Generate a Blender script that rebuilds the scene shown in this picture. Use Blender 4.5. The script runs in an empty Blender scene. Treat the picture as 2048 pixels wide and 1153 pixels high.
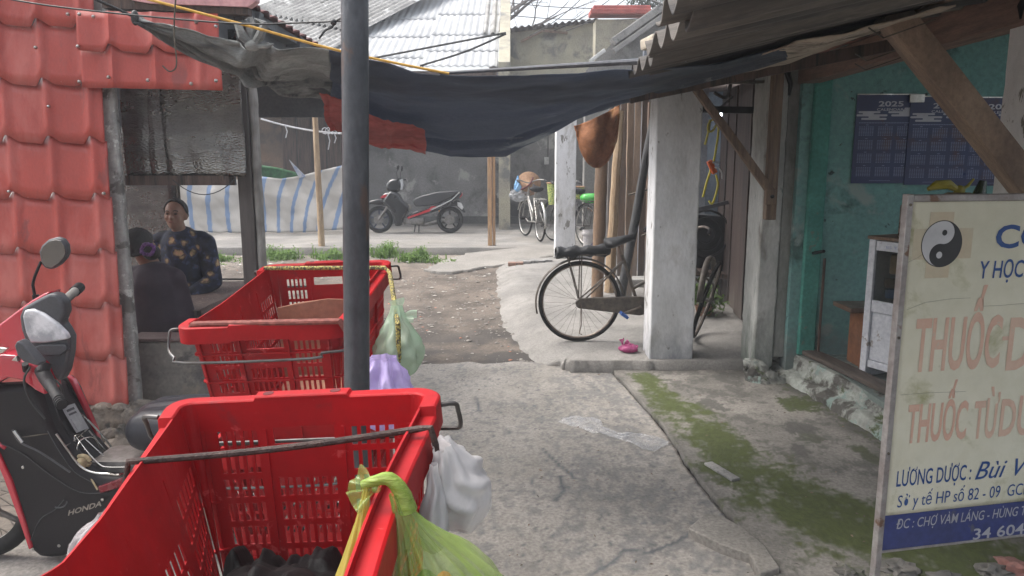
import bpy, bmesh, math, random
from math import sin, cos, pi, radians as rad
from mathutils import Vector, Matrix, noise as mn
V = Vector
random.seed(7)
S = bpy.context.scene
COL = S.collection

# ------------------------------------------------------------ camera, world, sun, exposure
FPX = 1480.0; PITCH = rad(9.6); CH = 1.70; CXP, CYP = 1024.0, 576.5
cam_d = bpy.data.cameras.new('camera'); cam = bpy.data.objects.new('camera', cam_d); COL.objects.link(cam)
cam.location = (0, 0, CH); cam.rotation_euler = (pi/2 - PITCH, 0, 0)
cam_d.sensor_width = 36; cam_d.lens = 36*FPX/2048; cam_d.clip_end = 2000; cam_d.clip_start = .02
S.camera = cam
SUN_EL, SUN_AZ = rad(58), rad(-75)          # azimuth from +Y towards +X
w = bpy.data.worlds.new('World'); S.world = w; w.use_nodes = True
nt = w.node_tree; bg = nt.nodes['Background']
sky = nt.nodes.new('ShaderNodeTexSky'); sky.sky_type = 'NISHITA'; sky.sun_disc = False
sky.sun_elevation = SUN_EL; sky.sun_rotation = SUN_AZ; sky.dust_density = 6.0; sky.air_density = 1.0; sky.ozone_density = 1.0
hs = nt.nodes.new('ShaderNodeHueSaturation'); hs.inputs['Saturation'].default_value = .35
nt.links.new(sky.outputs[0], hs.inputs['Color']); nt.links.new(hs.outputs[0], bg.inputs[0]); bg.inputs[1].default_value = .15
sd = bpy.data.lights.new('sun', 'SUN'); sd.energy = 0.7; sd.angle = rad(40); sd.color = (1, .96, .9)
sun = bpy.data.objects.new('sun', sd); COL.objects.link(sun)
sdir = V((sin(SUN_AZ)*cos(SUN_EL), cos(SUN_AZ)*cos(SUN_EL), sin(SUN_EL)))
sun.rotation_euler = sdir.to_track_quat('Z', 'Y').to_euler(); sun.location = (0, 0, 20)
S.view_settings.view_transform = 'Standard'; S.view_settings.look = 'None'
S.view_settings.exposure = 1.42; S.view_settings.gamma = 1
S.render.engine = 'CYCLES'; S.cycles.max_bounces = 10; S.cycles.diffuse_bounces = 7; S.cycles.transparent_max_bounces = 12
S.cycles.use_denoising = True

# ------------------------------------------------------------ picture -> place helpers (used to measure, all results are metres)
CP, SP = cos(PITCH), sin(PITCH)
def ray(px, py):
    k = (py-CYP)/FPX
    return V(((px-CXP)/FPX, CP-k*SP, -SP-k*CP))
def PY(px, py, Y):
    d = ray(px, py); t = Y/d.y
    return V((d.x*t, Y, CH+d.z*t))
def gz(Y): return 0 if Y < 6 else min(.245, .041*(Y-6))
def pz(Y): return .12+.028*max(0, Y-5.9)
def G(px, py, zf=0):
    d = ray(px, py); z = 0
    for _ in range(40):
        z0 = zf(t*d.y) if callable(zf) and _ else (0 if callable(zf) else zf)
        t = (z0-CH)/d.z
    return V((d.x*t, d.y*t, CH+d.z*t))
def PP(px, py, o, n):
    d = ray(px, py); t = (o-V((0, 0, CH))).dot(n)/d.dot(n)
    return V((0, 0, CH))+d*t

# ------------------------------------------------------------ mesh builder
def fbm(x, y, z=0, o=3):
    return mn.fractal(V((x, y, z)), 1.0, 2.0, o, noise_basis='PERLIN_ORIGINAL')
class MB:
    def __init__(s): s.v = []; s.f = []; s.m = []; s.mi = 0
    def add(s, vs, fs):
        b = len(s.v); s.v += [tuple(v) for v in vs]
        for f in fs: s.f.append([i+b for i in f]); s.m.append(s.mi)
        return s
    def box(s, c, sz, R=None, bev=0):
        c = V(c); hx, hy, hz = sz[0]/2, sz[1]/2, sz[2]/2
        if bev <= 0:
            vs = [V((x, y, z)) for x in (-hx, hx) for y in (-hy, hy) for z in (-hz, hz)]
            fs = [(0, 1, 3, 2), (4, 6, 7, 5), (0, 4, 5, 1), (2, 3, 7, 6), (0, 2, 6, 4), (1, 5, 7, 3)]
        else:
            bm = bmesh.new(); bmesh.ops.create_cube(bm, size=1)
            for v in bm.verts: v.co = V((v.co.x*sz[0], v.co.y*sz[1], v.co.z*sz[2]))
            bmesh.ops.bevel(bm, geom=bm.edges[:], offset=min(bev, min(sz)*.45), segments=2, profile=.6, affect='EDGES')
            bm.verts.index_update()
            vs = [v.co.copy() for v in bm.verts]; fs = [[v.index for v in f.verts] for f in bm.faces]; bm.free()
        if R is not None: vs = [R @ v for v in vs]
        return s.add([v+c for v in vs], fs)
    def b2(s, a, b, bev=0):
        return s.box([(a[i]+b[i])/2 for i in range(3)], [abs(b[i]-a[i]) for i in range(3)], None, bev)
    def beam(s, a, b, w, h, up=(0, 0, 1), bev=0):
        a = V(a); b = V(b); y = (b-a); L = y.length; y.normalize(); x = y.cross(V(up)).normalized(); z = x.cross(y)
        return s.box((a+b)/2, (w, L, h), Matrix((x, y, z)).transposed(), bev)
    def tube(s, pts, r, seg=8, closed=False, cap=True):
        pts = [V(p) for p in pts]; n = len(pts)
        rs = r if isinstance(r, (list, tuple)) else [r]*n
        T = []
        for i in range(n):
            a = pts[(i-1) % n] if closed or i > 0 else pts[0]; b = pts[(i+1) % n] if closed or i < n-1 else pts[-1]
            t = (b-a); T.append(t.normalized() if t.length > 1e-9 else V((0, 0, 1)))
        u = T[0].orthogonal().normalized(); vs = []; fs = []
        for i in range(n):
            u = (u-T[i]*u.dot(T[i])); u = u.normalized() if u.length > 1e-6 else T[i].orthogonal().normalized()
            w_ = T[i].cross(u)
            for k in range(seg):
                a = 2*pi*k/seg; vs.append(pts[i]+(u*cos(a)+w_*sin(a))*rs[i])
        m = n if closed else n-1
        for i in range(m):
            for k in range(seg):
                j = (i+1) % n; k2 = (k+1) % seg
                fs.append((i*seg+k, i*seg+k2, j*seg+k2, j*seg+k))
        if cap and not closed: fs += [list(range(seg))[::-1], [(n-1)*seg+k for k in range(seg)]]
        return s.add(vs, fs)
    def lathe(s, prof, c=(0, 0, 0), R=None, seg=20):
        vs = []; fs = []; n = len(prof)
        for r, z in prof:
            for k in range(seg):
                a = 2*pi*k/seg; p = V((r*cos(a), r*sin(a), z)); vs.append((R @ p if R is not None else p)+V(c))
        for i in range(n-1):
            for k in range(seg):
                k2 = (k+1) % seg; fs.append((i*seg+k, i*seg+k2, (i+1)*seg+k2, (i+1)*seg+k))
        if prof[0][0] > 1e-5: fs.append(list(range(seg))[::-1])
        if prof[-1][0] > 1e-5: fs.append([(n-1)*seg+k for k in range(seg)])
        return s.add(vs, fs)
    def ell(s, c, r, R=None, seg=16, rings=10):
        prof = [(max(1e-6, cos(-pi/2+pi*i/rings)), sin(-pi/2+pi*i/rings)) for i in range(rings+1)]
        m = MB().lathe(prof, (0, 0, 0), None, seg)
        if not hasattr(r, '__len__'): r = (r, r, r)
        vs = [V((v[0]*r[0], v[1]*r[1], v[2]*r[2])) for v in m.v]
        if R is not None: vs = [R @ v for v in vs]
        return s.add([v+V(c) for v in vs], m.f)
    def grid(s, fn, nu, nv, cu=False):
        vs = [fn(i/(nu if cu else nu), j/nv) for j in range(nv+1) for i in range(nu if cu else nu+1)]
        W = nu if cu else nu+1; fs = []
        for j in range(nv):
            for i in range(nu):
                a = j*W+i; b = j*W+(i+1) % W; fs.append((a, b, b+W, a+W))
        return s.add(vs, fs)
    def prism(s, poly, back):
        """poly: 3-D front outline; back: vector or list of back points"""
        poly = [V(p) for p in poly]; n = len(poly)
        bk = [p+V(back) for p in poly] if not isinstance(back, list) else [V(b) for b in back]
        return s.add(poly+bk, [list(range(n)), list(range(n, 2*n))[::-1]]+[(i, i+n, (i+1) % n+n, (i+1) % n) for i in range(n)])
    def build(s, name, mat, parent=None, smooth=False, bevel=0, solid=0, sub=0, remesh=0, kind=None, angle=None, offset=-1, bseg=2):
        me = bpy.data.meshes.new(name); me.from_pydata(s.v, [], s.f); me.validate(); me.update()
        mats = mat if isinstance(mat, (list, tuple)) else [mat]
        for m_ in mats:
            if m_: me.materials.append(m_)
        if len(mats) > 1 and len(me.polygons) == len(s.m):
            for p, i in zip(me.polygons, s.m): p.material_index = i
        bm = bmesh.new(); bm.from_mesh(me); bmesh.ops.recalc_face_normals(bm, faces=bm.faces[:]); bm.to_mesh(me); bm.free()
        o = bpy.data.objects.new(name, me); COL.objects.link(o)
        if solid:
            md = o.modifiers.new('s', 'SOLIDIFY'); md.thickness = solid; md.offset = offset
        if remesh:
            md = o.modifiers.new('r', 'REMESH'); md.mode = 'VOXEL'; md.voxel_size = remesh; md.use_smooth_shade = True
            md = o.modifiers.new('sm', 'SMOOTH'); md.factor = .5; md.iterations = 4
        if bevel:
            md = o.modifiers.new('b', 'BEVEL'); md.width = bevel; md.segments = bseg; md.limit_method = 'ANGLE'; md.angle_limit = rad(32)
        if sub:
            md = o.modifiers.new('u', 'SUBSURF'); md.levels = sub; md.render_levels = sub
        if smooth or sub or (bevel and smooth is not None):
            for p in me.polygons: p.use_smooth = True
            if angle is None: angle = 40
            try: me.set_sharp_from_angle(angle=rad(angle))
            except Exception: pass
        if kind: o['kind'] = kind
        if parent is not None:
            o.parent = parent
            o.matrix_parent_inverse = Matrix.LocRotScale(parent.location, parent.rotation_euler, parent.scale).inverted()
            if parent.parent is not None: o.matrix_parent_inverse = Matrix.Identity(4)
        return o
def tag(o, label, cat, group=None, kind=None):
    o['label'] = label; o['category'] = cat
    if group: o['group'] = group
    if kind: o['kind'] = kind
    return o
def thing(name, label, cat, loc=(0, 0, 0), group=None):
    o = bpy.data.objects.new(name, None); COL.objects.link(o); o.empty_display_size = .1
    o.location = loc; return tag(o, label, cat, group)
def place(o, M): o.matrix_world = M; o.location, q, o.scale = M.decompose(); o.rotation_euler = q.to_euler()
def copy_tree(o, parent=None):
    c = o.copy(); COL.objects.link(c)
    if parent is not None:
        mpi = o.matrix_parent_inverse.copy(); c.parent = parent; c.matrix_parent_inverse = mpi
    for ch in list(o.children): copy_tree(ch, c)
    return c
def RZ(d): return Matrix.Rotation(rad(d), 3, 'Z')
def RX(d): return Matrix.Rotation(rad(d), 3, 'X')
def RY(d): return Matrix.Rotation(rad(d), 3, 'Y')

# ------------------------------------------------------------ materials
def NN(nt, t, **k):
    n = nt.nodes.new('ShaderNode'+t)
    for a, b in k.items(): setattr(n, a, b)
    return n
def srgb(r, g, b):
    f = lambda c: (c/255/12.92) if c/255 <= .04045 else ((c/255+.055)/1.055)**2.4
    return (f(r), f(g), f(b))
_mc = {}
def mat(name, c1, c2=None, scale=6, rough=.75, metal=0, bump=.15, bscale=40, grain=.18, stain=None, stretch=(1, 1, 1), transl=0, alpha=1,
        low=None, rv=.1, spec=.5, detail=6, lo=.38, hi=.62, emit=None, coat=0, bdist=.004):
    """c1/c2: patchy base colours; stain: (colour, scale, threshold, softness); low: (colour, z0, z1) grime near the foot"""
    m = bpy.data.materials.new(name); m.use_nodes = True; nt = m.node_tree; L = nt.links.new
    P = nt.nodes['Principled BSDF']; out = nt.nodes['Material Output']
    tc = NN(nt, 'TexCoord'); mp = NN(nt, 'Mapping'); mp.inputs['Scale'].default_value = stretch; L(tc.outputs['Object'], mp.inputs[0])
    def noise(sc, det=detail, r=.6):
        n = NN(nt, 'TexNoise'); n.inputs['Scale'].default_value = sc; n.inputs['Detail'].default_value = det; n.inputs['Roughness'].default_value = r
        L(mp.outputs[0], n.inputs['Vector']); return n
    def ramp(src, a, b):
        r = NN(nt, 'MapRange'); r.inputs['From Min'].default_value = a; r.inputs['From Max'].default_value = b; L(src, r.inputs['Value']); return r.outputs[0]
    def mix(fac, a, b, mode='MIX'):
        x = NN(nt, 'Mix', data_type='RGBA', blend_type=mode)
        for sck, val in ((0, fac), (6, a), (7, b)):
            if isinstance(val, (int, float)): x.inputs[sck].default_value = val
            elif isinstance(val, tuple): x.inputs[sck].default_value = (*val[:3], 1)
            else: L(val, x.inputs[sck])
        return x.outputs[2]
    c2 = c2 or tuple(c*.8 for c in c1)
    n1 = noise(scale); col = mix(ramp(n1.outputs[0], lo, hi), c1, c2)
    n2 = noise(bscale, 4)
    if grain: col = mix(grain*2, col, mix(ramp(n2.outputs[0], .3, .7), (.25, .25, .25), (.75, .75, .75)), 'OVERLAY')
    if stain:
        for st in (stain if isinstance(stain, list) else [stain]):
            st = (st[0], st[1], .5+(st[2]-.5)*.72, st[3]*.62)
            n3 = noise(st[1], 8, .65); n3.inputs['Distortion'].default_value = .3
            col = mix(ramp(n3.outputs[0], st[2], st[2]+st[3]), col, st[0])
    if low:
        sx = NN(nt, 'SeparateXYZ'); L(tc.outputs['Object'], sx.inputs[0]); n4 = noise(7, 8, .7)
        ad = NN(nt, 'Math', operation='MULTIPLY_ADD'); L(n4.outputs[0], ad.inputs[0]); ad.inputs[1].default_value = -(low[2]-low[1])*1.8; L(sx.outputs[2], ad.inputs[2])
        col = mix(ramp(ad.outputs[0], low[1]-(low[2]-low[1])*.3, low[1]-(low[2]-low[1])*1.1), col, low[0])
    L(col, P.inputs['Base Color'])
    P.inputs['Roughness'].default_value = rough; P.inputs['Metallic'].default_value = metal
    P.inputs['Specular IOR Level'].default_value = spec
    if coat: P.inputs['Coat Weight'].default_value = coat; P.inputs['Coat Roughness'].default_value = .12
    if rv:
        r = NN(nt, 'MapRange'); L(n1.outputs[0], r.inputs['Value']); r.inputs['From Min'].default_value = .3; r.inputs['From Max'].default_value = .7
        r.inputs['To Min'].default_value = max(.05, rough-rv); r.inputs['To Max'].default_value = min(1, rough+rv); L(r.outputs[0], P.inputs['Roughness'])
    if bump:
        bn = NN(nt, 'Bump'); bn.inputs['Strength'].default_value = min(1, bump*2.5); bn.inputs['Distance'].default_value = bdist
        ad = NN(nt, 'Math', operation='ADD'); L(n2.outputs[0], ad.inputs[0]); L(n1.outputs[0], ad.inputs[1]); L(ad.outputs[0], bn.inputs['Height']); L(bn.outputs[0], P.inputs['Normal'])
    sh = P.outputs[0]
    if transl:
        t = NN(nt, 'BsdfTranslucent'); L(col, t.inputs[0]); x = NN(nt, 'MixShader'); x.inputs[0].default_value = transl; L(sh, x.inputs[1]); L(t.outputs[0], x.inputs[2]); sh = x.outputs[0]
    if alpha < 1:
        t = NN(nt, 'BsdfTransparent'); x = NN(nt, 'MixShader'); x.inputs[0].default_value = alpha; L(t.outputs[0], x.inputs[1]); L(sh, x.inputs[2]); sh = x.outputs[0]
    if emit: P.inputs['Emission Color'].default_value = (*emit[:3], 1); P.inputs['Emission Strength'].default_value = emit[3]
    L(sh, out.inputs[0]); m['ntref'] = 1
    return m
M = {}
M['concrete'] = mat('concrete', (.30, .29, .275), (.20, .195, .185), scale=3, stain=((.10, .10, .095), 5, .62, .12), bump=.3, bscale=90, grain=.2)
M['whitewash'] = mat('whitewash', (.68, .68, .69), (.54, .54, .54), scale=4, rough=.85, bump=.35, bscale=45, stain=[((.40, .39, .37), 3.2, .54, .16), ((.2, .19, .17), 9, .64, .05)], low=((.18, .19, .21), .02, .70), grain=.1, stretch=(1, 1, .45))
M['whitewash2'] = mat('whitewash_grey', (.50, .50, .475), (.36, .36, .34), scale=4, rough=.85, bump=.35, bscale=45, stain=[((.17, .15, .13), 3.2, .56, .2), ((.10, .15, .13), 5, .66, .08)], low=((.12, .14, .12), .2, .9), grain=.14, stretch=(1, 1, .4))
M['wood'] = mat('weathered_wood', (.22, .15, .105), (.13, .09, .065), scale=5, stretch=(6, 6, .6), bump=.4, bscale=30, rough=.85)
M['woodY'] = mat('weathered_wood_along', (.20, .135, .095), (.115, .08, .058), scale=5, stretch=(6, .6, 6), bump=.4, bscale=30, rough=.85)
M['paleWood'] = mat('pale_wood', (.42, .31, .20), (.30, .21, .13), scale=4, stretch=(5, 5, .8), bump=.3, bscale=30, rough=.85)
M['darkWood'] = mat('dark_wood', (.095, .06, .045), (.05, .034, .028), scale=4, stretch=(6, 6, .5), bump=.4, bscale=30, rough=.8, stain=((.02, .018, .016), 3, .6, .1))
M['steel'] = mat('galvanised_pipe', (.085, .088, .098), (.055, .058, .066), scale=9, stretch=(1, 1, .5), rough=.38, metal=.35, bump=.15, bscale=70, stain=((.10, .07, .06), 7, .66, .08))
M['black'] = mat('black_plastic', (.009, .009, .010), (.015, .015, .016), rough=.5, bump=.05, spec=.25)
M['rubber'] = mat('tyre_rubber', (.014, .014, .014), (.03, .028, .025), rough=.9, bump=.2, spec=.2)
M['grey'] = mat('grey_plastic', (.10, .10, .105), (.08, .08, .085), rough=.5, bump=.05)
M['chrome'] = mat('dull_chrome', (.55, .55, .53), (.38, .36, .33), rough=.3, metal=1, bump=.05)
M['rust'] = mat('rusty_paint', (.09, .075, .055), (.055, .042, .032), scale=14, rough=.6, metal=.3, bump=.2)
M['wire'] = mat('grey_wire', (.10, .10, .10), (.06, .05, .045), scale=20, rough=.45, metal=.6, bump=.1)
M['crate'] = mat('red_crate_plastic', (.36, .003, .006), (.27, .0025, .005), scale=5, rough=.52, bump=.12, bscale=35, grain=.08, stain=[((.22, .012, .014), 11, .64, .1), ((.42, .05, .05), 17, .68, .05)], bdist=.002, spec=.22)
M['cable'] = mat('black_cable', (.015, .015, .015), (.02, .02, .02), rough=.6, bump=0)
# ------------------------------------------------------------ ground sheets
def ground_mat(name, c1, c2, moss=(.058, .072, .016), dark=(.07, .07, .075), scale=2.5, bscale=70, bump=.35, grain=.22, rough=.9):
    m = mat(name, c1, c2, scale=scale, rough=rough, bump=bump, bscale=bscale, grain=grain, rv=.06, bdist=.006)
    nt = m.node_tree; L = nt.links.new; P = nt.nodes['Principled BSDF']
    src = P.inputs['Base Color'].links[0].from_socket
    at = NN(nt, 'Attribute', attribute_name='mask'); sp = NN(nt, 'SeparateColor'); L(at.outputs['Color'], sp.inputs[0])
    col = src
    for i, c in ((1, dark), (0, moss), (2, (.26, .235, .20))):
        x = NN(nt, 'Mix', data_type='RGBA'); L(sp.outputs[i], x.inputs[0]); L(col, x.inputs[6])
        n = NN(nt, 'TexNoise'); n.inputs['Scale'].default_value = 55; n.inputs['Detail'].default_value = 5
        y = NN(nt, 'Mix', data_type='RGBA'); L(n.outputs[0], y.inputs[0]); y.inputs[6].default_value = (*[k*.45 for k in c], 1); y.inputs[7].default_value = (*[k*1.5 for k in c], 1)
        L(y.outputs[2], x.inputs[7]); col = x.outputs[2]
    L(col, P.inputs['Base Color']); return m
def sheet(name, xs, ys, zf, mk, m, inside=None, skirt=None, warp=None):
    """ground sheet with a painted-by-place mask (moss, dark stain, pale dust)"""
    mb = MB(); idx = {}; cols = []
    for j, y in enumerate(ys):
        for i, x in enumerate(xs):
            x, y = warp(xs[i], ys[j]) if warp else (xs[i], ys[j])
            idx[i, j] = len(mb.v); mb.v.append((x, y, zf(x, y))); cols.append(mk(x, y))
    for j in range(len(ys)-1):
        for i in range(len(xs)-1):
            cx, cy = (xs[i]+xs[i+1])/2, (ys[j]+ys[j+1])/2
            if inside and not inside(cx, cy): continue
            mb.f.append([idx[i, j], idx[i+1, j], idx[i+1, j+1], idx[i, j+1]]); mb.m.append(0)
    if skirt:
        from collections import Counter
        ec = Counter(); ed = {}
        for f in mb.f:
            for a, b in zip(f, f[1:]+f[:1]): ec[frozenset((a, b))] += 1; ed[frozenset((a, b))] = (a, b)
        low = {}
        for e, c in list(ec.items()):
            if c == 1:
                a, b = ed[e]
                for q in (a, b):
                    if q not in low:
                        low[q] = len(mb.v); x, y, z = mb.v[q]; mb.v.append((x+.012*fbm(x*20, y*20), y+.012*fbm(y*20, x*20, 3), z-skirt)); cols.append((0, min(1, cols[q][1]+.55), 0))
                mb.f.append([b, a, low[a], low[b]]); mb.m.append(0)
    me = bpy.data.meshes.new(name); me.from_pydata(mb.v, [], mb.f); me.materials.append(m)
    ca = me.color_attributes.new('mask', 'FLOAT_COLOR', 'POINT')
    for k, c in enumerate(cols): ca.data[k].color = (*c, 1)
    me.update(); used = set(i for f in mb.f for i in f)
    bm = bmesh.new(); bm.from_mesh(me); bmesh.ops.delete(bm, geom=[v for v in bm.verts if not v.link_faces], context='VERTS'); bm.to_mesh(me); bm.free()
    for p in me.polygons: p.use_smooth = True
    o = bpy.data.objects.new(name, me); COL.objects.link(o); o['kind'] = 'structure'; return o
def fr(a, b, st): n = max(1, round((b-a)/st)); return [a+(b-a)*i/n for i in range(n+1)]
def pin(poly, x, y):
    c = False; n = len(poly)
    for i in range(n):
        x1, y1 = poly[i][:2]; x2, y2 = poly[(i+1) % n][:2]
        if (y1 > y) != (y2 > y) and x < (x2-x1)*(y-y1)/(y2-y1)+x1: c = not c
    return c
def sstep(a, b, t): t = max(0, min(1, (t-a)/(b-a))); return t*t*(3-2*t)
def segd(p, a, b):
    ax, ay = a[0], a[1]; dx, dy = b[0]-ax, b[1]-ay; t = max(0, min(1, ((p[0]-ax)*dx+(p[1]-ay)*dy)/(dx*dx+dy*dy)))
    return math.hypot(p[0]-ax-dx*t, p[1]-ay-dy*t)
def pld(p, pl): return min(segd(p, pl[i], pl[i+1]) for i in range(len(pl)-1))

m_dirt = ground_mat('packed_dirt', (.150, .120, .095), (.072, .058, .046), dark=(.045, .040, .036), scale=2.2, bscale=45, bump=.6, grain=.35)
m_slab = ground_mat('worn_concrete_slab', (.275, .252, .225), (.205, .190, .170), dark=(.085, .090, .098), scale=1.6, bscale=60, bump=.3, grain=.3)
m_apron = ground_mat('mossy_concrete', (.225, .208, .185), (.140, .130, .115), dark=(.062, .058, .052), scale=2.4, bscale=60, bump=.35, grain=.28)
m_floor = ground_mat('pale_concrete_floor', (.235, .222, .205), (.160, .152, .142), dark=(.12, .115, .105), scale=1.8, bscale=60, bump=.3, grain=.22)

def dz_(x, y): return gz(y)+.012*fbm(x*1.6, y*1.6)+.006*fbm(x*7, y*7)
def dmask(x, y):
    edge = sstep(.9, 2.2, x)*0
    d = sstep(8.8, 6.3, y+.5*fbm(x*1.2, y*1.2)); return (0, .9*d*sstep(-.2, .25, .25+fbm(x*2.5, y*2.5, 4)), sstep(10.2, 12, y+.8*fbm(x, y))*.55)
xs = [-60, -30, -15, -9]+fr(-6, 2.6, .07)+[5, 10, 30, 60]; ys = [-30, -10, 0, 3]+fr(5.2, 12.2, .07)+[16, 20, 40, 90, 160]
sheet('ground_dirt', xs, ys, lambda x, y: (dz_(x, y) if 5 < y < 12.5 and -6.2 < x < 2.8 else gz(y)-.02), dmask, m_dirt)

EDGE = [G(*p) for p in ((1215, 742), (1243, 772), (1290, 826), (1330, 872), (1368, 935), (1405, 985), (1452, 1042), (1500, 1100), (1530, 1150), (1570, 1240), (1640, 1400))]
EDGE = [(p.x, p.y) for p in EDGE]+[(.62, 1.0), (.55, .2), (.5, -3)]
def edge_x(y):
    for (x1, y1), (x2, y2) in zip(EDGE, EDGE[1:]):
        if y2 <= y <= y1: return x1+(x2-x1)*(y-y1)/(y2-y1)
    return EDGE[0][0] if y > EDGE[0][1] else .5
far_y = lambda x: 6.02+.10*sin(x*1.3+.6)+.06*fbm(x*3, 1)
def slab_in(x, y): return y < far_y(x)-(.35 if x < -.75 else 0)*sstep(-.75, -1.0, x) and x < edge_x(y)-.004+.012*fbm(y*9, 2)
def slab_warp(u, v):
    y = v if v < 4.6 else 4.6+(v-4.6)/1.7*(far_y(u)-(.35*sstep(-.75, -1.0, u))-4.6)
    x = u if u < -2 else -2+(u+2)/3.8*(edge_x(y)-.003+.010*fbm(y*3, 2)+.005*fbm(y*14, 5)+2)
    return x, y
def apr_warp(u, v):
    v = v-.012*fbm(u*9, 3)*(v > 5.9)
    x0_ = edge_x(v)+.008+.010*fbm(v*4, 5)+.006*fbm(v*15, 7); return x0_+(2.6-x0_)*(u-.5)/2.1, v
cracks = [[G(*p)[:2] for p in q] for q in (
    ((1385, 1075), (1340, 1100), (1300, 1115), (1250, 1108), (1225, 1135), (1180, 1160)),
    ((1120, 960), (1128, 990), (1110, 1010)), ((1085, 905), (1120, 940), (1150, 965)), ((952, 800), (960, 830)))]
def smask(x, y):
    n = .45*fbm(x*6, y*3.5, 7, 5)+.8*fbm(x*17, y*12, 2, 5)+.4*fbm(x*50, y*30, 2, 3)
    wgt = math.exp(-((x-(.62+.05*(y-4)))/.55)**2)*sstep(2.2, 3.6, y)*.9+.12
    d = sstep(.12, .50, n*.8+wgt*.30)
    dc = min(pld((x, y), c) for c in cracks) if y > 1.5 else 1
    d = max(d*.5, sstep(.018, .004, dc+.008*fbm(x*30, y*30)))
    spot = sstep(.58, .68, fbm(x*22, y*22, 9, 2)+.1)
    return (0, max(d, spot*.8), sstep(.1, .5, fbm(x*2, y*1.4, 5))*.25)
sheet('road_slab', [-6, -4, -3, -2.4]+fr(-2, 1.8, .022), [-4, -1, 1, 1.6]+fr(2, 6.3, .022), lambda x, y: .022+.004*fbm(x*3, y*3), smask, m_slab, None, .03, slab_warp)
# mossy apron between slab and shop
mossline = [G(*p)[:2] for p in ((1285, 765), (1330, 810), (1400, 870), (1450, 925), (1530, 975), (1610, 1020), (1720, 1080), (1900, 1130), (2100, 1170))]
patches = [(*G(1600, 820)[:2], .13, .9), (*G(1555, 745)[:2], .12, .35), (*G(1440, 830)[:2], .05, .1), (*G(1620, 890)[:2], .07, .3), (*G(1600, 915)[:2], .06, .0), (*G(1420, 820)[:2], .08, 0), (*G(1720, 915)[:2], .05, .6), (*G(1740, 930)[:2], .06, .5), (*G(1590, 865)[:2], .07, 0), (*G(1600, 870)[:2], .10, 0)]
def amask(x, y):
    n = fbm(x*4, y*4, 3, 5); n2 = fbm(x*14, y*14, 8, 4)+.6*fbm(x*45, y*45, 8, 3)
    d = pld((x, y), mossline)
    wd = .10+.10*sstep(5.6, 3.6, y)+.12*sstep(3.8, 3.0, y)
    ms = sstep(.75, -.25, (d-wd*.7)/wd-.8*n-.7*n2)
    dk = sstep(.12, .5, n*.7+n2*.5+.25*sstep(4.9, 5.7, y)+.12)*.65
    for px, py, r, g in patches:
        q = math.hypot((x-px)*1, (y-py)*.8)/r-.7*n2
        if g >= .3: ms = max(ms, sstep(1.3, .6, q)*g)
        dk = max(dk, sstep(1.2, .8, q)*.8)
    gap = edge_x(y)
    dk = max(dk, sstep(.05, .01, abs(x-gap))*.4)
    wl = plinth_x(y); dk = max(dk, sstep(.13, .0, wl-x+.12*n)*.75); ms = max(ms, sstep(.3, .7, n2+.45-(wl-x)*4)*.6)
    return (min(1, ms), min(1, dk), 0)
PL0, PL1 = V((2.02, 5.99, 0)), V((2.26, 4.0, 0))
def plinth_x(y): return PL0.x+(PL1.x-PL0.x)*(5.99-y)/1.99
def apr_z(x, y):
    z = .045+.006*fbm(x*3, y*3)
    return z
BRK = [G(*p) for p in ((1372, 1068), (1400, 1030), (1452, 1045), (1478, 1085), (1505, 1110), (1440, 1098))]
def apr_in(x, y):
    return edge_x(y)+.010+.014*fbm(y*8, 5) < x < 3.5 and 1.2 < y < 6.08
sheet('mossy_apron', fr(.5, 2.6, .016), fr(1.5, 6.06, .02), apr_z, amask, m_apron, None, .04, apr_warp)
sheet('road_edge_ground', [.2, 1, 2, 3.2], [-4, 0, 1.5, 1.52], lambda x, y: .012, lambda x, y: (.2, .4, 0), m_apron)

# porch slab (z .12) with kerb, and ramp edge on the left that runs down to the dirt
PL = [(1140, 722), (1100, 700), (1065, 668), (1035, 632), (1022, 598), (1012, 560), (1008, 536)]
pl3 = [G(px, py, pz) for px, py in PL]
def porch_left(y):
    pts = [(p.x, p.y) for p in pl3]
    if y <= pts[0][1]: return pts[0][0]
    for (x1, y1), (x2, y2) in zip(pts, pts[1:]):
        if y1 <= y <= y2: return x1+(x2-x1)*(y-y1)/(y2-y1)
    return pts[-1][0]
def porch_z(x, y):
    xl = porch_left(y); t = sstep(-.28, .22, x-xl-.05*fbm(y*2, 3)); b = gz(y)-.03
    if y < 5.95: t = 1 if x > xl else t
    return b+(pz(y)-b)*t+.004*fbm(x*5, y*5)
def pmask(x, y):
    n = fbm(x*3, y*3, 2, 5); n2 = fbm(x*12, y*12, 8, 4)
    return (0, sstep(.1, .6, n*.8+n2*.4+.35*sstep(1.9, 2.2, x))*.6, sstep(.6, -.1, (x-porch_left(y))*1.2-n*.5)*.12)
front_y = 5.80
sheet('porch_floor', fr(-.4, 2.9, .035), fr(front_y, 11.5, .05), porch_z, pmask, m_floor, lambda x, y: (x > porch_left(y)-.45) and (y > 5.98 or x > porch_left(y)-.02*0), .16, lambda x, y: (x, y+(.02*fbm(x*4, 1)+.012*fbm(x*16, 4) if y < 5.9 else 0)))
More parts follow.
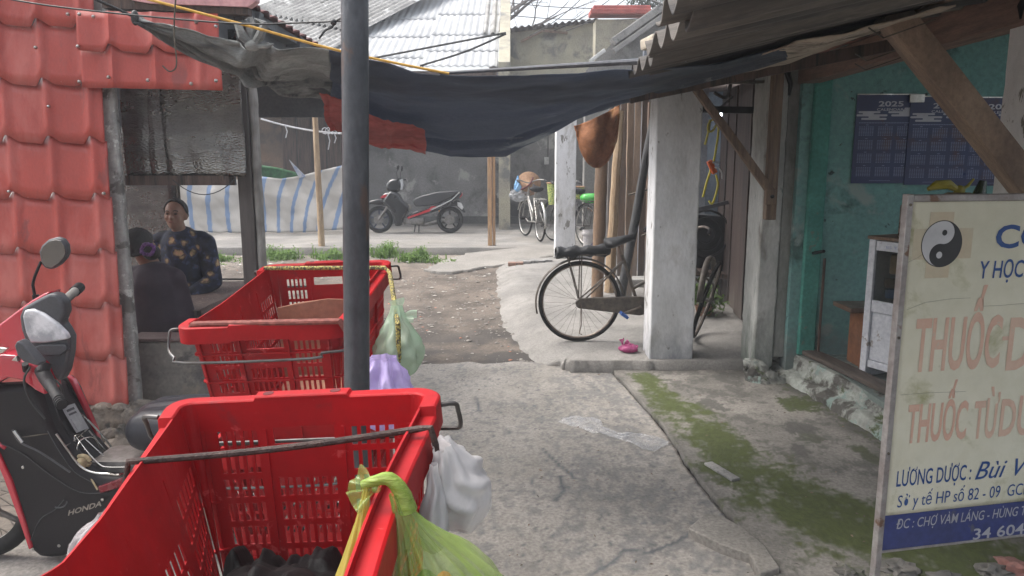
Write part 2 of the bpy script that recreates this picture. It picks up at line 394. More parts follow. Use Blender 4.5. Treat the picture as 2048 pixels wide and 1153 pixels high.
# back terrace (z .36)
def bmask(x, y):
    n = fbm(x*2, y*2, 2, 5); return (0, sstep(.15, .6, n+.6*sstep(16, 16.8, y))*.6, .3*sstep(-.1, .4, fbm(x, y, 9)))
sheet('back_terrace', [-16, -12, -9]+fr(-7.5, 1.6, .09)+[3, 6, 9], fr(11.78, 17.2, .09), lambda x, y: .36+.004*fbm(x*4, y*4), bmask, m_floor, lambda x, y: y > 11.8+.04*fbm(x*1.5, 2)+(.0 if x < .3 else -.0), .17)
rmp = [G(px, py, .2) for px, py in ((850, 542), (880, 528), (950, 512), (1010, 500), (1135, 500), (1135, 522), (1010, 532), (960, 538), (900, 545))]
def rin(x, y): return pin([(p.x, p.y) for p in rmp], x+.05*fbm(x*3, y*3), y+.08*fbm(y*3, x*3))
sheet('concrete_ramp', fr(-1.6, 1.2, .05), fr(9.8, 12.1, .05), lambda x, y: gz(y)+.03+.10*sstep(10.9, 11.8, y)*sstep(-1.0, .3, x), lambda x, y: (0, 0, .3), m_floor, rin, .08)

sheet('rubble_ground', fr(-5, -.9, .05), fr(2.95, 4.25, .05), lambda x, y: .022+.05*sstep(3.1, 3.8, y+.3*fbm(x*2, y*2))*sstep(-.9, -1.4, x+.2*fbm(y*3, x))+.02*max(0, fbm(x*6, y*6))*sstep(3.0, 3.4, y)-.02*(y < 3.1), lambda x, y: (0, .5*sstep(0, .4, fbm(x*3, y*3)), .3), m_dirt, None, 0)
# loose bits: stones on the dirt, litter on the slab (nobody could count them)
mb = MB()
rr = random.Random(3)
def stone(mb, c, r, rr, fl=.55):
    pts = []; n = 6
    R = Matrix.Rotation(rr.uniform(0, 6.3), 3, 'Z')
    vs = [V((0, 0, r*fl*.9))]+[R @ V((cos(a*2*pi/n)*r*rr.uniform(.7, 1.2), sin(a*2*pi/n)*r*rr.uniform(.6, 1), r*fl*rr.uniform(.0, .5))) for a in range(n)]
    mb.add([v+V(c) for v in vs], [(0, 1+i, 1+(i+1) % n) for i in range(n)]+[[1+i for i in range(n)][::-1]])
for k in range(5200):
    y = 5.9+6*rr.random()**1.2; x = rr.uniform(-4.5, porch_left(y)+.05)
    if y > 9.8 and rin(x, y): continue
    if fbm(x*.9, y*.9, 3) < -.12 and rr.random() < .7: continue
    mb.mi = 0 if rr.random() < .72 else (1 if rr.random() < .8 else 2)
    stone(mb, (x, y, dz_(x, y)), rr.choice((.006, .008, .011, .014, .02, .03))*rr.uniform(.7, 1.2)*(1 if mb.mi < 2 else .7), rr)
o = mb.build('gravel', [mat('stone_grey', (.20, .18, .155), (.13, .115, .10), scale=20, bump=0), mat('stone_pale', (.36, .34, .30), (.28, .25, .22), scale=20, bump=0), mat('brick_bits', (.36, .16, .10), (.28, .12, .08), scale=20, bump=0)], smooth=None)
tag(o, 'small stones and brick crumbs strewn over the packed dirt yard', 'gravel', kind='stuff')
mb = MB()
def leafbit(mb, c, r, rr, nz=.5):
    R = Matrix.Rotation(rr.uniform(0, 6.3), 3, 'Z'); a = r*rr.uniform(.25, .5)
    vs = [R @ V(p) for p in ((-r, 0, .001), (-r*.2, a, .004+r*.2*rr.random()), (r, 0, .002+r*.3*rr.random()), (0, -a, .002))]
    mb.add([v+V(c) for v in vs], [(0, 1, 2, 3)])
for k in range(420):
    y = rr.uniform(1.9, 5.9); x = rr.uniform(-.4, 2.1)
    if x > edge_x(y)-.02 and x < edge_x(y)+.03: continue
    if x > plinth_x(y)-.04: continue
    z = .030 if x < edge_x(y) else .055
    mb.mi = rr.choice((0, 0, 1)); 
    if rr.random() < .55: leafbit(mb, (x, y, z), rr.uniform(.004, .014), rr)
    else: stone(mb, (x, y, z-.002), rr.uniform(.002, .006), rr)
for k in range(60):
    p = G(rr.uniform(400, 1000), rr.uniform(512, 535), .22); mb.mi = 2; leafbit(mb, (p.x, p.y, gz(p.y)+.02), rr.uniform(.02, .05), rr)
o = mb.build('litter', [mat('dry_leaf', (.16, .10, .06), (.08, .055, .04), bump=0), mat('dark_bit', (.05, .04, .03), bump=0), mat('paper_scrap', (.55, .55, .53), bump=0)], smooth=None)
tag(o, 'dry leaf scraps and tiny paper bits scattered on the concrete', 'litter', kind='stuff')

# ------------------------------------------------------------ corrugated sheet helper
def corr(fn, U, Vv, pitch, amp, name, m, parent, res=10, rows=1, edge=.006, thick=.006, jag=0, group=None, seed=0):
    """fn(u, v, h) -> point; u across the waves (0..U), v along them (0..Vv), h height off the plane; one mesh per call"""
    n = int(U/pitch*res); mb = MB(); rq = random.Random(seed)
    for r in range(rows):
        v0, v1 = Vv*r/rows, Vv*(r+1)/rows+(.08 if r < rows-1 else 0)
        mb.grid(lambda a, b: fn(a*U, v0+(v1-v0)*b+jag*fbm(a*U*.7, r, seed), amp*sin(2*pi*a*U/pitch+r*.0)+(.014*(1-b))), n, 6)
    return mb.build(name, m, parent, smooth=True, solid=thick, offset=0, angle=60)

# ------------------------------------------------------------ back wall and far buildings
m_bwall = mat('stained_grey_plaster', (.22, .215, .21), (.13, .125, .12), scale=.9, stain=[((.075, .072, .07), 1.4, .50, .2), ((.32, .31, .29), 2.2, .58, .12)], bump=.3, bscale=30, grain=.2, lo=.3, hi=.7, detail=9)
M['bwall'] = m_bwall
BY = 16.6
t = thing('plaster_wall', 'long stained grey plaster wall at the back of the yard behind the parked bikes', 'wall', (0, BY, .36))
MB().b2((-3.4, BY, .36), (2.2, BY+.2, 3.3)).build('wall_face', m_bwall, t)
MB().b2((-3.4, BY-.06, .36), (2.2, BY-.002, .52)).build('skirting', mat('wall_foot', (.12, .12, .115), (.07, .07, .068), scale=3, bump=.3), t)
sw = thing('light_switch', 'small white switch box with cable on the grey wall above the bicycles', 'switch', PY(1093, 322, BY))
c = PY(1093, 322, BY); MB().box((c.x, BY-.02, c.z), (.10, .035, .16), None, .008).build('switch_box', mat('white_plastic', (.5, .5, .48), bump=0), sw, smooth=True)
MB().tube([(c.x+.03, BY-.012, c.z+.08), (c.x+.03, BY-.012, 3.2)], .012, 6).build('cable', M['wire'], sw)
# left back house: ochre wall with two dark wooden doors and a low roof
hs_ = thing('back_house', 'ochre house front with dark brown shutters beneath a low corrugated eave', 'house', (-5.5, BY, .36))
m_och = mat('ochre_plaster', (.20, .13, .085), (.13, .09, .065), scale=1.3, stain=((.08, .065, .055), 2, .55, .15), bump=.25)
MB().b2((-9, BY+.02, .36), (-3.405, BY+.2, 3.4)).build('wall', m_och, hs_)
for x0, x1, z0 in ((-5.05, -3.75, 1.18), (-7.7, -6.75, .36)):
    d = MB().b2((x0, BY-.05, z0), (x1, BY+.018, 2.85)).build('shutter', M['darkWood'], hs_, bevel=.01)
    mb = MB()
    for x in fr(x0, x1, (x1-x0)/4)[1:-1]: mb.b2((x-.012, BY-.062, z0+.03), (x+.012, BY-.051, 2.82))
    mb.build('batten', mat('batten', (.03, .022, .018), bump=0), hs_)
MB().b2((-9, BY-.5, 2.78), (-3.2, BY-.35, 2.93)).build('eave_beam', M['darkWood'], hs_)
corr(lambda u, v, h: V((-9+u, BY-.9+v*.97, 2.88+v*.22+h)), 6.0, 1.6, .16, .025, 'eave_sheet', mat('old_fibre_cement', (.22, .22, .22), (.15, .15, .15), scale=3), hs_)
# far roof: white fibre-cement, several overlapping courses, and weathered grey section
m_wroof = mat('white_corrugated_roof', (.40, .41, .42), (.32, .33, .34), scale=1.6, stretch=(1, .4, 1), rough=.8, bump=.1, bscale=30, grain=.08, stain=[((.42, .43, .42), 2.1, .62, .14), ((.36, .34, .32), 7, .74, .05)])
m_groof = mat('weathered_corrugated_roof', (.36, .355, .34), (.22, .215, .205), scale=2.2, rough=.9, bump=.4, bscale=25, grain=.3, stain=[((.60, .60, .58), 1.3, .60, .1), ((.12, .12, .11), 4, .64, .1)])
RY0 = 15.2; e0 = PY(560, 137, RY0); e1 = PY(995, 137, RY0); sl = .46
t = thing('white_roof_house', 'long low house under an overlapping white corrugated roof across the yard', 'house', ((e0.x+e1.x)/2, RY0, .36))
MB().b2((e0.x, BY+.21, .36), (e1.x-.1, BY+6, 3.5)).build('wall', M['bwall'], t)
MB().b2((e0.x, RY0+.03, e0.z-.14), (e1.x-.02, RY0+.12, e0.z-.05)).build('fascia', M['darkWood'], t)
cols_ = [(e0.x-.3, e0.x+2.85, 0), (e0.x+2.80, e1.x, .02)]
for ci, (xa, xb, dh) in enumerate(cols_):
    for r, (va, vb) in enumerate((((0, .62), (.55, 2.0), (1.92, 3.4), (3.3, 5.4)), ((0, 1.0), (.92, 2.1), (2.0, 3.7), (3.6, 5.4)))[ci]):
        corr(lambda u, v, h, xa=xa, va=va, dh=dh, r=r: V((xa+u+.004*fbm(u, v), RY0+va+v, e0.z+sl*(va+v)+h+dh+.0*r)), xb-xa, vb-va, .155, .013, 'roof_sheet', m_wroof, t, res=9, seed=r)
for (a, b) in (((e1.x-.30, .62), 2.0), ((e1.x-.30, 2.0), 3.4)): pass
corr(lambda u, v, h: V((e1.x-.36+u, RY0+2.0+v, e0.z+sl*(2.0+v)+h+.05)), .36, 3.0, .18, .035, 'edge_sheet', m_groof, t)
g0 = V((e0.x+1.30, RY0-.35, 0)); ga = rad(-27)
def gfn(u, v, h):
    x = u-2.6; y = v; X = x*cos(ga)-y*sin(ga); Yy = x*sin(ga)+y*cos(ga)
    return V((e0.x+.15+X, RY0+1.15+Yy, e0.z+sl*(1.15+Yy)+.09+h+.06*Yy))
corr(gfn, 3.3, 1.1, .16, .028, 'weathered_sheet', m_groof, t, res=9)
corr(lambda u, v, h: gfn(u+.1, v+1.0, h+.04), 3.2, 4, .16, .028, 'weathered_sheet', m_groof, t, res=9)
# end wall column right of the white roof, yellow wall with dark sheet roof
a, b = PY(985, 100, 15.1), PY(1016, 100, 15.1)
t2 = thing('end_gable_wall', 'narrow weathered plaster wall end closing the white corrugated roof', 'wall', (b.x, 15.1, .3))
m_old = mat('old_limewash', (.40, .37, .27), (.27, .25, .20), scale=1.4, stain=[((.15, .15, .14), 1.8, .55, .16), ((.42, .40, .32), 1.1, .62, .15)], bump=.35, grain=.2, detail=9)
MB().prism([(e1.x+.02, 15.05, .3), (e1.x+.02, 15.05, e0.z+.1), (e1.x+.02, 20, e0.z+2.6), (e1.x+.02, 20, .3)], (b.x-e1.x+.02, 0, 0)).build('wall', m_old, t2)
YW = 17.5
q = [PY(px, py, YW) for px, py in ((1005, 68), (1190, 48), (1215, 44))]
t3 = thing('yellow_wall_building', 'faded yellow limewashed wall beneath a dark corrugated roof edge', 'building', (1.5, YW, .3))
MB().prism([(q[0].x, YW, .3), (q[0].x, YW, q[0].z), (q[1].x, YW, q[1].z+.02), (q[1].x, YW, .3)], (0, .25, 0)).build('wall', m_old, t3)
def ywf(u, v, h): k = u/(q[1].x-q[0].x+.15); return V((q[0].x-.05+u, YW-.25+v, q[0].z+.05+(q[1].z-q[0].z)*k+v*.05+h))
corr(ywf, q[1].x-q[0].x+.15, 1.6, .15, .025, 'roof', mat('dark_tin', (.12, .09, .085), (.07, .055, .05), scale=4), t3)
MB().beam(PY(1042, 84, YW-.15), PY(1085, 62, YW-.15), .06, .05).build('batten', M['wood'], t3)
MB().beam(PY(1085, 62, YW-.12), PY(1135, 67, YW-.12), .06, .05).build('batten', M['wood'], t3)
# grey block with red coping, and the big gable with diagonal coping
GYw = 14.0
t4 = thing('coping_wall', 'stout grey plaster block topped by a red tiled coping', 'wall', (2.2, GYw+1, .3))
a, b = PY(1192, 36, GYw+1.5), PY(1300, 36, GYw+1.5)
MB().b2((a.x, GYw+1.5, .3), (b.x, GYw+2, a.z-.03)).build('wall', m_old, t4)
mb = MB(); mb.beam((a.x-.12, GYw+1.6, a.z+.10), (b.x, GYw+1.6, a.z+.10), .5, .10, bev=.02); mb.beam((a.x-.06, GYw+1.6, a.z+.19), (b.x, GYw+1.6, a.z+.19), .34, .08, bev=.02)
mb.build('coping', mat('red_coping', (.42, .10, .08), (.30, .07, .06), scale=4), t4)
t5 = thing('gable_house', 'grey plastered gable end with a sloping moulded coping and bare brick patches', 'house', (3, 12.6, .3))
m_gab = mat('gable_plaster', (.25, .24, .225), (.16, .155, .145), scale=1.2, stain=[((.36, .35, .33), 1.5, .58, .14), ((.28, .17, .11), 1.9, .66, .05), ((.10, .10, .095), 3, .66, .1)], bump=.45, grain=.25, detail=9)
gp = [PY(px, py, 12.6) for px, py in ((1172, 142), (1225, 86), (1300, 32), (1385, -25), (1500, -110))]
MB().prism([(gp[0].x, 12.6, .3)]+[p for p in gp]+[(gp[-1].x, 12.6, .3)], (0, .3, 0)).build('wall', m_gab, t5)
mb = MB(); mb.beam(gp[1], gp[4]+(gp[4]-gp[1])*.1, .30, .12, bev=.015); mb.beam(gp[1]+V((0, -.16, -.16)), gp[4]+V((0, -.16, -.16)), .10, .08, bev=.01)
mb.build('coping', M['concrete'], t5)
cr = MB(); 
for k in range(7):
    p = PY(1182+k*4.2, 122-k*3.2, 12.45); cr.box(p, (.05, .10, .06), RY(-30), .01)
cr.build('broken_tile_edge', mat('lime', (.6, .6, .58), bump=0), t5)
# overhead wires and a bare tree, foliage
for i, (A, B, s_) in enumerate((((1010, 5), (1330, 12), 19), ((1010, 30), (1330, 34), 19), ((1180, -20), (1075, 60), 16), ((1245, -20), (1115, 55), 16), ((1275, -20), (1150, 52), 15))):
    a, b = PY(*A, s_+.5*i), PY(*B, s_+.5*i)
    if i > 1: d = (b-a); b = a+d*1.15
    o = MB().tube([a+(b-a)*k/8+V((0, 0, -.10*4*(k/8)*(1-k/8))) for k in range(9)], .010, 5).build('overhead_wire', M['cable'])
    tag(o, ['topmost level wire crossing the patch of sky', 'lower level wire crossing the patch of sky', 'leftmost slanting wire over the dark roof edge', 'middle slanting wire over the dark roof edge', 'rightmost slanting wire above the red coping'][i], 'wire', 'overhead wires in the sky')
tr = thing('bare_tree', 'leafless tree with spreading thin branches behind the white roof', 'tree', PY(985, 60, 22)*1)
trl = V(tr.location); tk = MB(); rb = random.Random(11)
def branch(mb, p, d, r, L, n):
    pts = [p]; rs = [r]
    for k in range(5):
        d = (d+V((rb.uniform(-.25, .25), rb.uniform(-.2, .2), rb.uniform(-.12, .18)))).normalized(); p = p+d*L/5; pts.append(p); rs.append(r*(1-.12*(k+1)))
    mb.tube(pts, rs, 5)
    if n:
        for k in range(3 if n > 1 else 4):
            i = rb.randint(2, 5); dd = (d+V((rb.uniform(-1, 1), rb.uniform(-.4, .4), rb.uniform(-.35, .8)))).normalized(); branch(mb, pts[i], dd, rs[i]*.62, L*.66, n-1)
m_bark = mat('grey_bark', (.14, .12, .11), (.09, .08, .075), bump=.3)
MB().tube([(trl.x, trl.y, .3), (trl.x+.1, trl.y, 2), trl-V((0, 0, 0))], [.2, .16, .12], 8).build('trunk', m_bark, tr)
for dd in ((.9, 0, .35), (.5, 0, .9), (1, .1, .05), (.75, -.1, .6), (.95, 0, -.12)): branch(tk, trl, V(dd).normalized(), .06, 1.9, 3)
tk.build('crown', m_bark, tr)
def leafcloud(mb, c, R, n, rr, ls=.05, flat=1):
    for k in range(n):
        d = V((rr.gauss(0, 1), rr.gauss(0, 1), rr.gauss(0, 1))).normalized()*R*rr.random()**.4; p = V(c)+V((d.x, d.y, d.z*flat))
        a = V((rr.uniform(-1, 1), rr.uniform(-1, 1), rr.uniform(-1, 1))).normalized()*ls*rr.uniform(.6, 1.3); b = a.orthogonal().normalized()*ls*.35
        mb.add([p-a, p+b, p+a, p-b], [(0, 1, 2, 3)])
m_leaf = mat('green_leaves', (.09, .15, .03), (.05, .09, .02), scale=20, transl=.3, bump=0)
m_leafd = mat('dark_leaves', (.045, .065, .02), (.028, .042, .014), scale=20, transl=.25, bump=0)
ft = thing('leafy_tree', 'leafy treetop peeking above the red coping in the sky', 'tree', (3.6, 21, .3)); p = PY(1290, 8, 21)
mb = MB(); rr2 = random.Random(5)
for k in range(9): leafcloud(mb, p+V((rr2.uniform(-.5, .6), rr2.uniform(-.4, .4), rr2.uniform(-.4, .7))), .28, 90, rr2, .07)
mb.build('crown', m_leafd, ft); MB().tube([(p.x+.3, 21, .3), (p.x+.2, 21, 3), p], [.14, .1, .05], 8).build('trunk', m_bark, ft)
# ------------------------------------------------------------ left stall: tile-profile steel wall, posts, foil, low wall, roof
m_tile = mat('red_tile_sheet', (.40, .058, .042), (.33, .047, .034), scale=2.5, rough=.45, bump=.12, bscale=90, grain=.08, stain=[((.44, .115, .095), 1.6, .50, .22), ((.24, .05, .042), 3, .62, .10), ((.55, .32, .29), 22, .78, .03)], spec=.45, stretch=(1.6, 1, .6))
def crest(u, p=.227):
    t = (u/p) % 1.0
    if t < .19: return sstep(-.01, .19, t)
    if t < .50: return 1-.80*sstep(.19, .50, t)
    return .20*(1-(t-.50)/.50)
def ridge(u, p=.227):
    t = ((u/p) % 1.0)-.20; t = t if t < .6 else t-1
    return math.exp(-(t/.095)**2)+.20*max(0, 1-max(0, t)/.76)*(t > 0)
def tile_sheet(x0, x1, z0, z1, Y, name, parent, m, row=.30, ph=0, zph=0, slope=.0, dent=0):
    n = int((x1-x0)/.0125); mb = MB(); z = z0
    rows = []; zz = zph
    while zz > z0: zz -= row
    while zz < z1: rows.append((max(zz, z0), min(zz+row, z1), zz)); zz += row
    for a, b, base in rows:
        def fn(s_, t_, a=a, b=b, base=base):
            x = x0+(x1-x0)*s_; c = crest(x-x0+ph); lo = a if a > base+1e-6 else a+.045*c+.0; hi = b if b < base+row-1e-6 else b+.045*c+.010
            if hi > z1: hi = z1
            z_ = lo+(hi-lo)*t_+slope*(x-x0)
            ov = .021*(1-min(1, (z_-slope*(x-x0)-base)/row))
            dd = dent*.010*max(0, fbm(x*6, z_*5, 3))
            return V((x, Y-.019*ridge(x-x0+ph)-ov-.004+dd, z_))
        mb.grid(fn, n, 5)
    return mb.build(name, m, parent, smooth=True, solid=.003, offset=1, angle=55)
WY = 4.10
wl = thing('tile_sheet_wall', 'red steel tile-profile sheet wall beside the stall opening', 'wall', (-2.6, WY, .1))
zb = PY(200, 820, WY).z; xr = PY(243, 600, WY).x
rowz = PY(120, 712, WY).z
tile_sheet(-4.3, xr, zb, 2.95, WY, 'tile_sheet', wl, m_tile, row=.302, ph=.06, zph=rowz, slope=-.012, dent=1)
xl2, xr2 = PY(160, 100, WY-.06).x, PY(441, 100, WY-.06).x
tile_sheet(xl2, xr2, PY(300, 176, WY-.06).z, PY(300, 22, WY-.06).z, WY-.055, 'upper_tile_sheet', wl, m_tile, row=.302, ph=.10, zph=PY(300, 106, WY-.06).z, slope=-.02, dent=1)
mb = MB(); rs_ = random.Random(4)
for px, py in ((142, 31), (165, 31), (193, 36), (397, 47), (436, 55), (223, 156), (301, 162), (387, 169), (436, 163), (165, 165), (78, 97), (162, 95), (213, 387), (104, 214), (25, 383)):
    p = PY(px, py, WY-.06 if px > 150 and py < 180 else WY-.01); mb.lathe([(.010, 0), (.010, .006), (.005, .012), (0, .013)], p+V((0, .004-.03, 0)), RX(90), 8)
mb.build('screws', M['chrome'], wl, smooth=True, kind='stuff')
m_rub = mat('rubble_masonry', (.17, .135, .105), (.09, .075, .062), scale=5, bump=.8, bscale=18, grain=.35, stain=((.05, .045, .04), 4, .58, .08), bdist=.02)
lw = thing('rubble_base_wall', 'crumbling brown rubble wall under the red sheet wall', 'wall', (-2.8, 4.3, 0))
mb = MB().grid(lambda a, b: V((-4.3+2.5*a, 4.14-.022*fbm(a*9, b*2, 2)-.010*fbm(a*45, b*10)-.10*(1-b)**3, zb*1.15*b)), 90, 16)
mb.build('masonry', m_rub, lw, smooth=True, solid=.12, offset=-1)
mb = MB(); rz = random.Random(8)
for k in range(26): c = (rz.uniform(-3.2, -1.7), rz.uniform(3.85, 4.08), .03); mb.ell(c, (rz.uniform(.012, .035), rz.uniform(.012, .03), rz.uniform(.01, .02)), RZ(rz.uniform(0, 180)), 7, 5)
mb.build('fallen_stones', m_rub, lw, kind='stuff')
# concrete post
def jagpost(name, m, parent, x0, x1, y0, y1, z0, z1, j=.006, step=.05, seed=0):
    n = int((z1-z0)/step); mb = MB(); vs = []; fs = []
    for i in range(n+1):
        z = z0+(z1-z0)*i/n
        for k, (x, y) in enumerate(((x0, y0), (x1, y0), (x1, y1), (x0, y1))):
            vs.append((x+j*fbm(z*9, k*5+seed), y+j*fbm(z*9, k*5+2.5+seed), z))
    for i in range(n):
        for k in range(4): k2 = (k+1) % 4; fs.append((i*4+k, i*4+k2, i*4+4+k2, i*4+4+k))
    fs += [(0, 3, 2, 1), (n*4, n*4+1, n*4+2, n*4+3)]
    mb.add(vs, fs); return mb.build(name, m, parent, smooth=True, bevel=.012, angle=50)
a, b = PY(222, 300, WY+.02), PY(243, 300, WY+.02)
o = jagpost('concrete_post', mat('speckled_concrete', (.34, .33, .31), (.23, .225, .21), scale=7, bump=.4, stain=[((.50, .50, .47), 18, .63, .04), ((.12, .11, .10), 6, .60, .08)]), None, xr-.07, xr+.040, WY+.03, WY+.075, 0, 2.75, .006)
tag(o, 'rough grey concrete post between the red sheet wall and the stall', 'post')
P2X = PY(503, 400, 4.5).x
t = thing('timber_post', 'dark square timber post with its lit edge coloured pale at the stall corner', 'post', (P2X, 4.5, 0))
MB().b2((P2X-.06, 4.45, 0), (P2X+.025, 4.55, 2.6)).build('shaft', mat('brown_grey_post', (.105, .09, .082), (.075, .063, .058), scale=5, stretch=(4, 4, .5)), t, bevel=.006)
jagpost('lit_edge', mat('lit_edge_pale', (.30, .285, .26), (.18, .165, .15), scale=10), t, P2X+.027, P2X+.062, 4.46, 4.54, 0, 2.55, .006)  # paler strip puts the light on the post's edge into colour
# low wall of the stall
t = thing('stall_low_wall', 'low stained concrete wall under the stall opening', 'wall', (-1.9, 4.4, 0))
lz = PY(330, 682, 4.30).z
m_lw = mat('low_wall_plaster', (.20, .18, .155), (.12, .11, .10), scale=3, stain=[((.07, .065, .06), 3.5, .56, .1), ((.26, .22, .16), 2, .62, .1)], bump=.4, grain=.2, detail=9)
MB().b2((xr-.08, 4.28, 0), (P2X-.062, 4.42, lz)).build('wall_face', m_lw, t, bevel=.01)
MB().b2((xr-.08, 4.262, lz+.002), (P2X-.062, 4.44, lz+.022)).build('ledge', mat('maroon_ledge', (.10, .06, .055), bump=.1), t, bevel=.005)
# foil insulation screen and its beam
m_foil = mat('foil_insulation', (.20, .195, .18), (.11, .105, .10), scale=3, rough=.27, metal=1, bump=.0, grain=.05)
nt = m_foil.node_tree; P_ = nt.nodes['Principled BSDF']; vo = NN(nt, 'TexVoronoi'); vo.inputs['Scale'].default_value = 95
mpn = [n for n in nt.nodes if n.type == 'MAPPING'][0]; mpn.inputs['Scale'].default_value = (.6, 1, 1.3)
bn = NN(nt, 'Bump'); bn.inputs['Strength'].default_value = .9; bn.inputs['Distance'].default_value = .004; nt.links.new(mpn.outputs[0], vo.inputs['Vector']); nt.links.new(vo.outputs[0], bn.inputs['Height']); nt.links.new(bn.outputs[0], P_.inputs['Normal'])
FY = 4.34; fa, fb, fc = PY(238, 178, FY), PY(482, 178, FY), PY(482, 350, FY)
t = thing('foil_screen', 'crinkled silver foil insulation sheet hung over the stall opening', 'screen', ((fa.x+fb.x)/2, FY, 1.6))
def foilf(a, b):
    x = fa.x+(fb.x-fa.x)*a; z = fc.z-.01+(2.45-fc.z)*b
    return V((x, FY+.03*fbm(a*3, b*2, 5)+.018*math.exp(-((a-.34+.05*b)/.03)**2)+.012*math.exp(-((a-.2-.05*b)/.02)**2), z))
MB().grid(foilf, 60, 30).build('foil', m_foil, t, smooth=True, solid=.004)
MB().b2((fa.x, FY-.02, fc.z-.06), (P2X-.062, FY+.07, fc.z-.005)).build('rail', M['darkWood'], t)
MB().grid(lambda a, b: V((-3.85+1.02*a, 6.3+.01*fbm(a*4, b*4), .5+1.5*b)), 12, 12).build('side_foil', m_foil, t, smooth=True, solid=.004)
MB().tube([(-2.82, 6.3, .1), (-2.82, 6.3, 2.1)], .016, 6).build('side_pole', M['rust'], t)
mb = MB(); pa, pb = PY(345, 360, FY-.03), PY(468, 360, FY-.03)
mb.tube([pa+(pb-pa)*k/12+V((0, 0, -.085*4*(k/12)*(1-k/12))) for k in range(13)], .003, 5)
mb.build('hanging_cord', M['cable'], t)
# stall roof seen from under its right eave
t = thing('stall_roof', 'dark stall roof with a jagged tile-sheet eave receding to the left', 'roof', (-2.6, 5.2, 2.6))
ex, ez = -1.50, 2.59
m_under = mat('roof_underside', (.115, .125, .13), (.08, .085, .09), scale=2, rough=.7)
mb = MB(); n = 150
def rfn(a, b):
    y = 4.12+2.75*b; x = ex-3.2*a; k = ((y*6.2) % 1.0)
    return V((x+(.02*abs(sin(y*19)) if a == 0 else 0), y, ez+.018*abs(sin(y*19))+.24*(ex-x)))
mb.grid(rfn, 6, n).build('roof_sheet', [mat('maroon_sheet', (.16, .05, .045), (.10, .045, .042), scale=4)], t, smooth=False, solid=.012)
MB().prism([(ex-.02, 6.8, ez-.01), (ex-.02, 4.2, ez-.01), (ex-.30, 4.2, ez-.03), (ex-.30, 6.8, ez-.03)], (0, 0, -.05)).build('eave_board', m_under, t)
for yy in (4.62, 5.5, 6.6): MB().beam((ex, yy, ez-.06), (-4.2, yy, ez+.52), .08, .10).build('rafter', m_under, t)
MB().prism([(ex-.03, 6.75, ez-.05), (-4.2, 6.75, ez+.5), (-4.2, 6.75, 1.5), (-2.5, 6.75, 1.5), (-2.5, 6.75, 2.1), (ex-.03, 6.75, 2.1)], (0, .03, 0)).build('rear_panel', m_under, t)
MB().prism([(ex-.10, 4.2, ez-.06), (ex-.10, 4.2, 2.25), (ex-.10, 6.7, 2.25), (ex-.10, 6.7, ez-.06)], (-.03, 0, 0)).build('side_board', m_under, t)
MB().prism([PY(255, -20, 4.02), PY(262, 0, 4.02), PY(300, 7, 4.02), PY(496, 14, 4.02), PY(512, 2, 4.02), PY(512, -30, 4.02)], (0, .06, 0)).build('pink_flashing', mat('pink_flashing', (.62, .32, .32), (.5, .25, .25), rough=.5), t)
MB().beam(PY(210, 8, 4.07), PY(500, 22, 4.07), .06, .05).build('gable_batten', M['darkWood'], t)
# table with brown quilted cloth
t = thing('stall_table', 'low wide table under a brown patterned cloth in the stall', 'table', (-2.0, 5.2, 0))
m_cloth = mat('brown_quilt', (.115, .075, .06), (.085, .055, .047), scale=5, rough=.9, bump=.2, bscale=22)
nt = m_cloth.node_tree; ck = NN(nt, 'TexWave'); ck.inputs['Scale'].default_value = 9; ck.inputs['Distortion'].default_value = 3; ck.bands_direction = 'DIAGONAL'
x_ = NN(nt, 'Mix', data_type='RGBA'); P_ = nt.nodes['Principled BSDF']; s0 = P_.inputs['Base Color'].links[0].from_socket
mr = NN(nt, 'MapRange'); mr.inputs['From Min'].default_value = .9; nt.links.new(ck.outputs[1], mr.inputs[0]); nt.links.new(mr.outputs[0], x_.inputs[0]); nt.links.new(s0, x_.inputs[6]); x_.inputs[7].default_value = (.20, .14, .12, 1); nt.links.new(x_.outputs[2], P_.inputs['Base Color'])
tx0, tx1 = -2.75, PY(488, 570, 5.9).x+.12
MB().b2((tx0, 4.75, .70), (tx1-.02, 5.92, .745)).build('tabletop', M['darkWood'], t)
def clothf(a, b):
    x = tx0-.01+(tx1-tx0+.02)*a; y = 4.74+1.2*b; return V((x, y, .752+.006*fbm(x*4, y*4)))
MB().grid(clothf, 40, 30).build('cloth_top', m_cloth, t, smooth=True, solid=.004)
MB().grid(lambda a, b: V((tx1+.012+.006*sin(a*30)+.01*b, 4.74+1.2*a, .75-.22*b)), 40, 6).build('cloth_drop', m_cloth, t, smooth=True, solid=.004)
for x in (tx0+.08, tx1-.1):
    for y in (4.85, 5.8): MB().b2((x-.03, y-.03, 0), (x+.03, y+.03, .70)).build('leg', M['darkWood'], t)
MB().tube([(tx0, 5.96, .765), (tx1+.05, 5.96, .765)], .008, 6).build('edge_pipe', M['cable'], t)

